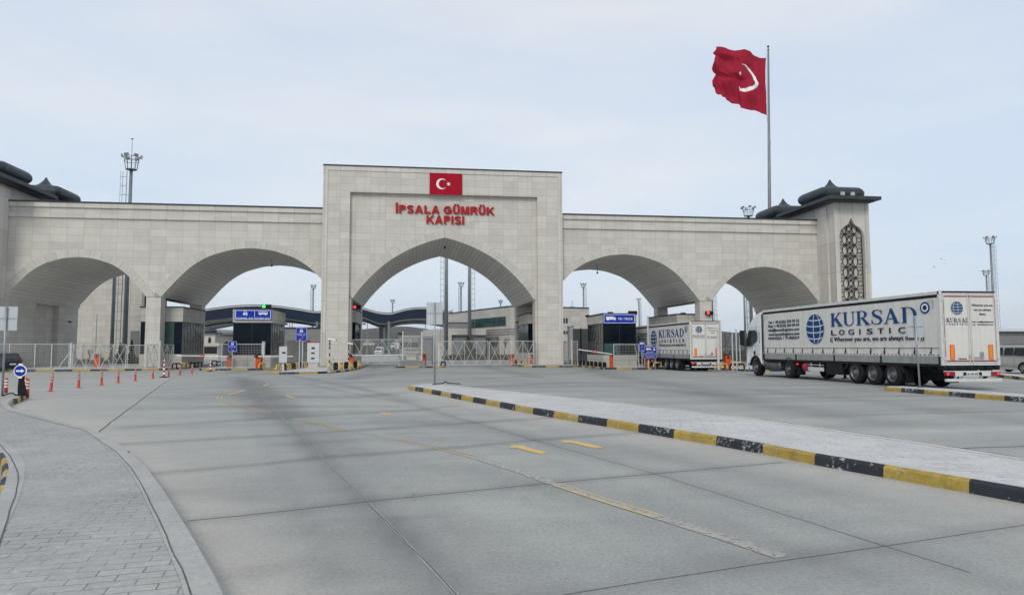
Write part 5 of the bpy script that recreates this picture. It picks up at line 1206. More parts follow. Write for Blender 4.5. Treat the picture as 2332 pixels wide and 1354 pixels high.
def semi(label):
    t = thing('semi_truck', label, 'truck', group='white semi trucks with printed curtain trailers'); g = lambda n, mb, m, **k: mb.build(n, M[m] if isinstance(m, str) else m, t, **k)
    Wd = TW
    # trailer body: roof, rails, curtains, boards
    mb = MB(); mb.box(.03, Wd-.03, .05, TL-.03, TH-.06, TH); g('roof', mb, 'rail')
    mb = MB(); mb.box(0, .06, .02, TL, TH-.13, TH-.012); mb.box(Wd-.06, Wd, .02, TL, TH-.13, TH-.012); g('roof_rail', mb, 'rail')
    mb = MB(); mb.box(.012, .05, .1, TL-.1, TH-.25, TH-.131); mb.box(Wd-.05, Wd-.012, .1, TL-.1, TH-.25, TH-.131); g('curtain_track', mb, 'dark')
    # curtain with shallow folds at the hem
    for s_ in (0, 1):
        mb = MB(); n = 70; rows = [(1.36, 1), (1.5, .8), (1.66, .35), (1.9, .1), (2.6, .04), (TH-.25, .0)]
        vs = []
        for z, am in rows:
            for k in range(n+1):
                y = .12+(TL-.24)*k/n; d = am*(.022*math.sin(y*9.3)+.012*math.sin(y*23+1)) + .0035*math.sin(y*3.1+z)
                vs.append(((.022+d) if s_ == 0 else Wd-.022-d, y, z))
        mb.add(vs, [(r*(n+1)+k, r*(n+1)+k+1, (r+1)*(n+1)+k+1, (r+1)*(n+1)+k) for r in range(len(rows)-1) for k in range(n)])
        o = g('curtain', mb, 'curtain', smooth=True, recalc=False)
        xs = .004 if s_ == 0 else Wd-.004
        for k in range(15):
            mb = MB(); y = .55+(TL-1.1)*k/14
            mb.bar((xs, y, 1.66), (xs, y+.03, 1.36), .045, .012); mb.bar((xs-.008, y-.03, 1.52), (xs-.008, y+.07, 1.46), .05, .02); g('curtain_strap', mb, 'black')
        mb = MB(); mb.box(xs-.006, xs+.006, .12, TL-.12, 1.655, 1.67); g('hem_line', mb, 'dark')
        mb = MB(); mb.box(xs-.012, xs+.012, .02, TL-.02, 1.33, 1.365); mb.mi = 1
        for k in range(58): y = .2+(TL-.4)*k/57; mb.box(xs-.016, xs+.016, y-.03, y+.03, 1.362, 1.40)
        g('lower_rail', mb, [M['rail'], M['dark']])
        mb = MB(); nb_ = 4
        for k in range(nb_): y0 = .12+(TL-.24)*k/nb_; mb.box(xs-.004, xs+.012, y0+.06, y0+(TL-.24)/nb_-.06, 1.03, 1.326)
        g('side_board', mb, 'board')
        mb = MB()
        for k in range(nb_+1): y0 = .12+(TL-.24)*k/nb_; mb.box(xs-.014, xs+.02, y0-.055, y0+.055, .99, 1.326)
        g('stanchion', mb, 'dark')
    mb = MB(); mb.box(.02, Wd-.02, TL-.05, TL, 1.0, TH-.06); g('front_bulkhead', mb, 'wallgrey')
    mb = MB(); mb.box(.01, Wd-.01, .03, TL-.02, .92, 1.03); g('floor_frame', mb, 'dark')
    mb = MB(); mb.box(.75, .9, .3, TL-.6, .62, .92); mb.box(Wd-.9, Wd-.75, .3, TL-.6, .62, .92)
    for k in range(12): y = .8+k*1.1; mb.box(.1, Wd-.1, y, y+.06, .80, .92)
    g('chassis_beam', mb, 'dark')
    # rear: frame, doors, tapes, reflectors, texts
    mb = MB(); mb.box(0, .09, -.02, .1, .98, TH); mb.box(Wd-.09, Wd, -.02, .1, .98, TH); mb.box(.09, Wd-.09, -.02, .1, TH-.13, TH); mb.box(.09, Wd-.09, -.02, .1, .98, 1.06); g('door_frame', mb, 'rail')
    mb = MB(); mb.box(.1, Wd-.1, -.03, -.021, TH-.07, TH-.01)
    for k in range(7): x = .12+k*.34; mb.box(x, x+.22, -.05, -.029, TH-.06, TH-.015)
    g('rear_marker_strip', mb, 'dark')
    for k in range(2):
        mb = MB(); x0 = .1+k*(Wd/2-.09); mb.box(x0, x0+Wd/2-.11, -.03, .0, 1.07, TH-.14); d_ = g('rear_door', mb, 'curtain')
        mb = MB()
        for q in ((.06, 1.08) if k == 0 else (.05, 1.07)): mb.cyl((x0+q, -.045, 1.0), (x0+q, -.045, TH-.1), .011, n=6)
        mb.build('lock_rod', M['rail'], d_)
        for z in (1.25, 2.0, 2.9, 3.6): mb = MB(); xh = .1 if k == 0 else Wd-.1; mb.box(xh-.05, xh+.05, -.045, -.031, z-.03, z+.03); mb.build('hinge', M['rail'], d_)
    mb = MB()
    a, b, c, d = .135, Wd-.135, 1.12, TH-.19
    for q in ((a,b,c,c+.05),(a,b,d-.05,d)): mb.box(q[0], q[1], -.036, -.031, q[2], q[3])
    for x in (a, b-.05): mb.box(x, x+.05, -.036, -.031, c+.051, d-.051)
    g('reflective_tape', mb, 'tailoff')
    for x in (.33, Wd-.52):
        mb = MB(); mb.box(x, x+.2, -.05, -.037, 1.2, 1.78); o = g('reflector_panel', mb, 'ored'); mb = MB()
        for q in ((x,x+.2,1.2,1.22),(x,x+.2,1.76,1.78)): mb.box(q[0], q[1], -.054, -.051, q[2], q[3])
        for xx in (x, x+.18): mb.box(xx, xx+.02, -.054, -.051, 1.221, 1.759)
        mb.build('border', M['orange'], o)
    rf = lambda a, b, t_: (a, -.037-t_, b)
    mb = MB(); globe(mb, (.72, 3.22), .26, .26, rf); g('rear_globe_logo', mb, [M['logoblue'], M['curtain']])
    mb = MB()
    for k, ch in enumerate('KURSAD'): x = .24+k*.165; serif(mb, ch, lambda a, b, t_: (x+a*.145, -.037-t_, 2.66+b*.17), .002)
    for k, ch in enumerate('LOGISTICS'): put_text(mb, ch, (.24+k*.114, -.037, 2.56), (1,0,0), (0,0,1), .065, .03 if ch == 'I' else None, .01)
    for s_, x, z, h_, w_ in (('Wherever you are,',1.83,3.30,.085,.92),('we are always',1.83,3.12,.085,.75),('there.',1.83,2.95,.085,.30)): put_text(mb, s_, (x,-.037,z), (1,0,0), (0,0,1), h_, w_, .012, align='c')
    put_text(mb, 'Email:   kursad@kursadlogistics.com', (1.36,-.037,2.66), (1,0,0), (0,0,1), .05, .93, .01); put_text(mb, 'Tel:   +90 (532) 264 69 64', (1.36,-.037,2.55), (1,0,0), (0,0,1), .05, .9, .01)
    put_text(mb, 'TIRSAN', (.66,-.037,1.2), (1,0,0), (0,0,1), .06, .38, .02); g('rear_lettering', mb, 'logodark')
    mb = MB(); mb.box(1.13,1.24,-.039,-.031,1.21,1.38); mb.box(1.62,1.8,-.039,-.031,1.2,1.5); mb.box(1.36,1.60,-.039,-.031,1.2,1.3); g('stickers', mb, 'board')
    # rear under structure
    mb = MB(); mb.box(.05, Wd-.05, -.02, .3, .80, .98)
    for k in range(6): x = .2+k*.4; mb.box(x, x+.2, -.1, -.02, .86, .95)
    for x in (.6, Wd-.7): mb.box(x, x+.1, .0, .25, .42, .8)
    g('rear_sill', mb, 'dark')
    mb = MB(); mb.box(.05, Wd-.1, -.04, .02, .735, .765); mb.box(.48, Wd-.48, -.06, .03, .56, .733); mb.box(.12, Wd-.02, -.07, .05, .35, .46)
    for x in (.5, .8, 1.6, 1.9): mb.bar((x, 0, .46), (x+.1, 0, .56), .1, .02)
    g('bumper', mb, 'rail')
    for k, x in enumerate((.08, Wd-.48)):
        mb = MB(); mb.box(x, x+.4, -.075, .02, .58, .72); o = g('tail_light', mb, 'tailoff'); mb = MB(); xx = x+.09 if k == 0 else x+.31; mb.lathe([(.05,0),(.05,-.012),(.01,-.02)], (xx,-.077,.65), 'y', 12); mb.build('bulb', M['taillight'], o)
    mb = MB(); mb.box(.98, 1.5, -.075, -.061, .6, .70); pl = g('licence_plate', mb, 'rail'); mb = MB(); put_text(mb, '45 LBR 857', (1.0,-.076,.62), (1,0,0), (0,0,1), .06, .48, .02, .003); mb.build('plate_text', M['black'], pl)
    mb = MB(); mb.box(.84, .96, -.072, -.061, .59, .71); mb.box(1.52, 1.64, -.072, -.061, .59, .71); g('plate_lamp', mb, 'dark')
    # axles and wheels
    for y in (2.95, 4.26, 5.57):
        wheel(t, .20, y, .52, .38, -1); wheel(t, Wd-.20, y, .52, .38, 1)
        mb = MB(); mb.cyl((.3, y, .52), (Wd-.3, y, .52), .07, n=10); mb.box(.6,.8,y-.35,y+.25,.45,.75); mb.box(Wd-.8,Wd-.6,y-.35,y+.25,.45,.75); g('axle', mb, 'dark')
    for x0, x1 in ((.03, .42), (Wd-.42, Wd-.03)):
        mb = MB(); mb.prism([(2.2,.60),(2.2,.72),(2.5,1.0),(6.1,1.0),(6.4,.72),(6.4,.66),(6.3,.66),(6.0,.95),(2.6,.95),(2.3,.60)], lambda a, b, c: (c, a, b), x0, x1); g('mudguard', mb, 'dark')
    mb = MB(); mb.box(.05, .42, 2.13, 2.16, .18, .75); mb.box(Wd-.42, Wd-.05, 2.13, 2.16, .18, .75); mb.box(.7, Wd-.7, 1.9, 2.0, .3, .7); g('mud_flap', mb, 'black')
    mb = MB(); mb.box(.05, .5, 6.6, 7.95, .36, .92); g('pallet_box', mb, 'dark')
    mb = MB(); mb.bar((.05, 8.15, .80), (.05, 9.55, .80), .03, .03); mb.bar((.05, 8.5, .70), (.05, 8.5, .9), .03); mb.bar((.05, 9.3, .70), (.05, 9.3, .9), .03); mb.box(.035, .06, 8.15, 9.6, .48, .68); mb.box(Wd-.06, Wd-.035, 6.6, 9.6, .48, .68); g('side_guard', mb, 'rail')
    mb = MB(); mb.lathe([(.10,-.0),(.22,-.02),(.22,-.36),(.10,-.38)], (.12, 9.95, .66), 'y', 14); g('spare_box', mb, 'redbox')
    mb = MB(); mb.box(.7,.8,9.0,9.1,.1,.9); mb.box(Wd-.8,Wd-.7,9.0,9.1,.1,.9); mb.box(.62,.88,8.95,9.15,.06,.1); mb.box(Wd-.88,Wd-.62,8.95,9.15,.06,.1); g('landing_leg', mb, 'dark')
    # curtain print, left and right
    for s_ in (0, 1):
        if s_ == 0: fn = lambda a, b, t_: (-.004-t_, a, b); ya = (0,-1,0); X = lambda l: l; xs = -.004; sg_ = -1
        else: fn = lambda a, b, t_: (Wd+.004+t_, a, b); ya = (0,1,0); xs = Wd+.004; sg_ = 1; X = lambda l: TL-l
        mb = MB(); globe(mb, (X(8.75), 2.64), .80, .76, fn); g('globe_logo', mb, [M['logoblue'], M['curtain']])
        l0, l1 = 7.35, 1.25; st = (l0-l1)/5.93
        for k, ch in enumerate('KURSAD'):
            mb = MB(); lx_ = l0-k*st+(.10 if ch == 'A' else 0); serif(mb, ch, lambda a, b, t_: (xs+sg_*t_, X(lx_-a*st*.93), 2.71+b*.66), .002); g('name_letter', mb, 'logoblue')
        mb = MB()
        for ch, l_ in zip('LOGISTICS', (7.32,6.66,5.92,5.08,4.55,3.78,3.0,2.42,1.62)): put_text(mb, ch, (xs, X(l_ if s_ == 0 else l_), 2.29), ya, (0,0,1), .25, .07 if ch == 'I' else .42, .03)
        g('subtitle_lettering', mb, 'logodark'); mb = MB()
        put_text(mb, '(( Wherever you are, we are always there ))', (xs, X(7.42), 1.99), ya, (0,0,1), .205, 6.5, .02)
        g('slogan_lettering', mb, 'logodark')
        for ln, z in (('Tel: + 90 (236) 239 70 33', 3.07), ('Mob: + 90 (532) 264 69 64', 2.85), ('info@kursadlogistics.com', 2.62), ('www.kursadlogistics.com', 2.38), ('MANİSA / TURKEY', 2.15)): mb = MB(); put_text(mb, ln, (xs, X(13.6), z), ya, (0,0,1), .15, 3.35, .035); g('contact_line', mb, 'logodark')
        mb = MB(); e = lambda r1, r2: [(X(.80)+r1*math.cos(a), 3.28+r2*math.sin(a)) for a in np.linspace(0, 2*PI, 25)[:-1]]
        mb.prism(e(.27,.24), fn, 0, .003); mb.mi = 1; mb.prism(e(.19,.165), fn, 0, .005); mb.mi = 0; mb.prism(e(.12,.105), fn, 0, .007); mb.mi = 2; mb.prism(e(.05,.045), fn, 0, .009); g('eye_emblem', mb, [M['logoblue'], M['white'], M['black']])
        mb = MB()
        for (a, b) in (((14.0,3.5),(13.55,3.5)),((14.0,3.5),(14.0,3.2)),((.35,3.55),(.65,3.55)),((.35,3.55),(.35,3.2))): mb.bar(fn(X(a[0]),a[1],.002), fn(X(b[0]),b[1],.002), .02, .004)
        g('corner_mark', mb, 'wallgrey')
    # ---------------- tractor
    Y0, Y1 = 14.62, 16.72; cx0, cx1 = .02, Wd-.02
    side_ = [(Y0,.62),(Y0,2.95),(Y0+.02,3.78),(Y0+.25,3.82),(Y0+.75,3.68),(Y0+1.15,3.42),(Y0+1.45,3.10),(Y0+1.62,2.9),(Y0+1.80,2.72),(Y1-.07,1.55),(Y1,1.2),(Y1,.36),(Y1-.3,.30),(Y1-.52,.34),(Y1-.58,.62)]
    arc_ = [(15.30+.66*math.cos(a), .50+.66*math.sin(a)) for a in np.linspace(.35, PI-.15, 12)]
    side_ = side_[:-1] + [(15.97,.62)] + arc_ + [(Y0,.70)]
    side_ = [(Y0,.72)] + side_[1:12] + [(Y1-.35,.30),(15.98,.36)] + arc_
    n = len(side_); inset = lambda z, y: .0 + max(0, (z-2.9))*.16 + max(0, (y-(Y1-.35)))*.35
    mb = MB(); mb.add([(cx0+inset(b, a), a, b) for a, b in side_] + [(cx1-inset(b, a), a, b) for a, b in side_], [tuple(range(n)), tuple(range(2*n-1, n-1, -1))] + [(k, k+n, (k+1) % n+n, (k+1) % n) for k in range(n)])
    cabm = g('cab', mb, 'cab', bevel=.03)
    for s_, xf in ((-1, cx0), (1, cx1)):
        gl = [(Y1-.30,1.74),(Y1-.26,2.0),(Y1-.48,2.52),(Y1-.60,2.74),(15.30,2.74),(15.12,2.62),(15.05,2.3),(15.16,2.08),(15.55,1.92),(15.9,1.78)]
        mb = MB(); mb.prism(gl, lambda a, b, c: (c, a, b), xf, xf+s_*.008); g('side_window', mb, 'glasswin')
        mb = MB()
        dr = [(15.08,.95),(15.08,2.75),(Y1-.75,2.80)]; 
        for a, b in seglist(dr): mb.bar((xf+s_*.003, *a), (xf+s_*.003, *b), .014, .008)
        mb.bar((xf+s_*.003, 15.08,.95),(xf+s_*.003,15.3,1.22), .014, .008); mb.bar((xf+s_*.003, Y1-.38,1.2),(xf+s_*.003,Y1-.35,1.95), .014, .008)
        for a, b in seglist([(14.85,1.25),(14.85,1.85),(15.3,1.85),(15.3,1.25),(14.85,1.25)]): mb.bar((xf+s_*.003, *a), (xf+s_*.003, *b), .012, .008)
        mb.bar((xf+s_*.004, Y0+.05, 2.92), (xf+s_*.004, Y1-.6, 2.92), .016, .01); mb.bar((xf+s_*.006, 14.78, 1.95), (xf+s_*.006, 14.78, 2.65), .045, .01)
        g('door_seam', mb, 'dark')
        mb = MB(); mb.box(*sorted((xf+s_*.004, xf+s_*.02)), 15.33, 15.50, 1.25, 1.50); g('door_handle', mb, 'black')
        mb = MB(); fpts = [(15.30+.72*math.cos(a), .50+.72*math.sin(a)) for a in np.linspace(.15, PI-.05, 16)]; fin = [(15.30+.64*math.cos(a), .50+.64*math.sin(a)) for a in np.linspace(PI-.05, .15, 16)]
        for j in range(15): mb.prism([fpts[j], fpts[j+1], fin[14-j], fin[15-j]], lambda a, b, c: (c, a, b), xf-s_*.1, xf+s_*.03)
        g('wheel_arch', mb, 'dark')
        mb = MB(); mb.bar((xf, Y1-.28, 2.72), (xf+s_*.24, Y1-.12, 2.74), .07, .06); mb.bar((xf, Y1-.28, 1.80), (xf+s_*.24, Y1-.12, 1.86), .06, .05); mb.box(*sorted((xf+s_*.10, xf+s_*.36)), Y1-.24, Y1-.08, 1.84, 2.76); g('mirror', mb, 'black', bevel=.04)
        mb = MB(); mb.box(*sorted((xf+s_*.13, xf+s_*.33)), Y1-.25, Y1-.241, 1.95, 2.68); g('mirror_glass', mb, 'glasswin')
        mb = MB()
        for z in (.42,.72): mb.box(*sorted((xf-s_*.2, xf+s_*.006)), Y1-.62, Y1-.42, z-.06, z)
        g('step', mb, 'dark')
    mb = MB(); mb.add([(cx0+.22, Y0+1.82, 2.74),(cx1-.22, Y0+1.82, 2.74),(cx1-.1, Y1-.05, 1.6),(cx0+.1, Y1-.05, 1.6)], [(0,1,2,3)]); g('windscreen', mb, 'glasswin')
    mb = MB(); mb.box(.3, Wd-.3, Y1, Y1+.02, .9, 1.4); g('grille', mb, 'dark')
    mb = MB(); mb.bar((.35, Y0+1.66, 2.98), (Wd-.35, Y0+1.66, 2.98), .25, .04); g('sun_visor', mb, 'dark')
    mb = MB(); mb.box(.10, .40, Y0-.2, Y0, 1.0, 3.7); mb.box(Wd-.40, Wd-.10, Y0-.2, Y0, 1.0, 3.7); g('side_fairing', mb, 'dark')
    mb = MB(); mb.box(.85, 1.0, 10.6, 15.8, .62, .86); mb.box(Wd-1.0, Wd-.85, 10.6, 15.8, .62, .86); mb.box(.5, Wd-.5, 11.0, 12.1, .86, .92); g('tractor_frame', mb, 'dark')
    mb = MB(); mb.lathe([(.20,0),(.30,.02),(.31,.3),(.305,.32),(.31,.9),(.305,.92),(.31,1.6),(.30,1.86),(.20,1.88)], (.36, 12.55, .66), 'y', 20); g('fuel_tank', mb, 'tank', smooth=True)
    mb = MB(); mb.box(Wd-.62, Wd-.08, 12.5, 14.3, .40, .98); g('battery_box', mb, 'dark', bevel=.03)
    for y, dual in ((11.42, True), (15.30, False)):
        wheel(t, .22, y, .50, .40 if not dual else .52, -1, dual=dual, hubout=.0 if dual else .04); wheel(t, Wd-.22, y, .50, .40 if not dual else .52, 1, dual=dual)
        mb = MB(); mb.cyl((.3, y, .5), (Wd-.3, y, .5), .09, n=10); g('axle', mb, 'dark')
    for x0, x1 in ((.0, .5), (Wd-.5, Wd)):
        mb = MB(); f1 = [(11.42+.64*math.cos(a), .50+.64*math.sin(a)) for a in np.linspace(.0, PI, 16)]; f2 = [(11.42+.59*math.cos(a), .50+.59*math.sin(a)) for a in np.linspace(PI, 0, 16)]
        for j in range(15): mb.prism([f1[j], f1[j+1], f2[14-j], f2[15-j]], lambda a, b, c: (c, a, b), x0, x1)
        g('fender', mb, 'dark')
    mb = MB(); mb.box(.02, .5, 10.62, 10.65, .22, .72); mb.box(Wd-.5, Wd-.02, 10.62, 10.65, .22, .72); g('tractor_mud_flap', mb, 'black')
    mb = MB(); mb.box(.06, .42, 10.55, 10.62, .74, .86); o = g('tractor_tail_light', mb, 'tailoff'); mb = MB(); mb.box(.03,.058,10.56,10.70,.77,.83); mb.build('bulb', M['taillight'], o)
    mb = MB(); mb.box(.55, Wd-.55, 14.32, 14.5, .95, 1.6); mb.tube([(.8,14.4,1.6),(.8,14.1,1.9),(.9,13.9,1.3),(1.0,14.2,1.0)], .03, 6); g('air_lines', mb, 'black')
    return t
s1 = semi('near white semi truck, its curtain and rear doors in full view at the right'); s1.location = (17.38, -45.75, 0); s1.rotation_euler = (0,0,-.008)
s2 = copy_tree(s1); s2.location = (17.70, -19.85, -.16); s2.rotation_euler = (0,0,-.028); s2['label'] = 'farther white semi truck queueing at the truck booth under the arch'

# ---------------------------------------------------------------- other vehicles
def car(name, label, cat, loc, rz, prof, win, W_, wheels, paint, r=.33, rim='alloy', tumble=.16, extras=None):
    """prof: side outline (y, z) clockwise; local +y forward"""
    t = thing(name, label, cat, loc, rz); n = len(prof); zb = .95
    def ins(a, b): return max(0, b-zb)*tumble + (.06 if b < .35 else 0)
    mb = MB(); ymin = min(p[0] for p in prof); ymax = max(p[0] for p in prof)
    def end(a): return max(0, .18-min(a-ymin, ymax-a))*.7
    mb.add([(-W_/2+ins(a,b)+end(a), a, b) for a, b in prof] + [(W_/2-ins(a,b)-end(a), a, b) for a, b in prof], [tuple(range(n)), tuple(range(2*n-1, n-1, -1))] + [(k, k+n, (k+1) % n+n, (k+1) % n) for k in range(n)])
    mb.build('body', M[paint], t, bevel=.04)
    for q in win:
        for s_ in (-1, 1):
            mb = MB(); f = lambda a, b, c: (s_*(W_/2-ins(a,b)+c), a, b); mb.prism(q, f, -.01, .006); mb.build('side_window', M['glasswin'], t)
    for y in wheels:
        for s_ in (-1, 1):
            mb = MB(); mb.lathe([(r*.62,-.1),(r*.97,-.1),(r,-.07),(r,.07),(r*.97,.1),(r*.62,.1)], (s_*(W_/2-.09), y, r), 'x', 24, False); o = mb.build('wheel', M['tyre'], t)
            mb = MB(); mb.lathe([(r*.62,s_*.0),(r*.55,-s_*.03),(r*.5,-s_*.04)], (s_*(W_/2+.0), y, r), 'x', 24, None); mb.build('rim', M['dark'], o)
            mb = MB()
            for k in range(6): a = k*PI/3; mb.bar((s_*(W_/2+.012), y, r), (s_*(W_/2+.012), y+math.cos(a)*r*.62, r+math.sin(a)*r*.62), .05, .02, up=(1,0,0))
            mb.lathe([(r*.66,0),(r*.66,s_*.02),(r*.60,s_*.02),(r*.6,0)], (s_*(W_/2+.004), y, r), 'x', 24, False); mb.build('spokes', M[rim], o)
            mb = MB(); f1 = [(y+(r+.07)*math.cos(a), r+(r+.07)*math.sin(a)) for a in np.linspace(-.2, PI+.2, 14)]; mb.prism(f1, lambda a, b, c: (c, a, b), s_*(W_/2-.01), s_*(W_/2+.004)); mb.build('wheel_arch', M['black'], t)
    if extras: extras(t)
    return t
vp_ = [(-2.15,.42),(-2.2,.9),(-2.12,1.1),(-1.95,1.72),(-1.7,1.80),(.4,1.80),(.85,1.68),(1.35,1.15),(2.05,.98),(2.18,.75),(2.15,.35),(1.9,.22),(-1.95,.22)]
def van_x(t):
    mb = MB()
    for s_ in (-1, 1): mb.bar((s_*.64, -1.7, 1.83), (s_*.64, .3, 1.83), .04, .04)
    mb.build('roof_rail', M['black'], t)
    for s_ in (-1, 1):
        for y in (-.75, .3, 1.25): MB().bar((s_*.925, y, .4), (s_*.915, y+.02, 1.0), .012, .008).build('door_seam', M['dark'], t)
        MB().bar((s_*.925, -1.9, 1.06), (s_*.925, -.75, 1.06), .02, .008).build('sliding_rail', M['dark'], t)
        for y in (-.55, .45): MB().box(*sorted((s_*.92, s_*.95)), y, y+.2, .97, 1.01).build('door_handle', M['vanpaint'], t)
        MB().box(*sorted((s_*.92, s_*.945)), -1.0, 1.0, .48, .56).build('side_moulding', M['board'], t)
    mb = MB(); mb.box(-.6,.6,-2.14,-2.08,1.15,1.6); mb.build('rear_window', M['glasswin'], t)
x, y = G(2326, 851)
car('minivan', 'grey beige minivan parked behind the rear of the near truck', 'minivan', (x+.95, y+1.35, .0), .05, vp_, [[(-1.85,1.12),(-1.78,1.55),(-1.6,1.64),(-.72,1.64),(-.72,1.14)],[(-.66,1.14),(-.66,1.64),(-.05,1.64),(.0,1.5),(.0,1.14)],[(.12,1.14),(.12,1.64),(.55,1.62),(1.05,1.2),(1.0,1.12)]], 1.84, (-1.38, 1.35), 'vanpaint', extras=van_x)
hp_ = [(-2.05,.4),(-2.1,.85),(-2.0,1.05),(-1.55,1.46),(-1.2,1.5),(.1,1.5),(.9,1.02),(1.9,.82),(2.05,.6),(2.0,.3),(-1.9,.25)]
def hb_x(t):
    mb = MB(); mb.add([(-.6,-1.62,1.43),(.6,-1.62,1.43),(.68,-2.0,1.08),(-.68,-2.0,1.08)], [(0,1,2,3)]); o = mb.build('rear_window', M['glasswin'], t); o.location = (0,-.03,.02)
    mb = MB(); mb.box(-.26,.26,-2.13,-2.10,.6,.71); mb.build('licence_plate', M['white'], t)
    for s_ in (-1, 1): mb = MB(); mb.box(*sorted((s_*.5, s_*.82)), -2.12, -2.0, .86, .98); mb.build('tail_light', M['tailoff'], t)
x, y = G(20, 846); car('hatchback', 'dark blue car at the far left edge in front of the wire fence', 'car', (x-1.25, y+.5, gz(y)), 1.05, [(a, b*1.06) for a, b in hp_], [[(-1.5,1.05),(-1.3,1.38),(-.4,1.42),(-.4,1.02)],[(-.33,1.02),(-.33,1.42),(.1,1.42),(.7,1.0)]], 1.78, (-1.3, 1.25), 'carpaint', .32, extras=hb_x)
# small white truck coming through the central arch
x, y, _ = D(868, 190); t = thing('small_truck', 'small white flatbed truck facing out beyond the central arch', 'truck', (x, y, -.18), PI-.45)
mb = MB(); pr = [(-.1,.5),(-.1,2.2),(.1,2.3),(.9,2.25),(1.25,2.05),(1.6,1.35),(1.7,.9),(1.7,.4),(-.1,.4)]; mb.prism(pr, lambda a, b, c: (c, a, b), -.95, .95); mb.build('cab', M['cab'], t, bevel=.05)
mb = MB(); mb.add([(-.8,1.30,2.0),(.8,1.30,2.0),(.85,1.62,1.38),(-.85,1.62,1.38)], [(0,1,2,3)]); o = mb.build('windscreen', M['glasswin'], t); o.location = (0,.03,.03)
mb = MB(); mb.box(-.7,.7,1.7,1.74,.75,.98); mb.build('grille', M['dark'], t)
for s_ in (-1, 1):
    mb = MB(); mb.box(*sorted((s_*.72,s_*.93)),1.7,1.75,.72,.95); mb.build('headlight', M['lampoff'], t)
    mb = MB(); mb.box(*sorted((s_*.98,s_*1.2)),1.2,1.3,1.35,1.75); mb.build('mirror', M['black'], t)
    for y_ in (1.0, -2.6): mb = MB(); mb.lathe([(.2,-.12),(.4,-.12),(.4,.12),(.2,.12)], (s_*.8, y_, .4), 'x', 16); mb.build('wheel', M['tyre'], t)
mb = MB(); mb.box(-1.0,1.0,-3.8,-.15,.8,.9); mb.box(-1.0,-.95,-3.8,-.15,.9,1.3); mb.box(.95,1.0,-3.8,-.15,.9,1.3); mb.box(-1,1,-.2,-.12,.9,2.2); mb.build('flatbed', M['dark'], t)

# ---------------------------------------------------------------- MASTS
def mast(label, px, dist, h, r0=.36, r1=.2, ladder=1, crown=1.15, rod=True, light=1.0, ladderfrom=2.0, top=True, py=700):
    x, y, _ = D(px, dist, py); t = thing('floodlight_mast', label, 'floodlight mast', (x, y, gz(y)), 0, 'floodlight masts around the yard')
    mb = MB(); mb.cyl((0,0,0), (0,0,h-1.6), r0, r1, 12); mb.build('pole', M['mast'], t, smooth=True)
    if ladder:
        lx_ = ladder*(r0+.45); mb = MB(); tk = .042*light
        for dx in (-.25, .25): mb.bar((lx_+dx,-.1,ladderfrom), (lx_*.9+dx,-.1,h-1.9), tk)
        for dx in (-.36, .36): mb.bar((lx_+dx,-.5,ladderfrom+.4), (lx_*.9+dx,-.5,h-1.9), tk*.8)
        z = ladderfrom
        while z < h-2: mb.bar((lx_-.38,-.3,z), (lx_+.38,-.3,z), tk*1.2); mb.bar((lx_-.38*.0,-.1,z), (0,-.05,z), tk*.8) if int(z) % 3 == 0 else None; z += 1.15
        mb.build('ladder', M['mast'], t)
    if top:
        mb = MB(); nn = 10; rb, rt_ = crown*.72, crown
        for z, r_ in ((h-1.6, rb), (h-.55, rt_*.96), (h, rt_)):
            for k in range(nn): a, b = 2*PI*k/nn, 2*PI*(k+1)/nn; mb.bar((r_*math.cos(a), r_*math.sin(a), z), (r_*math.cos(b), r_*math.sin(b), z), .055*light)
        for k in range(nn): a = 2*PI*k/nn; mb.bar((rb*math.cos(a), rb*math.sin(a), h-1.6), (rt_*math.cos(a), rt_*math.sin(a), h), .055*light)
        mb.cyl((0,0,h-1.66), (0,0,h-1.58), rb, rb, nn); mb.build('crown_ring', M['mast'], t)
        for k in range(6):
            a = 2*PI*k/6+.3; c = Vector((crown*1.18*math.cos(a), crown*1.18*math.sin(a), h+.12)); d = Vector((math.cos(a), math.sin(a), -.35)).normalized()
            mb = MB(); mb.bar(c-d*.12, c+d*.14, .5, .36); mb.build('floodlight', M['galv'], t)
        if rod: mb = MB(); mb.bar((0,0,h-1.6), (0,0,h+2.3), .05*light); mb.lathe([(.02,0),(.2,.12),(.02,.16)], (0,0,h+2.3), n=8); mb.build('lightning_rod', M['mast'], t)
    return t
def hfor(px, py, dist): return D(px, dist, py)[2]+.18
mast('tall floodlight mast with ladder and rod above the left wing', 298.4, 88, hfor(297,358,88), .31, .19, -1, crown=.92, py=400)
t = mast('bare dark pole seen through the far left arch beside the ladder mast', 258, 84, 16, .22, .18, 0, top=False)
mast('thin far mast seen through the arch right of the car and bus booth', 713, 330, hfor(713,650,330), .45, .3, -1, rod=False, light=2.2)
mast('thin far mast left of centre through the central arch', 894, 400, hfor(896,683,400), .5, .35, 0, rod=False, light=2.6)
mast('thick near mast rising behind the apex of the central arch', 1016.2, 140, 34, .42, .28, -1, light=1.1)
mast('far mast between the two thick masts in the central arch', 1050, 300, hfor(1051,644,300), .45, .3, -1, rod=False, light=2)
mast('thick mast with a ladder on its right in the central arch', 1069, 150, 35, .38, .28, 1, light=1.1)
mast('short far mast behind the terminal roof in the central arch', 1140, 410, hfor(1140,684,410), .5, .35, 0, rod=False, light=2.6)
mast('far mast with ladder in the arch right of the central block', 1329, 300, hfor(1330,646,300), .45, .3, 1, rod=False, light=2)
mast('farther thin mast above the truck booth corner', 1455, 400, hfor(1455,680,400), .5, .35, 1, rod=False, light=2.4)
mast('mast with ladder beside the right wing pillar', 1621, 175, 31, .36, .3, 1, light=1.4)
mast('mast whose floodlight crown shows just above the right wing', 1704, 140, hfor(1703,474,140), .36, .26, -1, rod=False, py=480)
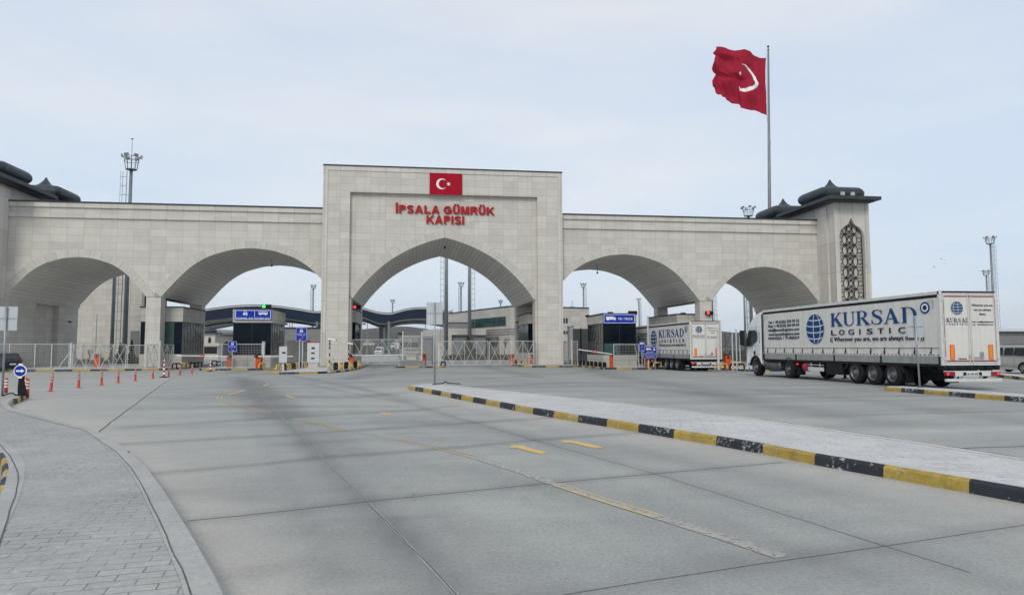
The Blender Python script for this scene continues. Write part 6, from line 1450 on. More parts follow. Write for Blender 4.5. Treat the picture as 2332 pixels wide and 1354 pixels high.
mast('slim mast with ladder just left of the crowned mast in the far right arch', 1695.5, 110, 16, .16, .14, 1, top=False)
mast('tall ladder mast standing right of the near truck', 2255.5, 176, hfor(2254,541,176), .36, .24, 1, rod=False, light=1.2, py=560)
mast('shorter far mast just left of the tall one behind the near truck', 2246.5, 253, hfor(2246,617,253), .36, .24, 1, rod=False, light=1.4, py=640)
x, z = V(221, 715, 20); o = MB().cyl((0,0,0), (0,0,z), .05, .04, 8).build('thin_pole', M['galv']); o.location = (x,20,0); tag(o, 'thin bare pole before the stone building in the far left arch', 'pole')
for px, y0, dist, lab in ((837,715,260,'thin dark post under the canopy in the central arch'), (488.5,730,220,'thin lamp post left of the car and bus booth'), (499,753,160,'short lamp post near the distant arcade'), (969,730,300,'thin post beyond the canopy above the hill'), (1304.5,743,110,'short lamp post in front of the terminal windows'), (660,730,300,'thin pole behind the car and bus booth'),(666,730,330,'second thin pole behind the car and bus booth')):
    x, y, z = D(px, dist, y0); o = MB().cyl((0,0,-.3), (0,0,z), .1*dist/150, .07*dist/150, 8).box(-.25,.25,-.1,.1,z-.05,z+.12).build('lamp_post', M['mast']); o.location = (x, y, 0); tag(o, lab, 'lamp post')

# ---------------------------------------------------------------- FLAGPOLE AND FLAG
fd = 112; x, y, zt_ = D(1749.5, fd, 112); xb, yb_, _ = D(1754.6, fd, 792); xb -= x; yb_ -= y
fp = thing('flagpole', 'very tall tapering grey flagpole behind the right wing', 'flagpole', (x, y, -.18))
mb = MB(); mb.cyl((xb,yb_,0), (0,0,zt_), .38, .15, 16); mb.build('pole', M['mast'], fp, smooth=True)
mb = MB(); mb.lathe([(.05,0),(.16,.05),(.16,.12),(.05,.2),(.05,.4),(.2,.55),(.16,.72),(.02,.78)], (0,0,zt_), n=12); mb.build('finial', M['black'], fp, smooth=True)
# flag: outline taken in its own plane, with folds as real depth
k_ = fd/FPX
Xd = Vector((math.cos(-YAW), math.sin(-YAW), 0)); 
def fpt(px, py):      # place in the flag plane, relative to pole top
    return (px-1749.5)*k_*1.15, D(px, fd, py)[2]
TOPE = [(0,.0),(.12,-.5),(.3,-2.5),(.45,-5.0),(.6,-6.0),(.75,-5.0),(.9,-7.5),(1,-12.5)]
top_ = [(1744.5,131.5),(1735,130.5),(1723,125),(1711,119),(1698,114.5),(1685,114.5),(1672,113),(1660,109.5),(1652,105),(1646,101.5)]
bot_ = [(1742,263.5),(1731,259),(1718,252),(1704,248),(1691,245.5),(1689,235.5),(1675,232),(1662,226),(1649,221.5),(1639,218)]
lft_ = [(1646,101.5),(1643,113),(1638,118.5),(1643,124),(1638,140),(1634.5,155.5),(1643,163.5),(1640,172),(1633.5,185),(1637,200),(1639,218)]
def pl(P, t): 
    n = len(P)-1; i = min(n-1, int(t*n)); f = t*n-i; return (lerp(P[i][0], P[i+1][0], f), lerp(P[i][1], P[i+1][1], f))
nu_, nv_ = 120, 110; vs_, cols = [], []
hoist = [(1744.5,131.5),(1742.5,160),(1742,190),(1743.5,215),(1742,263.5)]
for j in range(nv_+1):
    v = j/nv_
    for i in range(nu_+1):
        u = i/nu_; T_ = pl(top_, u); B_ = pl(bot_, u); Lf = pl(lft_, v); Hh = pl(hoist, v)
        # Coons patch
        X_ = (1-v)*T_[0]+v*B_[0] + (1-u)*Hh[0]+u*Lf[0] - ((1-u)*(1-v)*hoist[0][0]+u*(1-v)*lft_[0][0]+(1-u)*v*hoist[-1][0]+u*v*lft_[-1][0])
        Y_ = (1-v)*T_[1]+v*B_[1] + (1-u)*Hh[1]+u*Lf[1] - ((1-u)*(1-v)*hoist[0][1]+u*(1-v)*lft_[0][1]+(1-u)*v*hoist[-1][1]+u*v*lft_[-1][1])
        a, zz = fpt(X_, Y_)
        d = (.42*math.sin(6.5*u+3.0*v*v+1.2) + .24*math.sin(13*u-7*v+.8*math.sin(4*v)) + .11*math.sin(24*u+11*v+2*math.sin(5*u)) + .05*math.sin(31*v-9*u) + .035*math.sin(55*u+20*v*u))*min(1, u*4+.12) + .28*math.sin(20*v+3*u)*u
        if u > .45 and v > .35: d += .25*math.sin(60*u*v)*(u-.45)
        p = Vector((a, 0, zz-zt_)); p = Vector((a*math.cos(-YAW)*1.0, a*math.sin(-YAW), zz)) + Vector((math.sin(YAW), math.cos(YAW), 0))*(d*1.1 - a*.0)
        vs_.append(tuple(p)); cols.append((u, v))
mb = MB(); mb.v = vs_
cu_, cv_ = .40, .50; asp = 1.5
def white_at(u, v):
    # crescent as it hangs: an arc open to the fly side
    X_ = u*1.25; Y_ = v*1.0
    r1 = math.hypot((X_-.47)/.26, (Y_-.56)/.25) ; r2 = math.hypot((X_-.518)/.245, (Y_-.548)/.218)
    if r1 < 1 and r2 > 1 and X_ < .62: return 1
    return 1 if abs(X_-.60) + abs(Y_-.50) < .04 else 0
for j in range(nv_):
    for i in range(nu_):
        a = j*(nu_+1)+i; mb.f.append([a, a+1, a+nu_+2, a+nu_+1]); mb.m.append(white_at((i+.5)/nu_, (j+.5)/nv_))
fm = mb.build('flag', [M['flagcloth'], M['white']], None, smooth=True, recalc=False); fm.location = (x, y, -.0)
tag(fm, 'large torn red flag with a white crescent flying left from the tall flagpole', 'flag')
mb = MB(); a, zz = fpt(1744.5, 131.5); b, z2 = fpt(1742, 263.5); e_ = lambda a: a*math.cos(-YAW); f_2 = lambda a: a*math.sin(-YAW)
mb.tube([(0,-.1,zt_-.1),(e_(a),f_2(a),zz+.2)], .03, 5); mb.tube([(e_(b),f_2(b),z2-.0),(0,0,z2-4.8)], .03, 5); mb.tube([(e_(a),f_2(a),zz),(e_(b)*.8,f_2(b),lerp(zz,z2,.5)),(e_(b),f_2(b),z2)], .03, 5)
mb.build('halyard', M['galvl'], fp)

# ---------------------------------------------------------------- FAR BUILDINGS
# wavy canopy
cvd = 190
def cp_(px, py): x, y, z = D(px, cvd, py); return x, y, z
tp = [(380,726),(430,712),(467,704.5),(500,699.5),(530,696),(560,694.3),(588,693.8),(626,695.7),(655,699),(684,703.4),(713,708.2),(735,708),(770,700),(800,697.5),(827,701),(845,706),(860,709.8),(878,711.9),(893,711.6),(908,707.5),(922,703.8),(940,700.8),(960,699.6),(980,700.6),(1000,703.8),(1019,708),(1037,712.6),(1055,712),(1075,708),(1100,702)]
bt = [(380,748),(430,738),(467,731),(500,727),(528,723.5),(560,721.5),(590,721),(626,722.5),(650,725),(680,729.5),(709,734.5),(735,733.5),(770,724),(800,719.5),(827,722),(845,729),(863,735),(880,735),(896,732),(908,729),(925,726.6),(945,725.3),(960,725),(980,725.8),(1000,728),(1018,731),(1040,735),(1060,734),(1080,729),(1100,724)]
cv = thing('wavy_canopy', 'long wavy navy edged canopy roof on columns beyond the gate', 'canopy', (*cp_(700,790)[:2], 0)); ox, oy = cv.location[0], cv.location[1]
back = Vector((math.sin(YAW)*.98-.17*math.cos(YAW), math.cos(YAW)*.98, 0))*34
tp = smooth_tab(tp); bt = smooth_tab(bt)
zt1 = lambda px: interp(tp, px); zb1 = lambda px: interp(bt, px)
xs_ = np.linspace(385, 1095, 150); mbF = MB(); mbS = MB(); mbR = MB(); mbU = MB(); mbB = MB(); mbB2 = MB()
for a, b in zip(xs_[:-1], xs_[1:]):
    q = []
    for p in (a, b):
        X0, Y0_, Zt = cp_(p, zt1(p)); _, _, Zb = cp_(p, zb1(p)); q.append((X0-ox, Y0_-oy, Zt, Zb))
    (ax, ay, at, ab), (bx, by, b_t, bb) = q
    mbS.add([(ax,ay-.15,at-.42),(bx,by-.15,b_t-.42),(bx,by-.15,b_t-.08),(ax,ay-.15,at-.08)], [(0,1,2,3)])
    mbR.add([(ax,ay-.3,at-.08),(bx,by-.3,b_t-.08),(bx,by-.3,b_t+.06),(ax,ay-.3,at+.06)], [(0,1,2,3)]); mbR.add([(ax,ay-.3,at+.06),(bx,by-.3,b_t+.06),(bx+back.x,by+back.y,b_t+.06),(ax+back.x,ay+back.y,at+.06)], [(0,1,2,3)])
    mbF.add([(ax,ay,ab),(bx,by,bb),(bx,by,b_t-.42),(ax,ay,at-.42)], [(0,1,2,3)])
    mbU.add([(ax,ay,ab),(bx,by,bb),(bx+back.x,by+back.y,bb),(ax+back.x,ay+back.y,ab)], [(0,1,2,3)])
    for k, mb_ in ((.45, mbB), (1.0, mbB2)): mb_.add([(ax+back.x*k,ay+back.y*k,ab),(bx+back.x*k,by+back.y*k,bb),(bx+back.x*k,by+back.y*k,bb-.35),(ax+back.x*k,ay+back.y*k,ab-.35)], [(0,1,2,3)])
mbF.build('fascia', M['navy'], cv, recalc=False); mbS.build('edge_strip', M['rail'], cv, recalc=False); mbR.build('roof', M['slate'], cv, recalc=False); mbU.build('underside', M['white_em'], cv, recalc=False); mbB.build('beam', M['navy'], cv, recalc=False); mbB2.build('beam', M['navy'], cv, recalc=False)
for px, k in ((722,0),(709,.5),(886,0),(877,.35),(863.5,.7),(856,.98),(1041,0),(1034,.5),(560,.1),(548,.6)):
    X0, Y0_, Z0 = cp_(px, 735); mb = MB(); mb.cyl((X0-ox+back.x*k*.3, Y0_-oy+back.y*k, 0), (X0-ox+back.x*k*.3, Y0_-oy+back.y*k, Z0+.4), .38, n=12); mb.build('column', M['mast'], cv)
# terminal building: frame with corner C; left face runs back-left, right face back-right
Cx, Cy, _ = D(1161, 146); zr = hfor(1162, 698, 146)
ya_ = YAW + math.radians(-27.5); yb2 = YAW + math.radians(67)
dl_ = Vector((math.sin(ya_), math.cos(ya_), 0)); dr_ = Vector((math.sin(yb2), math.cos(yb2), 0))
tb = thing('terminal_building', 'large pale terminal with green ribbon window and dark stripes beyond the central arch', 'building', (Cx, Cy, -.18))
def wallq(mb, d, a, b, z0, z1, off=0.0, thick=None):
    n_ = Vector((0,0,0))
    nn = Vector((d.y, -d.x, 0)); 
    if nn.dot(Vector((0,-1,0))) < 0: nn = -nn
    o_ = nn*off; P = [d*a+o_, d*b+o_]
    mb.add([(*P[0][:2], z0), (*P[1][:2], z0), (*P[1][:2], z1), (*P[0][:2], z1)], [(0,1,2,3)], [(a,z0),(b,z0),(b,z1),(a,z1)])
LL, RR = 34, 19.0
mb = MB(); wallq(mb, dl_, 0, LL, 0, zr); wallq(mb, dr_, 0, RR, 0, zr)
e1 = dl_*LL; e2 = dr_*RR; far_ = e1+e2
mb.add([(*e1[:2],0),(*far_[:2],0),(*far_[:2],zr),(*e1[:2],zr)], [(0,1,2,3)]); mb.add([(*e2[:2],0),(*far_[:2],0),(*far_[:2],zr),(*e2[:2],zr)], [(0,1,2,3)])
mb.add([(0,0,zr),(*e1[:2],zr),(*far_[:2],zr),(*e2[:2],zr)], [(0,1,2,3)]); mb.build('wall', M['bldstone'], tb, recalc=False)
mb = MB()
for d, L_ in ((dl_, LL), (dr_, RR)): wallq(mb, d, -.1, L_, zr-.02, zr+.22, .12); 
mb.build('coping', M['coping'], tb, recalc=False)
H_ = lambda py: (792-py)/FPX*146+1.88
mb = MB(); wallq(mb, dl_, 1.8, 21.5, H_(741), H_(719), .06); mb.build('ribbon_window', M['greenglass'], tb, recalc=False)
mb = MB()
for k in range(16): a = 1.8+19.7*k/15; wallq(mb, dl_, a-.05, a+.05, H_(741), H_(719), .1)
mb.build('mullions', M['dark'], tb, recalc=False)
for (y0, y1) in ((747.5, 750.5), (753.5, 756.5), (759, 762)):
    mb = MB(); wallq(mb, dl_, 0, LL, H_(y1), H_(y0), .05); wallq(mb, dr_, 0, 3.5, H_(y1), H_(y0), .05); mb.build('stripe', M['wallgrey'], tb, recalc=False)
mb = MB(); wallq(mb, dl_, 5.0, 24, 0, H_(765), .06); mb.build('dark_panel', M['wallgrey'], tb, recalc=False)
mb = MB(); wallq(mb, dl_, 6.0, 10, H_(788), H_(777), .1); wallq(mb, dl_, 11, 17, H_(788), H_(777), .1); mb.build('lower_window', M['greenglass'], tb, recalc=False)
for (a, b, y0, y1) in ((12.4,13.7,722,734),(12.4,13.9,752,759.5),(14.6,16.2,752.5,760)):
    mb = MB(); wallq(mb, dr_, a, b, H_(y1), H_(y0), .05); o = mb.build('window', M['glasswin'], tb, recalc=False); mb = MB(); wallq(mb, dr_, (a+b)/2-.06, (a+b)/2+.06, H_(y1), H_(y0), .09); wallq(mb, dr_, a-.08, a, H_(y1), H_(y0), .09); mb.build('frame', M['galvl'], o, recalc=False)
x, y, z = D(1303, 152, 700); mb = MB(); mb.bar((0,0,0), (0,0,1.6), .08); mb.bar((-.6,0,.3), (.6,0,.3), .07); o = mb.build('roof_antenna', M['dark'], tb); o.location = (x-Cx, y-Cy, z+.1)
# low annex
Ax, Ay, _ = D(1018, 150); za2 = hfor(1018, 747.3, 150)
an = thing('annex_building', 'low pale annex with a dark shuttered bay left of the terminal', 'building', (Ax, Ay, -.18))
LL2, RR2 = 15, 8.5
mb = MB(); wallq(mb, dl_, 0, LL2, 0, za2); e1 = dl_*LL2
dr3 = Vector((math.sin(YAW+math.radians(80)), math.cos(YAW+math.radians(80)), 0)); e2 = dr3*RR2; far_ = e1+e2
wallq(mb, dr3, 0, 1.0, 0, za2); wallq(mb, dr3, 1.0, RR2, za2-1.4, za2); mb.add([(0,0,za2),(*e1[:2],za2),(*far_[:2],za2),(*e2[:2],za2)], [(0,1,2,3)]); mb.add([(*e1[:2],0),(*far_[:2],0),(*far_[:2],za2),(*e1[:2],za2)], [(0,1,2,3)]); mb.build('wall', M['bldstone'], an, recalc=False)
mb = MB(); wallq(mb, dr3, 1.0, RR2, 0, za2-1.4, -.8); mb.build('shutter', M['door'], an, recalc=False)
# parapet blocks and dish
x, y, z = D(1040, 160, 735); ub = thing('roof_structure', 'grey plant structure on the roofs behind the thick masts', 'roof structure', (x, y, z-1.0)); mb = MB(); mb.box(-3,2.5,0,5,-.8,1.0); mb.build('block', M['wallgrey'], ub); mb = MB(); mb.box(-3.1,2.6,-.1,5,1.0,1.15); mb.build('cap', M['coping'], ub)
x, y, z = D(1025.5, 186, 706); ds = thing('satellite_dish', 'small satellite dish on the canopy roof by the thick mast', 'dish', (x, y, z-1)); mb = MB(); mb.lathe([(.02,-.2),(.3,-.12),(.5,.05),(.48,.06),(.3,-.09),(.02,-.16)], (.3,0,1.0), 'y', 16); mb.build('dish', M['rail'], ds); mb = MB(); mb.bar((0,0,-.5), (0,0,.7), .1); mb.build('mount', M['mast'], ds)
# stone building in the far left arch
sb2 = thing('stone_building', 'tall pale stone clad building seen through the far left arch', 'building', (-46.5, 28, -.18))
mb = MB(); mb.box(-6, 7.45, 0, 9, 0, 14.0); mb.build('wall', M['stone'], sb2)
mb = MB(); mb.box(-6.1, 7.6, -.1, 9.1, 14.0, 14.3); mb.build('coping', M['coping'], sb2)
mb = MB(); mb.box(7.47, 7.55, 1.0, 8.8, .6, 12.5); mb.build('side_glazing', M['glass'], sb2)
mb = MB()
for k in range(8): y = 1.2+k*1.05; mb.box(7.55, 7.72, y, y+.12, .6, 12.5)
mb.build('fins', M['mast'], sb2)
wx, wz = V(315, 790, 27.9); mb = MB(); mb.box(6.2, 7.3, -.05, -.01, .3, 4.3); mb.build('door_panel', M['door'], sb2)
# distant arcade with little tower
x, y, _ = D(472, 190); x2, y2, _ = D(545, 200); dst = thing('arcade_wall', 'distant pale arcade wall with round arches left of the car and bus booth', 'building', (x, y, -.18), math.atan2(y2-y, x2-x)); L_ = math.hypot(x2-x, y2-y)+4; hz = (792-763)/FPX*195+1.9
mb = MB(); f = lambda u: (2.6 if abs(((u-4.6) % 4.4)-2.2) < 1.75 else 0.02) + (0 if abs(((u-4.6) % 4.4)-2.2) >= 1.75 else 1.35*math.sqrt(max(0, 1-((((u-4.6) % 4.4)-2.2)/1.75)**2))); arch_wall(mb, 0, L_, f, hz, 0, 1.0, 160); mb.build('wall', M['cream'], dst, recalc=False)
mb = MB(); mb.box(-.1, L_, -.2, 1.2, hz, hz+.5); mb.build('coping', M['wallgrey'], dst)
mb = MB(); mb.box(0, L_, 2.5, 2.7, 0, 4.2); mb.build('back_wall', M['wallgrey'], dst)
x, y, _ = D(477, 180); tw2 = thing('gate_pavilion', 'small distant stone pavilion with dark flared roofs left of the car and bus booth', 'pavilion', (x, y, -.18)); hz = (792-757)/FPX*180+1.9
mb = MB(); mb.box(-1.3, 1.3, 0, 3, 0, hz); mb.build('wall', M['cream'], tw2)
mb = MB(); mb.prism([(-.35,3.0),(-.35,4.4),(0,5.2),(.35,4.4),(.35,3.0)], lambda a, b, c: (a, c, b), -.02, -.06); mb.build('niche', M['dark'], tw2)
mb = MB(); mb.box(-2.6, 2.2, -.7, 3.7, hz, hz+.3); mb.build('eaves', M['slate'], tw2)
mb = MB(); mb.lathe([(1.5,0),(1.7,.3),(1.5,.6),(.5,.8),(.1,1.6)], (-.3,1.5,hz+.3), n=8); mb.build('cushion_roof', M['slate'], tw2, smooth=True)
x, y, _ = D(480, 130); kk = thing('kiosk', 'small white kiosk with dark windows beyond the left barrier arm', 'kiosk', (x, y, -.18)); mb = MB(); mb.box(-2.6,1.4,0,2,0,.9); mb.box(-1.5,1.2,.1,2,.9,2.4) ; mb.build('base', M['cream'], kk)
mb = MB(); mb.box(-1.4,1.1,.04,.09,1.0,2.2); mb.build('window', M['glasswin'], kk); mb = MB(); mb.box(-1.8,1.5,-.3,2.3,2.4,3.0); mb.build('canopy', M['cream'], kk)
x, y, _ = D(651, 150); x2, y2, _ = D(735, 150); gb = thing('grey_building', 'long low grey building behind the picket fence', 'building', (x, y, -.18)); mb = MB(); mb.box(-1, x2-x+3, 0, 12, 0, (792-746)/FPX*150+1.9); mb.build('wall', M['wallgrey'], gb); mb = MB(); z = (792-746)/FPX*150+1.9; mb.box(-1.2, x2-x+3.2, -.2, 12, z, z+.25); mb.build('roof', M['coping'], gb)
for px, dist, w_, h_, lab in ((839,300,5,4.3,'small distant white house with two windows under the canopy'), (908,310,6,4.6,'distant white house left of the tall picket railing'), (892,290,3,3.4,'little distant hut between the white houses')):
    x, y, _ = D(px, dist); hs = thing('house', lab, 'house', (x-w_/2, y, -.18)); mb = MB(); mb.box(0,w_,0,5,0,h_); mb.build('wall', M['white_em'], hs); mb = MB(); mb.prism([(-.3,h_),(w_+.3,h_),(w_/2,h_+1.1)], lambda a, b, c: (a, c, b), -.3, 5.3); mb.build('roof', M['door'], hs)
    for q in (.2, .6): mb = MB(); mb.box(w_*q, w_*q+.9, -.05, -.01, h_*.35, h_*.7); mb.build('window', M['glasswin'], hs)
x, y, _ = D(905, 230); lw = thing('boundary_wall', 'low pale wall and dark hedge line beyond the central arch lane', 'wall', (x-14, y, -.18)); mb = MB(); mb.box(0,22,0,.3,0,1.7); mb.build('wall', M['cream'], lw)
x, y, _ = D(856, 215); hw2 = thing('boundary_wall', 'short pale wall behind the small white truck', 'wall', (x-6.5, y, -.18)); mb = MB(); mb.box(0,8.5,0,.3,0,3.0); mb.build('wall', M['cream'], hw2)
# dark banner building behind the picket railing
x, y, _ = D(939, 120); db = thing('shed', 'dark roofed shed behind the tall picket railing', 'shed', (x-2.3, y, -.18)); mb = MB(); mb.box(0,3.4,0,3,0,4.3); mb.build('wall', M['door'], db); mb = MB(); mb.box(-.2,3.8,-.2,3.2,4.3,4.55); mb.build('roof', M['coping'], db); mb = MB(); mb.box(.2,3.3,-.06,-.01,1.9,2.9); mb.build('window', M['glasswin'], db)
# white roofed hall at the right with its fence
x, y, _ = D(2262, 75); wr = thing('storage_hall', 'low hall with a pale ribbed metal roof behind the minivan', 'building', (x, y, 0)); zt2 = (792-757)/FPX*75+1.7
mb = MB(); mb.box(0, 26, 0, 14, 0, zt2); mb.build('wall', M['wallgrey'], wr)
mb = MB(); mb.add([(-.3,-.5,zt2),(26,-.5,zt2),(26,7,zt2+.45),(-.3,7,zt2+.45)], [(0,1,2,3)])
for k in range(52): a = -.2+k*.5; mb.bar((a,-.5,zt2+.03), (a,7,zt2+.48), .06)
mb.build('roof', M['roofwhite'], wr, recalc=False)
x, y, _ = D(2264, 60); picket('picket_fence', 'tall weathered slatted fence behind the minivan', (x, y), (x+18, y-3), 2.75, 150, 'wallgrey', rails=(.30, .93), w=.07)

# ---------------------------------------------------------------- HILLS, GRASS, TREES
def ridge(name, pts, dist, depth, mat, base=-5):
    mb = MB(); P = []
    n = 260
    for i in range(n+1):
        px = lerp(pts[0][0], pts[-1][0], i/n); py = interp(pts, px) + rng.normal(0, .12); x, y, z = D(px, dist, py); P.append((x, y, z))
    rows = []
    for r_ in range(9):
        t = r_/8; row_ = []
        for i, (x, y, z) in enumerate(P):
            d = Vector((x-CX, y-CY, 0)).normalized()*depth*(1-t); zz = lerp(base, z, t**1.15 + .10*math.sin(i*.13+r_*1.3)*t*(1-t) + .05*math.sin(i*.41+r_)*t*(1-t)); row_.append((x-d.x, y-d.y, zz))
        rows.append(row_)
    back_ = [(x+(x-CX)*.3, y+(y-CY)*.3, base) for x, y, z in P]; rows.append(back_)
    mb.v = [p for r_ in rows for p in r_]; mb.f = [[r_*(n+1)+i, r_*(n+1)+i+1, (r_+1)*(n+1)+i+1, (r_+1)*(n+1)+i] for r_ in range(len(rows)-1) for i in range(n)]; mb.m = [0]*len(mb.f)
    return tag(mb.build(name, mat, None, smooth=True, recalc=False), kind='structure')
def hillmat(name, a, b):
    m, N, L, B = newmat(name); co = N.new('ShaderNodeNewGeometry').outputs['Position']
    L.new(ramp(N, L, noise(N, L, .012, 8, .7, co), [(.32, a), (.68, b)]), B.inputs['Base Color']); B.inputs['Roughness'].default_value = 1; B.inputs['Specular IOR Level'].default_value = .1; return m
ridge('hill', [(-300,766),(200,762),(420,758),(640,756),(728,752),(760,748),(800,750),(828,749),(848,747),(868,745),(895,743.4),(912,742.8),(935,743.5),(955,746),(975,749),(1000,753),(1060,752),(1200,757),(1400,756),(1500,757),(1600,752),(1645,753.5),(1656,755),(1672,757),(1690,756.5),(1740,760),(1900,765),(2300,771),(2700,775)], 2300, 1500, hillmat('hill scrub', (.055,.05,.05), (.10,.09,.085)))
ridge('far_hill', [(-300,752),(400,750),(455,749),(500,750),(560,753),(800,760),(1500,762),(2200,766),(2700,768)], 6500, 2500, hillmat('far hill', (.08,.085,.09), (.11,.115,.12)))
def blobgrass(name, pts, dist0, dist1, h, mat, label=None, n=2600, s=.35):
    mb = MB(); poly = pts
    for k in range(n):
        px = random.uniform(pts[0], pts[1]); d = random.uniform(dist0, dist1); x, y, _ = D(px, d); hh = h*random.uniform(.3, 1)*(.5+.5*math.sin(px*.11+d*.3)**2); a = random.uniform(0, PI); dx, dy = math.cos(a)*s, math.sin(a)*s
        z = -.2; mb.add([(x-dx*.4,y-dy*.4,z),(x+dx*.4,y+dy*.4,z),(x+dx*.9+random.uniform(-.2,.2),y+dy,z+hh),(x-dx*.2,y,z+hh*1.1)], [(0,1,2,3)])
    return tag(mb.build(name, M[mat], None, recalc=False), label, kind='stuff')
mb = MB()
q = [D(1008,112), D(1178,112), D(1172,143), D(1010,140)]; mb.add([(a[0], a[1], -.12) for a in q], [(0,1,2,3)])
q = [D(150,92), D(335,88), D(335,108), D(150,112)]; mb.add([(a[0], a[1], -.12) for a in q], [(0,1,2,3)]); struct('verge', mb, M['grass'], recalc=False)
for o_, lab in ((blobgrass('grass', (1012,1176), 112, 143, .7, 'grass'), 'rough green and brown grass behind the gates of the central arch'), (blobgrass('grass', (160,334), 88, 108, .9, 'leafd', n=1500), 'dry grass and low scrub behind the far left arch'), (blobgrass('scrub', (1600,1760), 95, 200, 1.5, 'leafd', n=1800, s=.6), 'dry winter scrub seen through the far right arch')):
    tag(o_, lab, 'grass')
def bare_tree(label, x, y, h, seed, mat='bark', leaf=None, spread=.5, g=0):
    R = random.Random(seed); t = thing('tree' if h > 3 else 'shrub', label, 'tree' if h > 3 else 'shrub', (x, y, -.18)); mb = MB(); tips = []
    def br(p, d, l, r, dep):
        q = p + d*l; mb.cyl(p, q, r, r*.7, 5, cap=False)
        if dep == 0: tips.append(q); return
        for k in range(R.choice((2,3)) if dep < 4 else 4):
            nd = (d + Vector((R.uniform(-1,1), R.uniform(-1,1), R.uniform(-.2,.7)))*spread).normalized(); br(q, nd, l*R.uniform(.6,.85), r*.65, dep-1)
    br(Vector((0,0,0)), Vector((R.uniform(-.05,.05),0,1)), h*.3, h*.02, 4); mb.build('trunk', M[mat], t, recalc=False)
    if leaf:
        lb = MB()
        for q in tips:
            for k in range(7):
                c = q + Vector((R.gauss(0,1), R.gauss(0,1), R.gauss(0,1)))*h*.06; a = Vector((R.gauss(0,1), R.gauss(0,1), R.gauss(0,1))).normalized()*h*.028; b = a.orthogonal().normalized()*h*.02; lb.add([c-a, c+b, c+a, c-b], [(0,1,2,3)])
        lb.build('crown', M[leaf], t, recalc=False)
    return t
def conic(label, x, y, h, w, seed, mat='leaf'):
    R = random.Random(seed); t = thing('evergreen_shrub', label, 'shrub', (x, y, -.18)); mb = MB(); mb.cyl((0,0,0), (0,0,h*.7), .05, .02, 6); mb.build('trunk', M['bark'], t); mb = MB()
    for k in range(900):
        z = R.uniform(.05,1)**1.1*h; r_ = w*(1-(z/h)**1.4)*math.sqrt(R.random())*(1+.3*math.sin(z*5+seed)); a = R.uniform(0, 2*PI); c = Vector((r_*math.cos(a), r_*math.sin(a), z)); u = Vector((R.gauss(0,1), R.gauss(0,1), R.gauss(0,1)+1)).normalized()*.12; b = u.orthogonal().normalized()*.06; mb.add([c-u, c+b, c+u, c-b], [(0,1,2,3)])
    mb.build('crown', M[mat], t, recalc=False); return t
for px, dist, h, w, lab, sd_ in ((1066,128,4.2,1.5,'dark bushy shrub at the foot of the thick right mast',1), (274,86,2.6,.55,'slim dark evergreen shrub left of the folded gate leaf',2), (300,84,3.0,.5,'slim dark evergreen shrub right behind the folded gate leaf',3), (163,92,2.6,.5,'dark shrub behind the thick white fence post',4), (1074,125,2.5,1.6,'low dark shrub in the grass behind the closed gates',6)):
    x, y, _ = D(px, dist); conic(lab, x, y, h, w, sd_)
for px, dist, h, lab, sd_ in ((1131,125,4.2,'small bare sapling left of the right booth in the central arch',11), (1149,122,4.0,'second small bare sapling nearer the right booth',12), (692,160,7.5,'bare branching tree behind the car lane sign',13), (676,165,6.5,'bare tree left behind the car lane sign',14), (1652,150,6,'bare tree behind the orange red cabinet at the right',15), (1676,135,5.5,'bare tree just left of the white cab',16), (1700,160,6,'bare tree partly hidden by the white cab',17), (205,90,2.2,'bare bush in front of the stone building',18), (240,93,2.4,'second bare bush in front of the stone building',19), (925,150,3,'bare bush behind the tall picket railing',20)):
    x, y, _ = D(px, dist); bare_tree(lab, x, y, h, sd_)
picket('mesh_fence_run', 'pale fence seen through the far right arch behind the cab', D(1640,90)[:2], D(1760,92)[:2], 2.2, 60, 'mesh', w=.04)
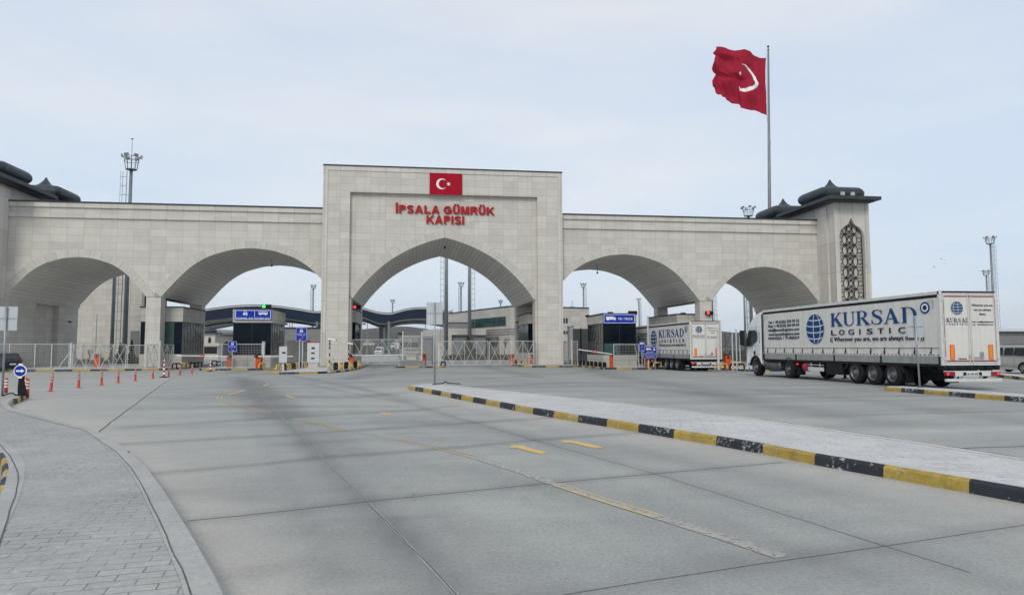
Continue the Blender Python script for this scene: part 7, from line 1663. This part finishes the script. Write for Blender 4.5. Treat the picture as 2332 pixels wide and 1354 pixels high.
x, y, _ = D(1635.5, 52); post('tall cream post right of the queueing truck', x, y, 2.9, .09)
x, y, _ = D(1668, 50); post('pale post right of the orange red cabinet', x, y, 2.6, .05, 'galvl')
x, y, _ = D(1677, 50); post('second pale post nearer the white cab', x, y, 2.9, .05, 'galvl')
x, y, _ = D(1685, 52); post('thin white post just left of the white cab', x, y, 2.4, .035)
# birds
for k, (px, py) in enumerate([(2127,608),(2141,571),(2143,590),(2151,592),(2153,600)]):
    x, y, z = D(px, 120, py); R = random.Random(k); mb = MB(); a = R.uniform(-.5,.5); mb.add([(-.28,0,.06+a*.1),(-.12,.05,.02),(0,.09,0),(.12,.05,.02),(.28,0,.07),(.12,-.04,.015),(0,-.16,-.02),(-.12,-.04,.015),(0,.12,.01),(0,0,-.04)], [(0,1,7),(1,2,9,7),(2,3,5,9),(3,4,5),(9,5,6),(9,6,7),(2,8,9)])
    o = mb.build('bird', M['black'], None, recalc=False); o.location = (x, y, z); o.rotation_euler = (.2,a,a*2)
    tag(o, ['lowest bird left of the others beyond the tower','topmost bird beyond the tower','middle bird just below the topmost one','bird right of the middle one','small bird lowest of the right pair'][k], 'bird', 'distant birds in the sky')

# ---------------------------------------------------------------- HAZE
hz_ = MB(); hz_.box(-6400, 6400, -1200, 7400, -9, 330); ho = hz_.build('haze', [], None)
m = bpy.data.materials.new('air'); m.use_nodes = True; n_ = m.node_tree.nodes; n_.remove(n_['Principled BSDF']); pv = n_.new('ShaderNodeVolumePrincipled')
pv.inputs['Color'].default_value = (.95, .97, 1.0, 1); pv.inputs['Density'].default_value = .00007; pv.inputs['Anisotropy'].default_value = .2
m.node_tree.links.new(pv.outputs[0], n_['Material Output'].inputs['Volume']); ho.data.materials.clear(); ho.data.materials.append(m)
tag(ho, 'thin pale haze in the air over the yard and hills', 'haze', kind='stuff')
bad = [o for o in COL.objects if o.parent is None and o.get('label') and not (4 <= len(o['label'].split()) <= 16)]
for o in bad: print('LABEL', len(o['label'].split()), o['label'])
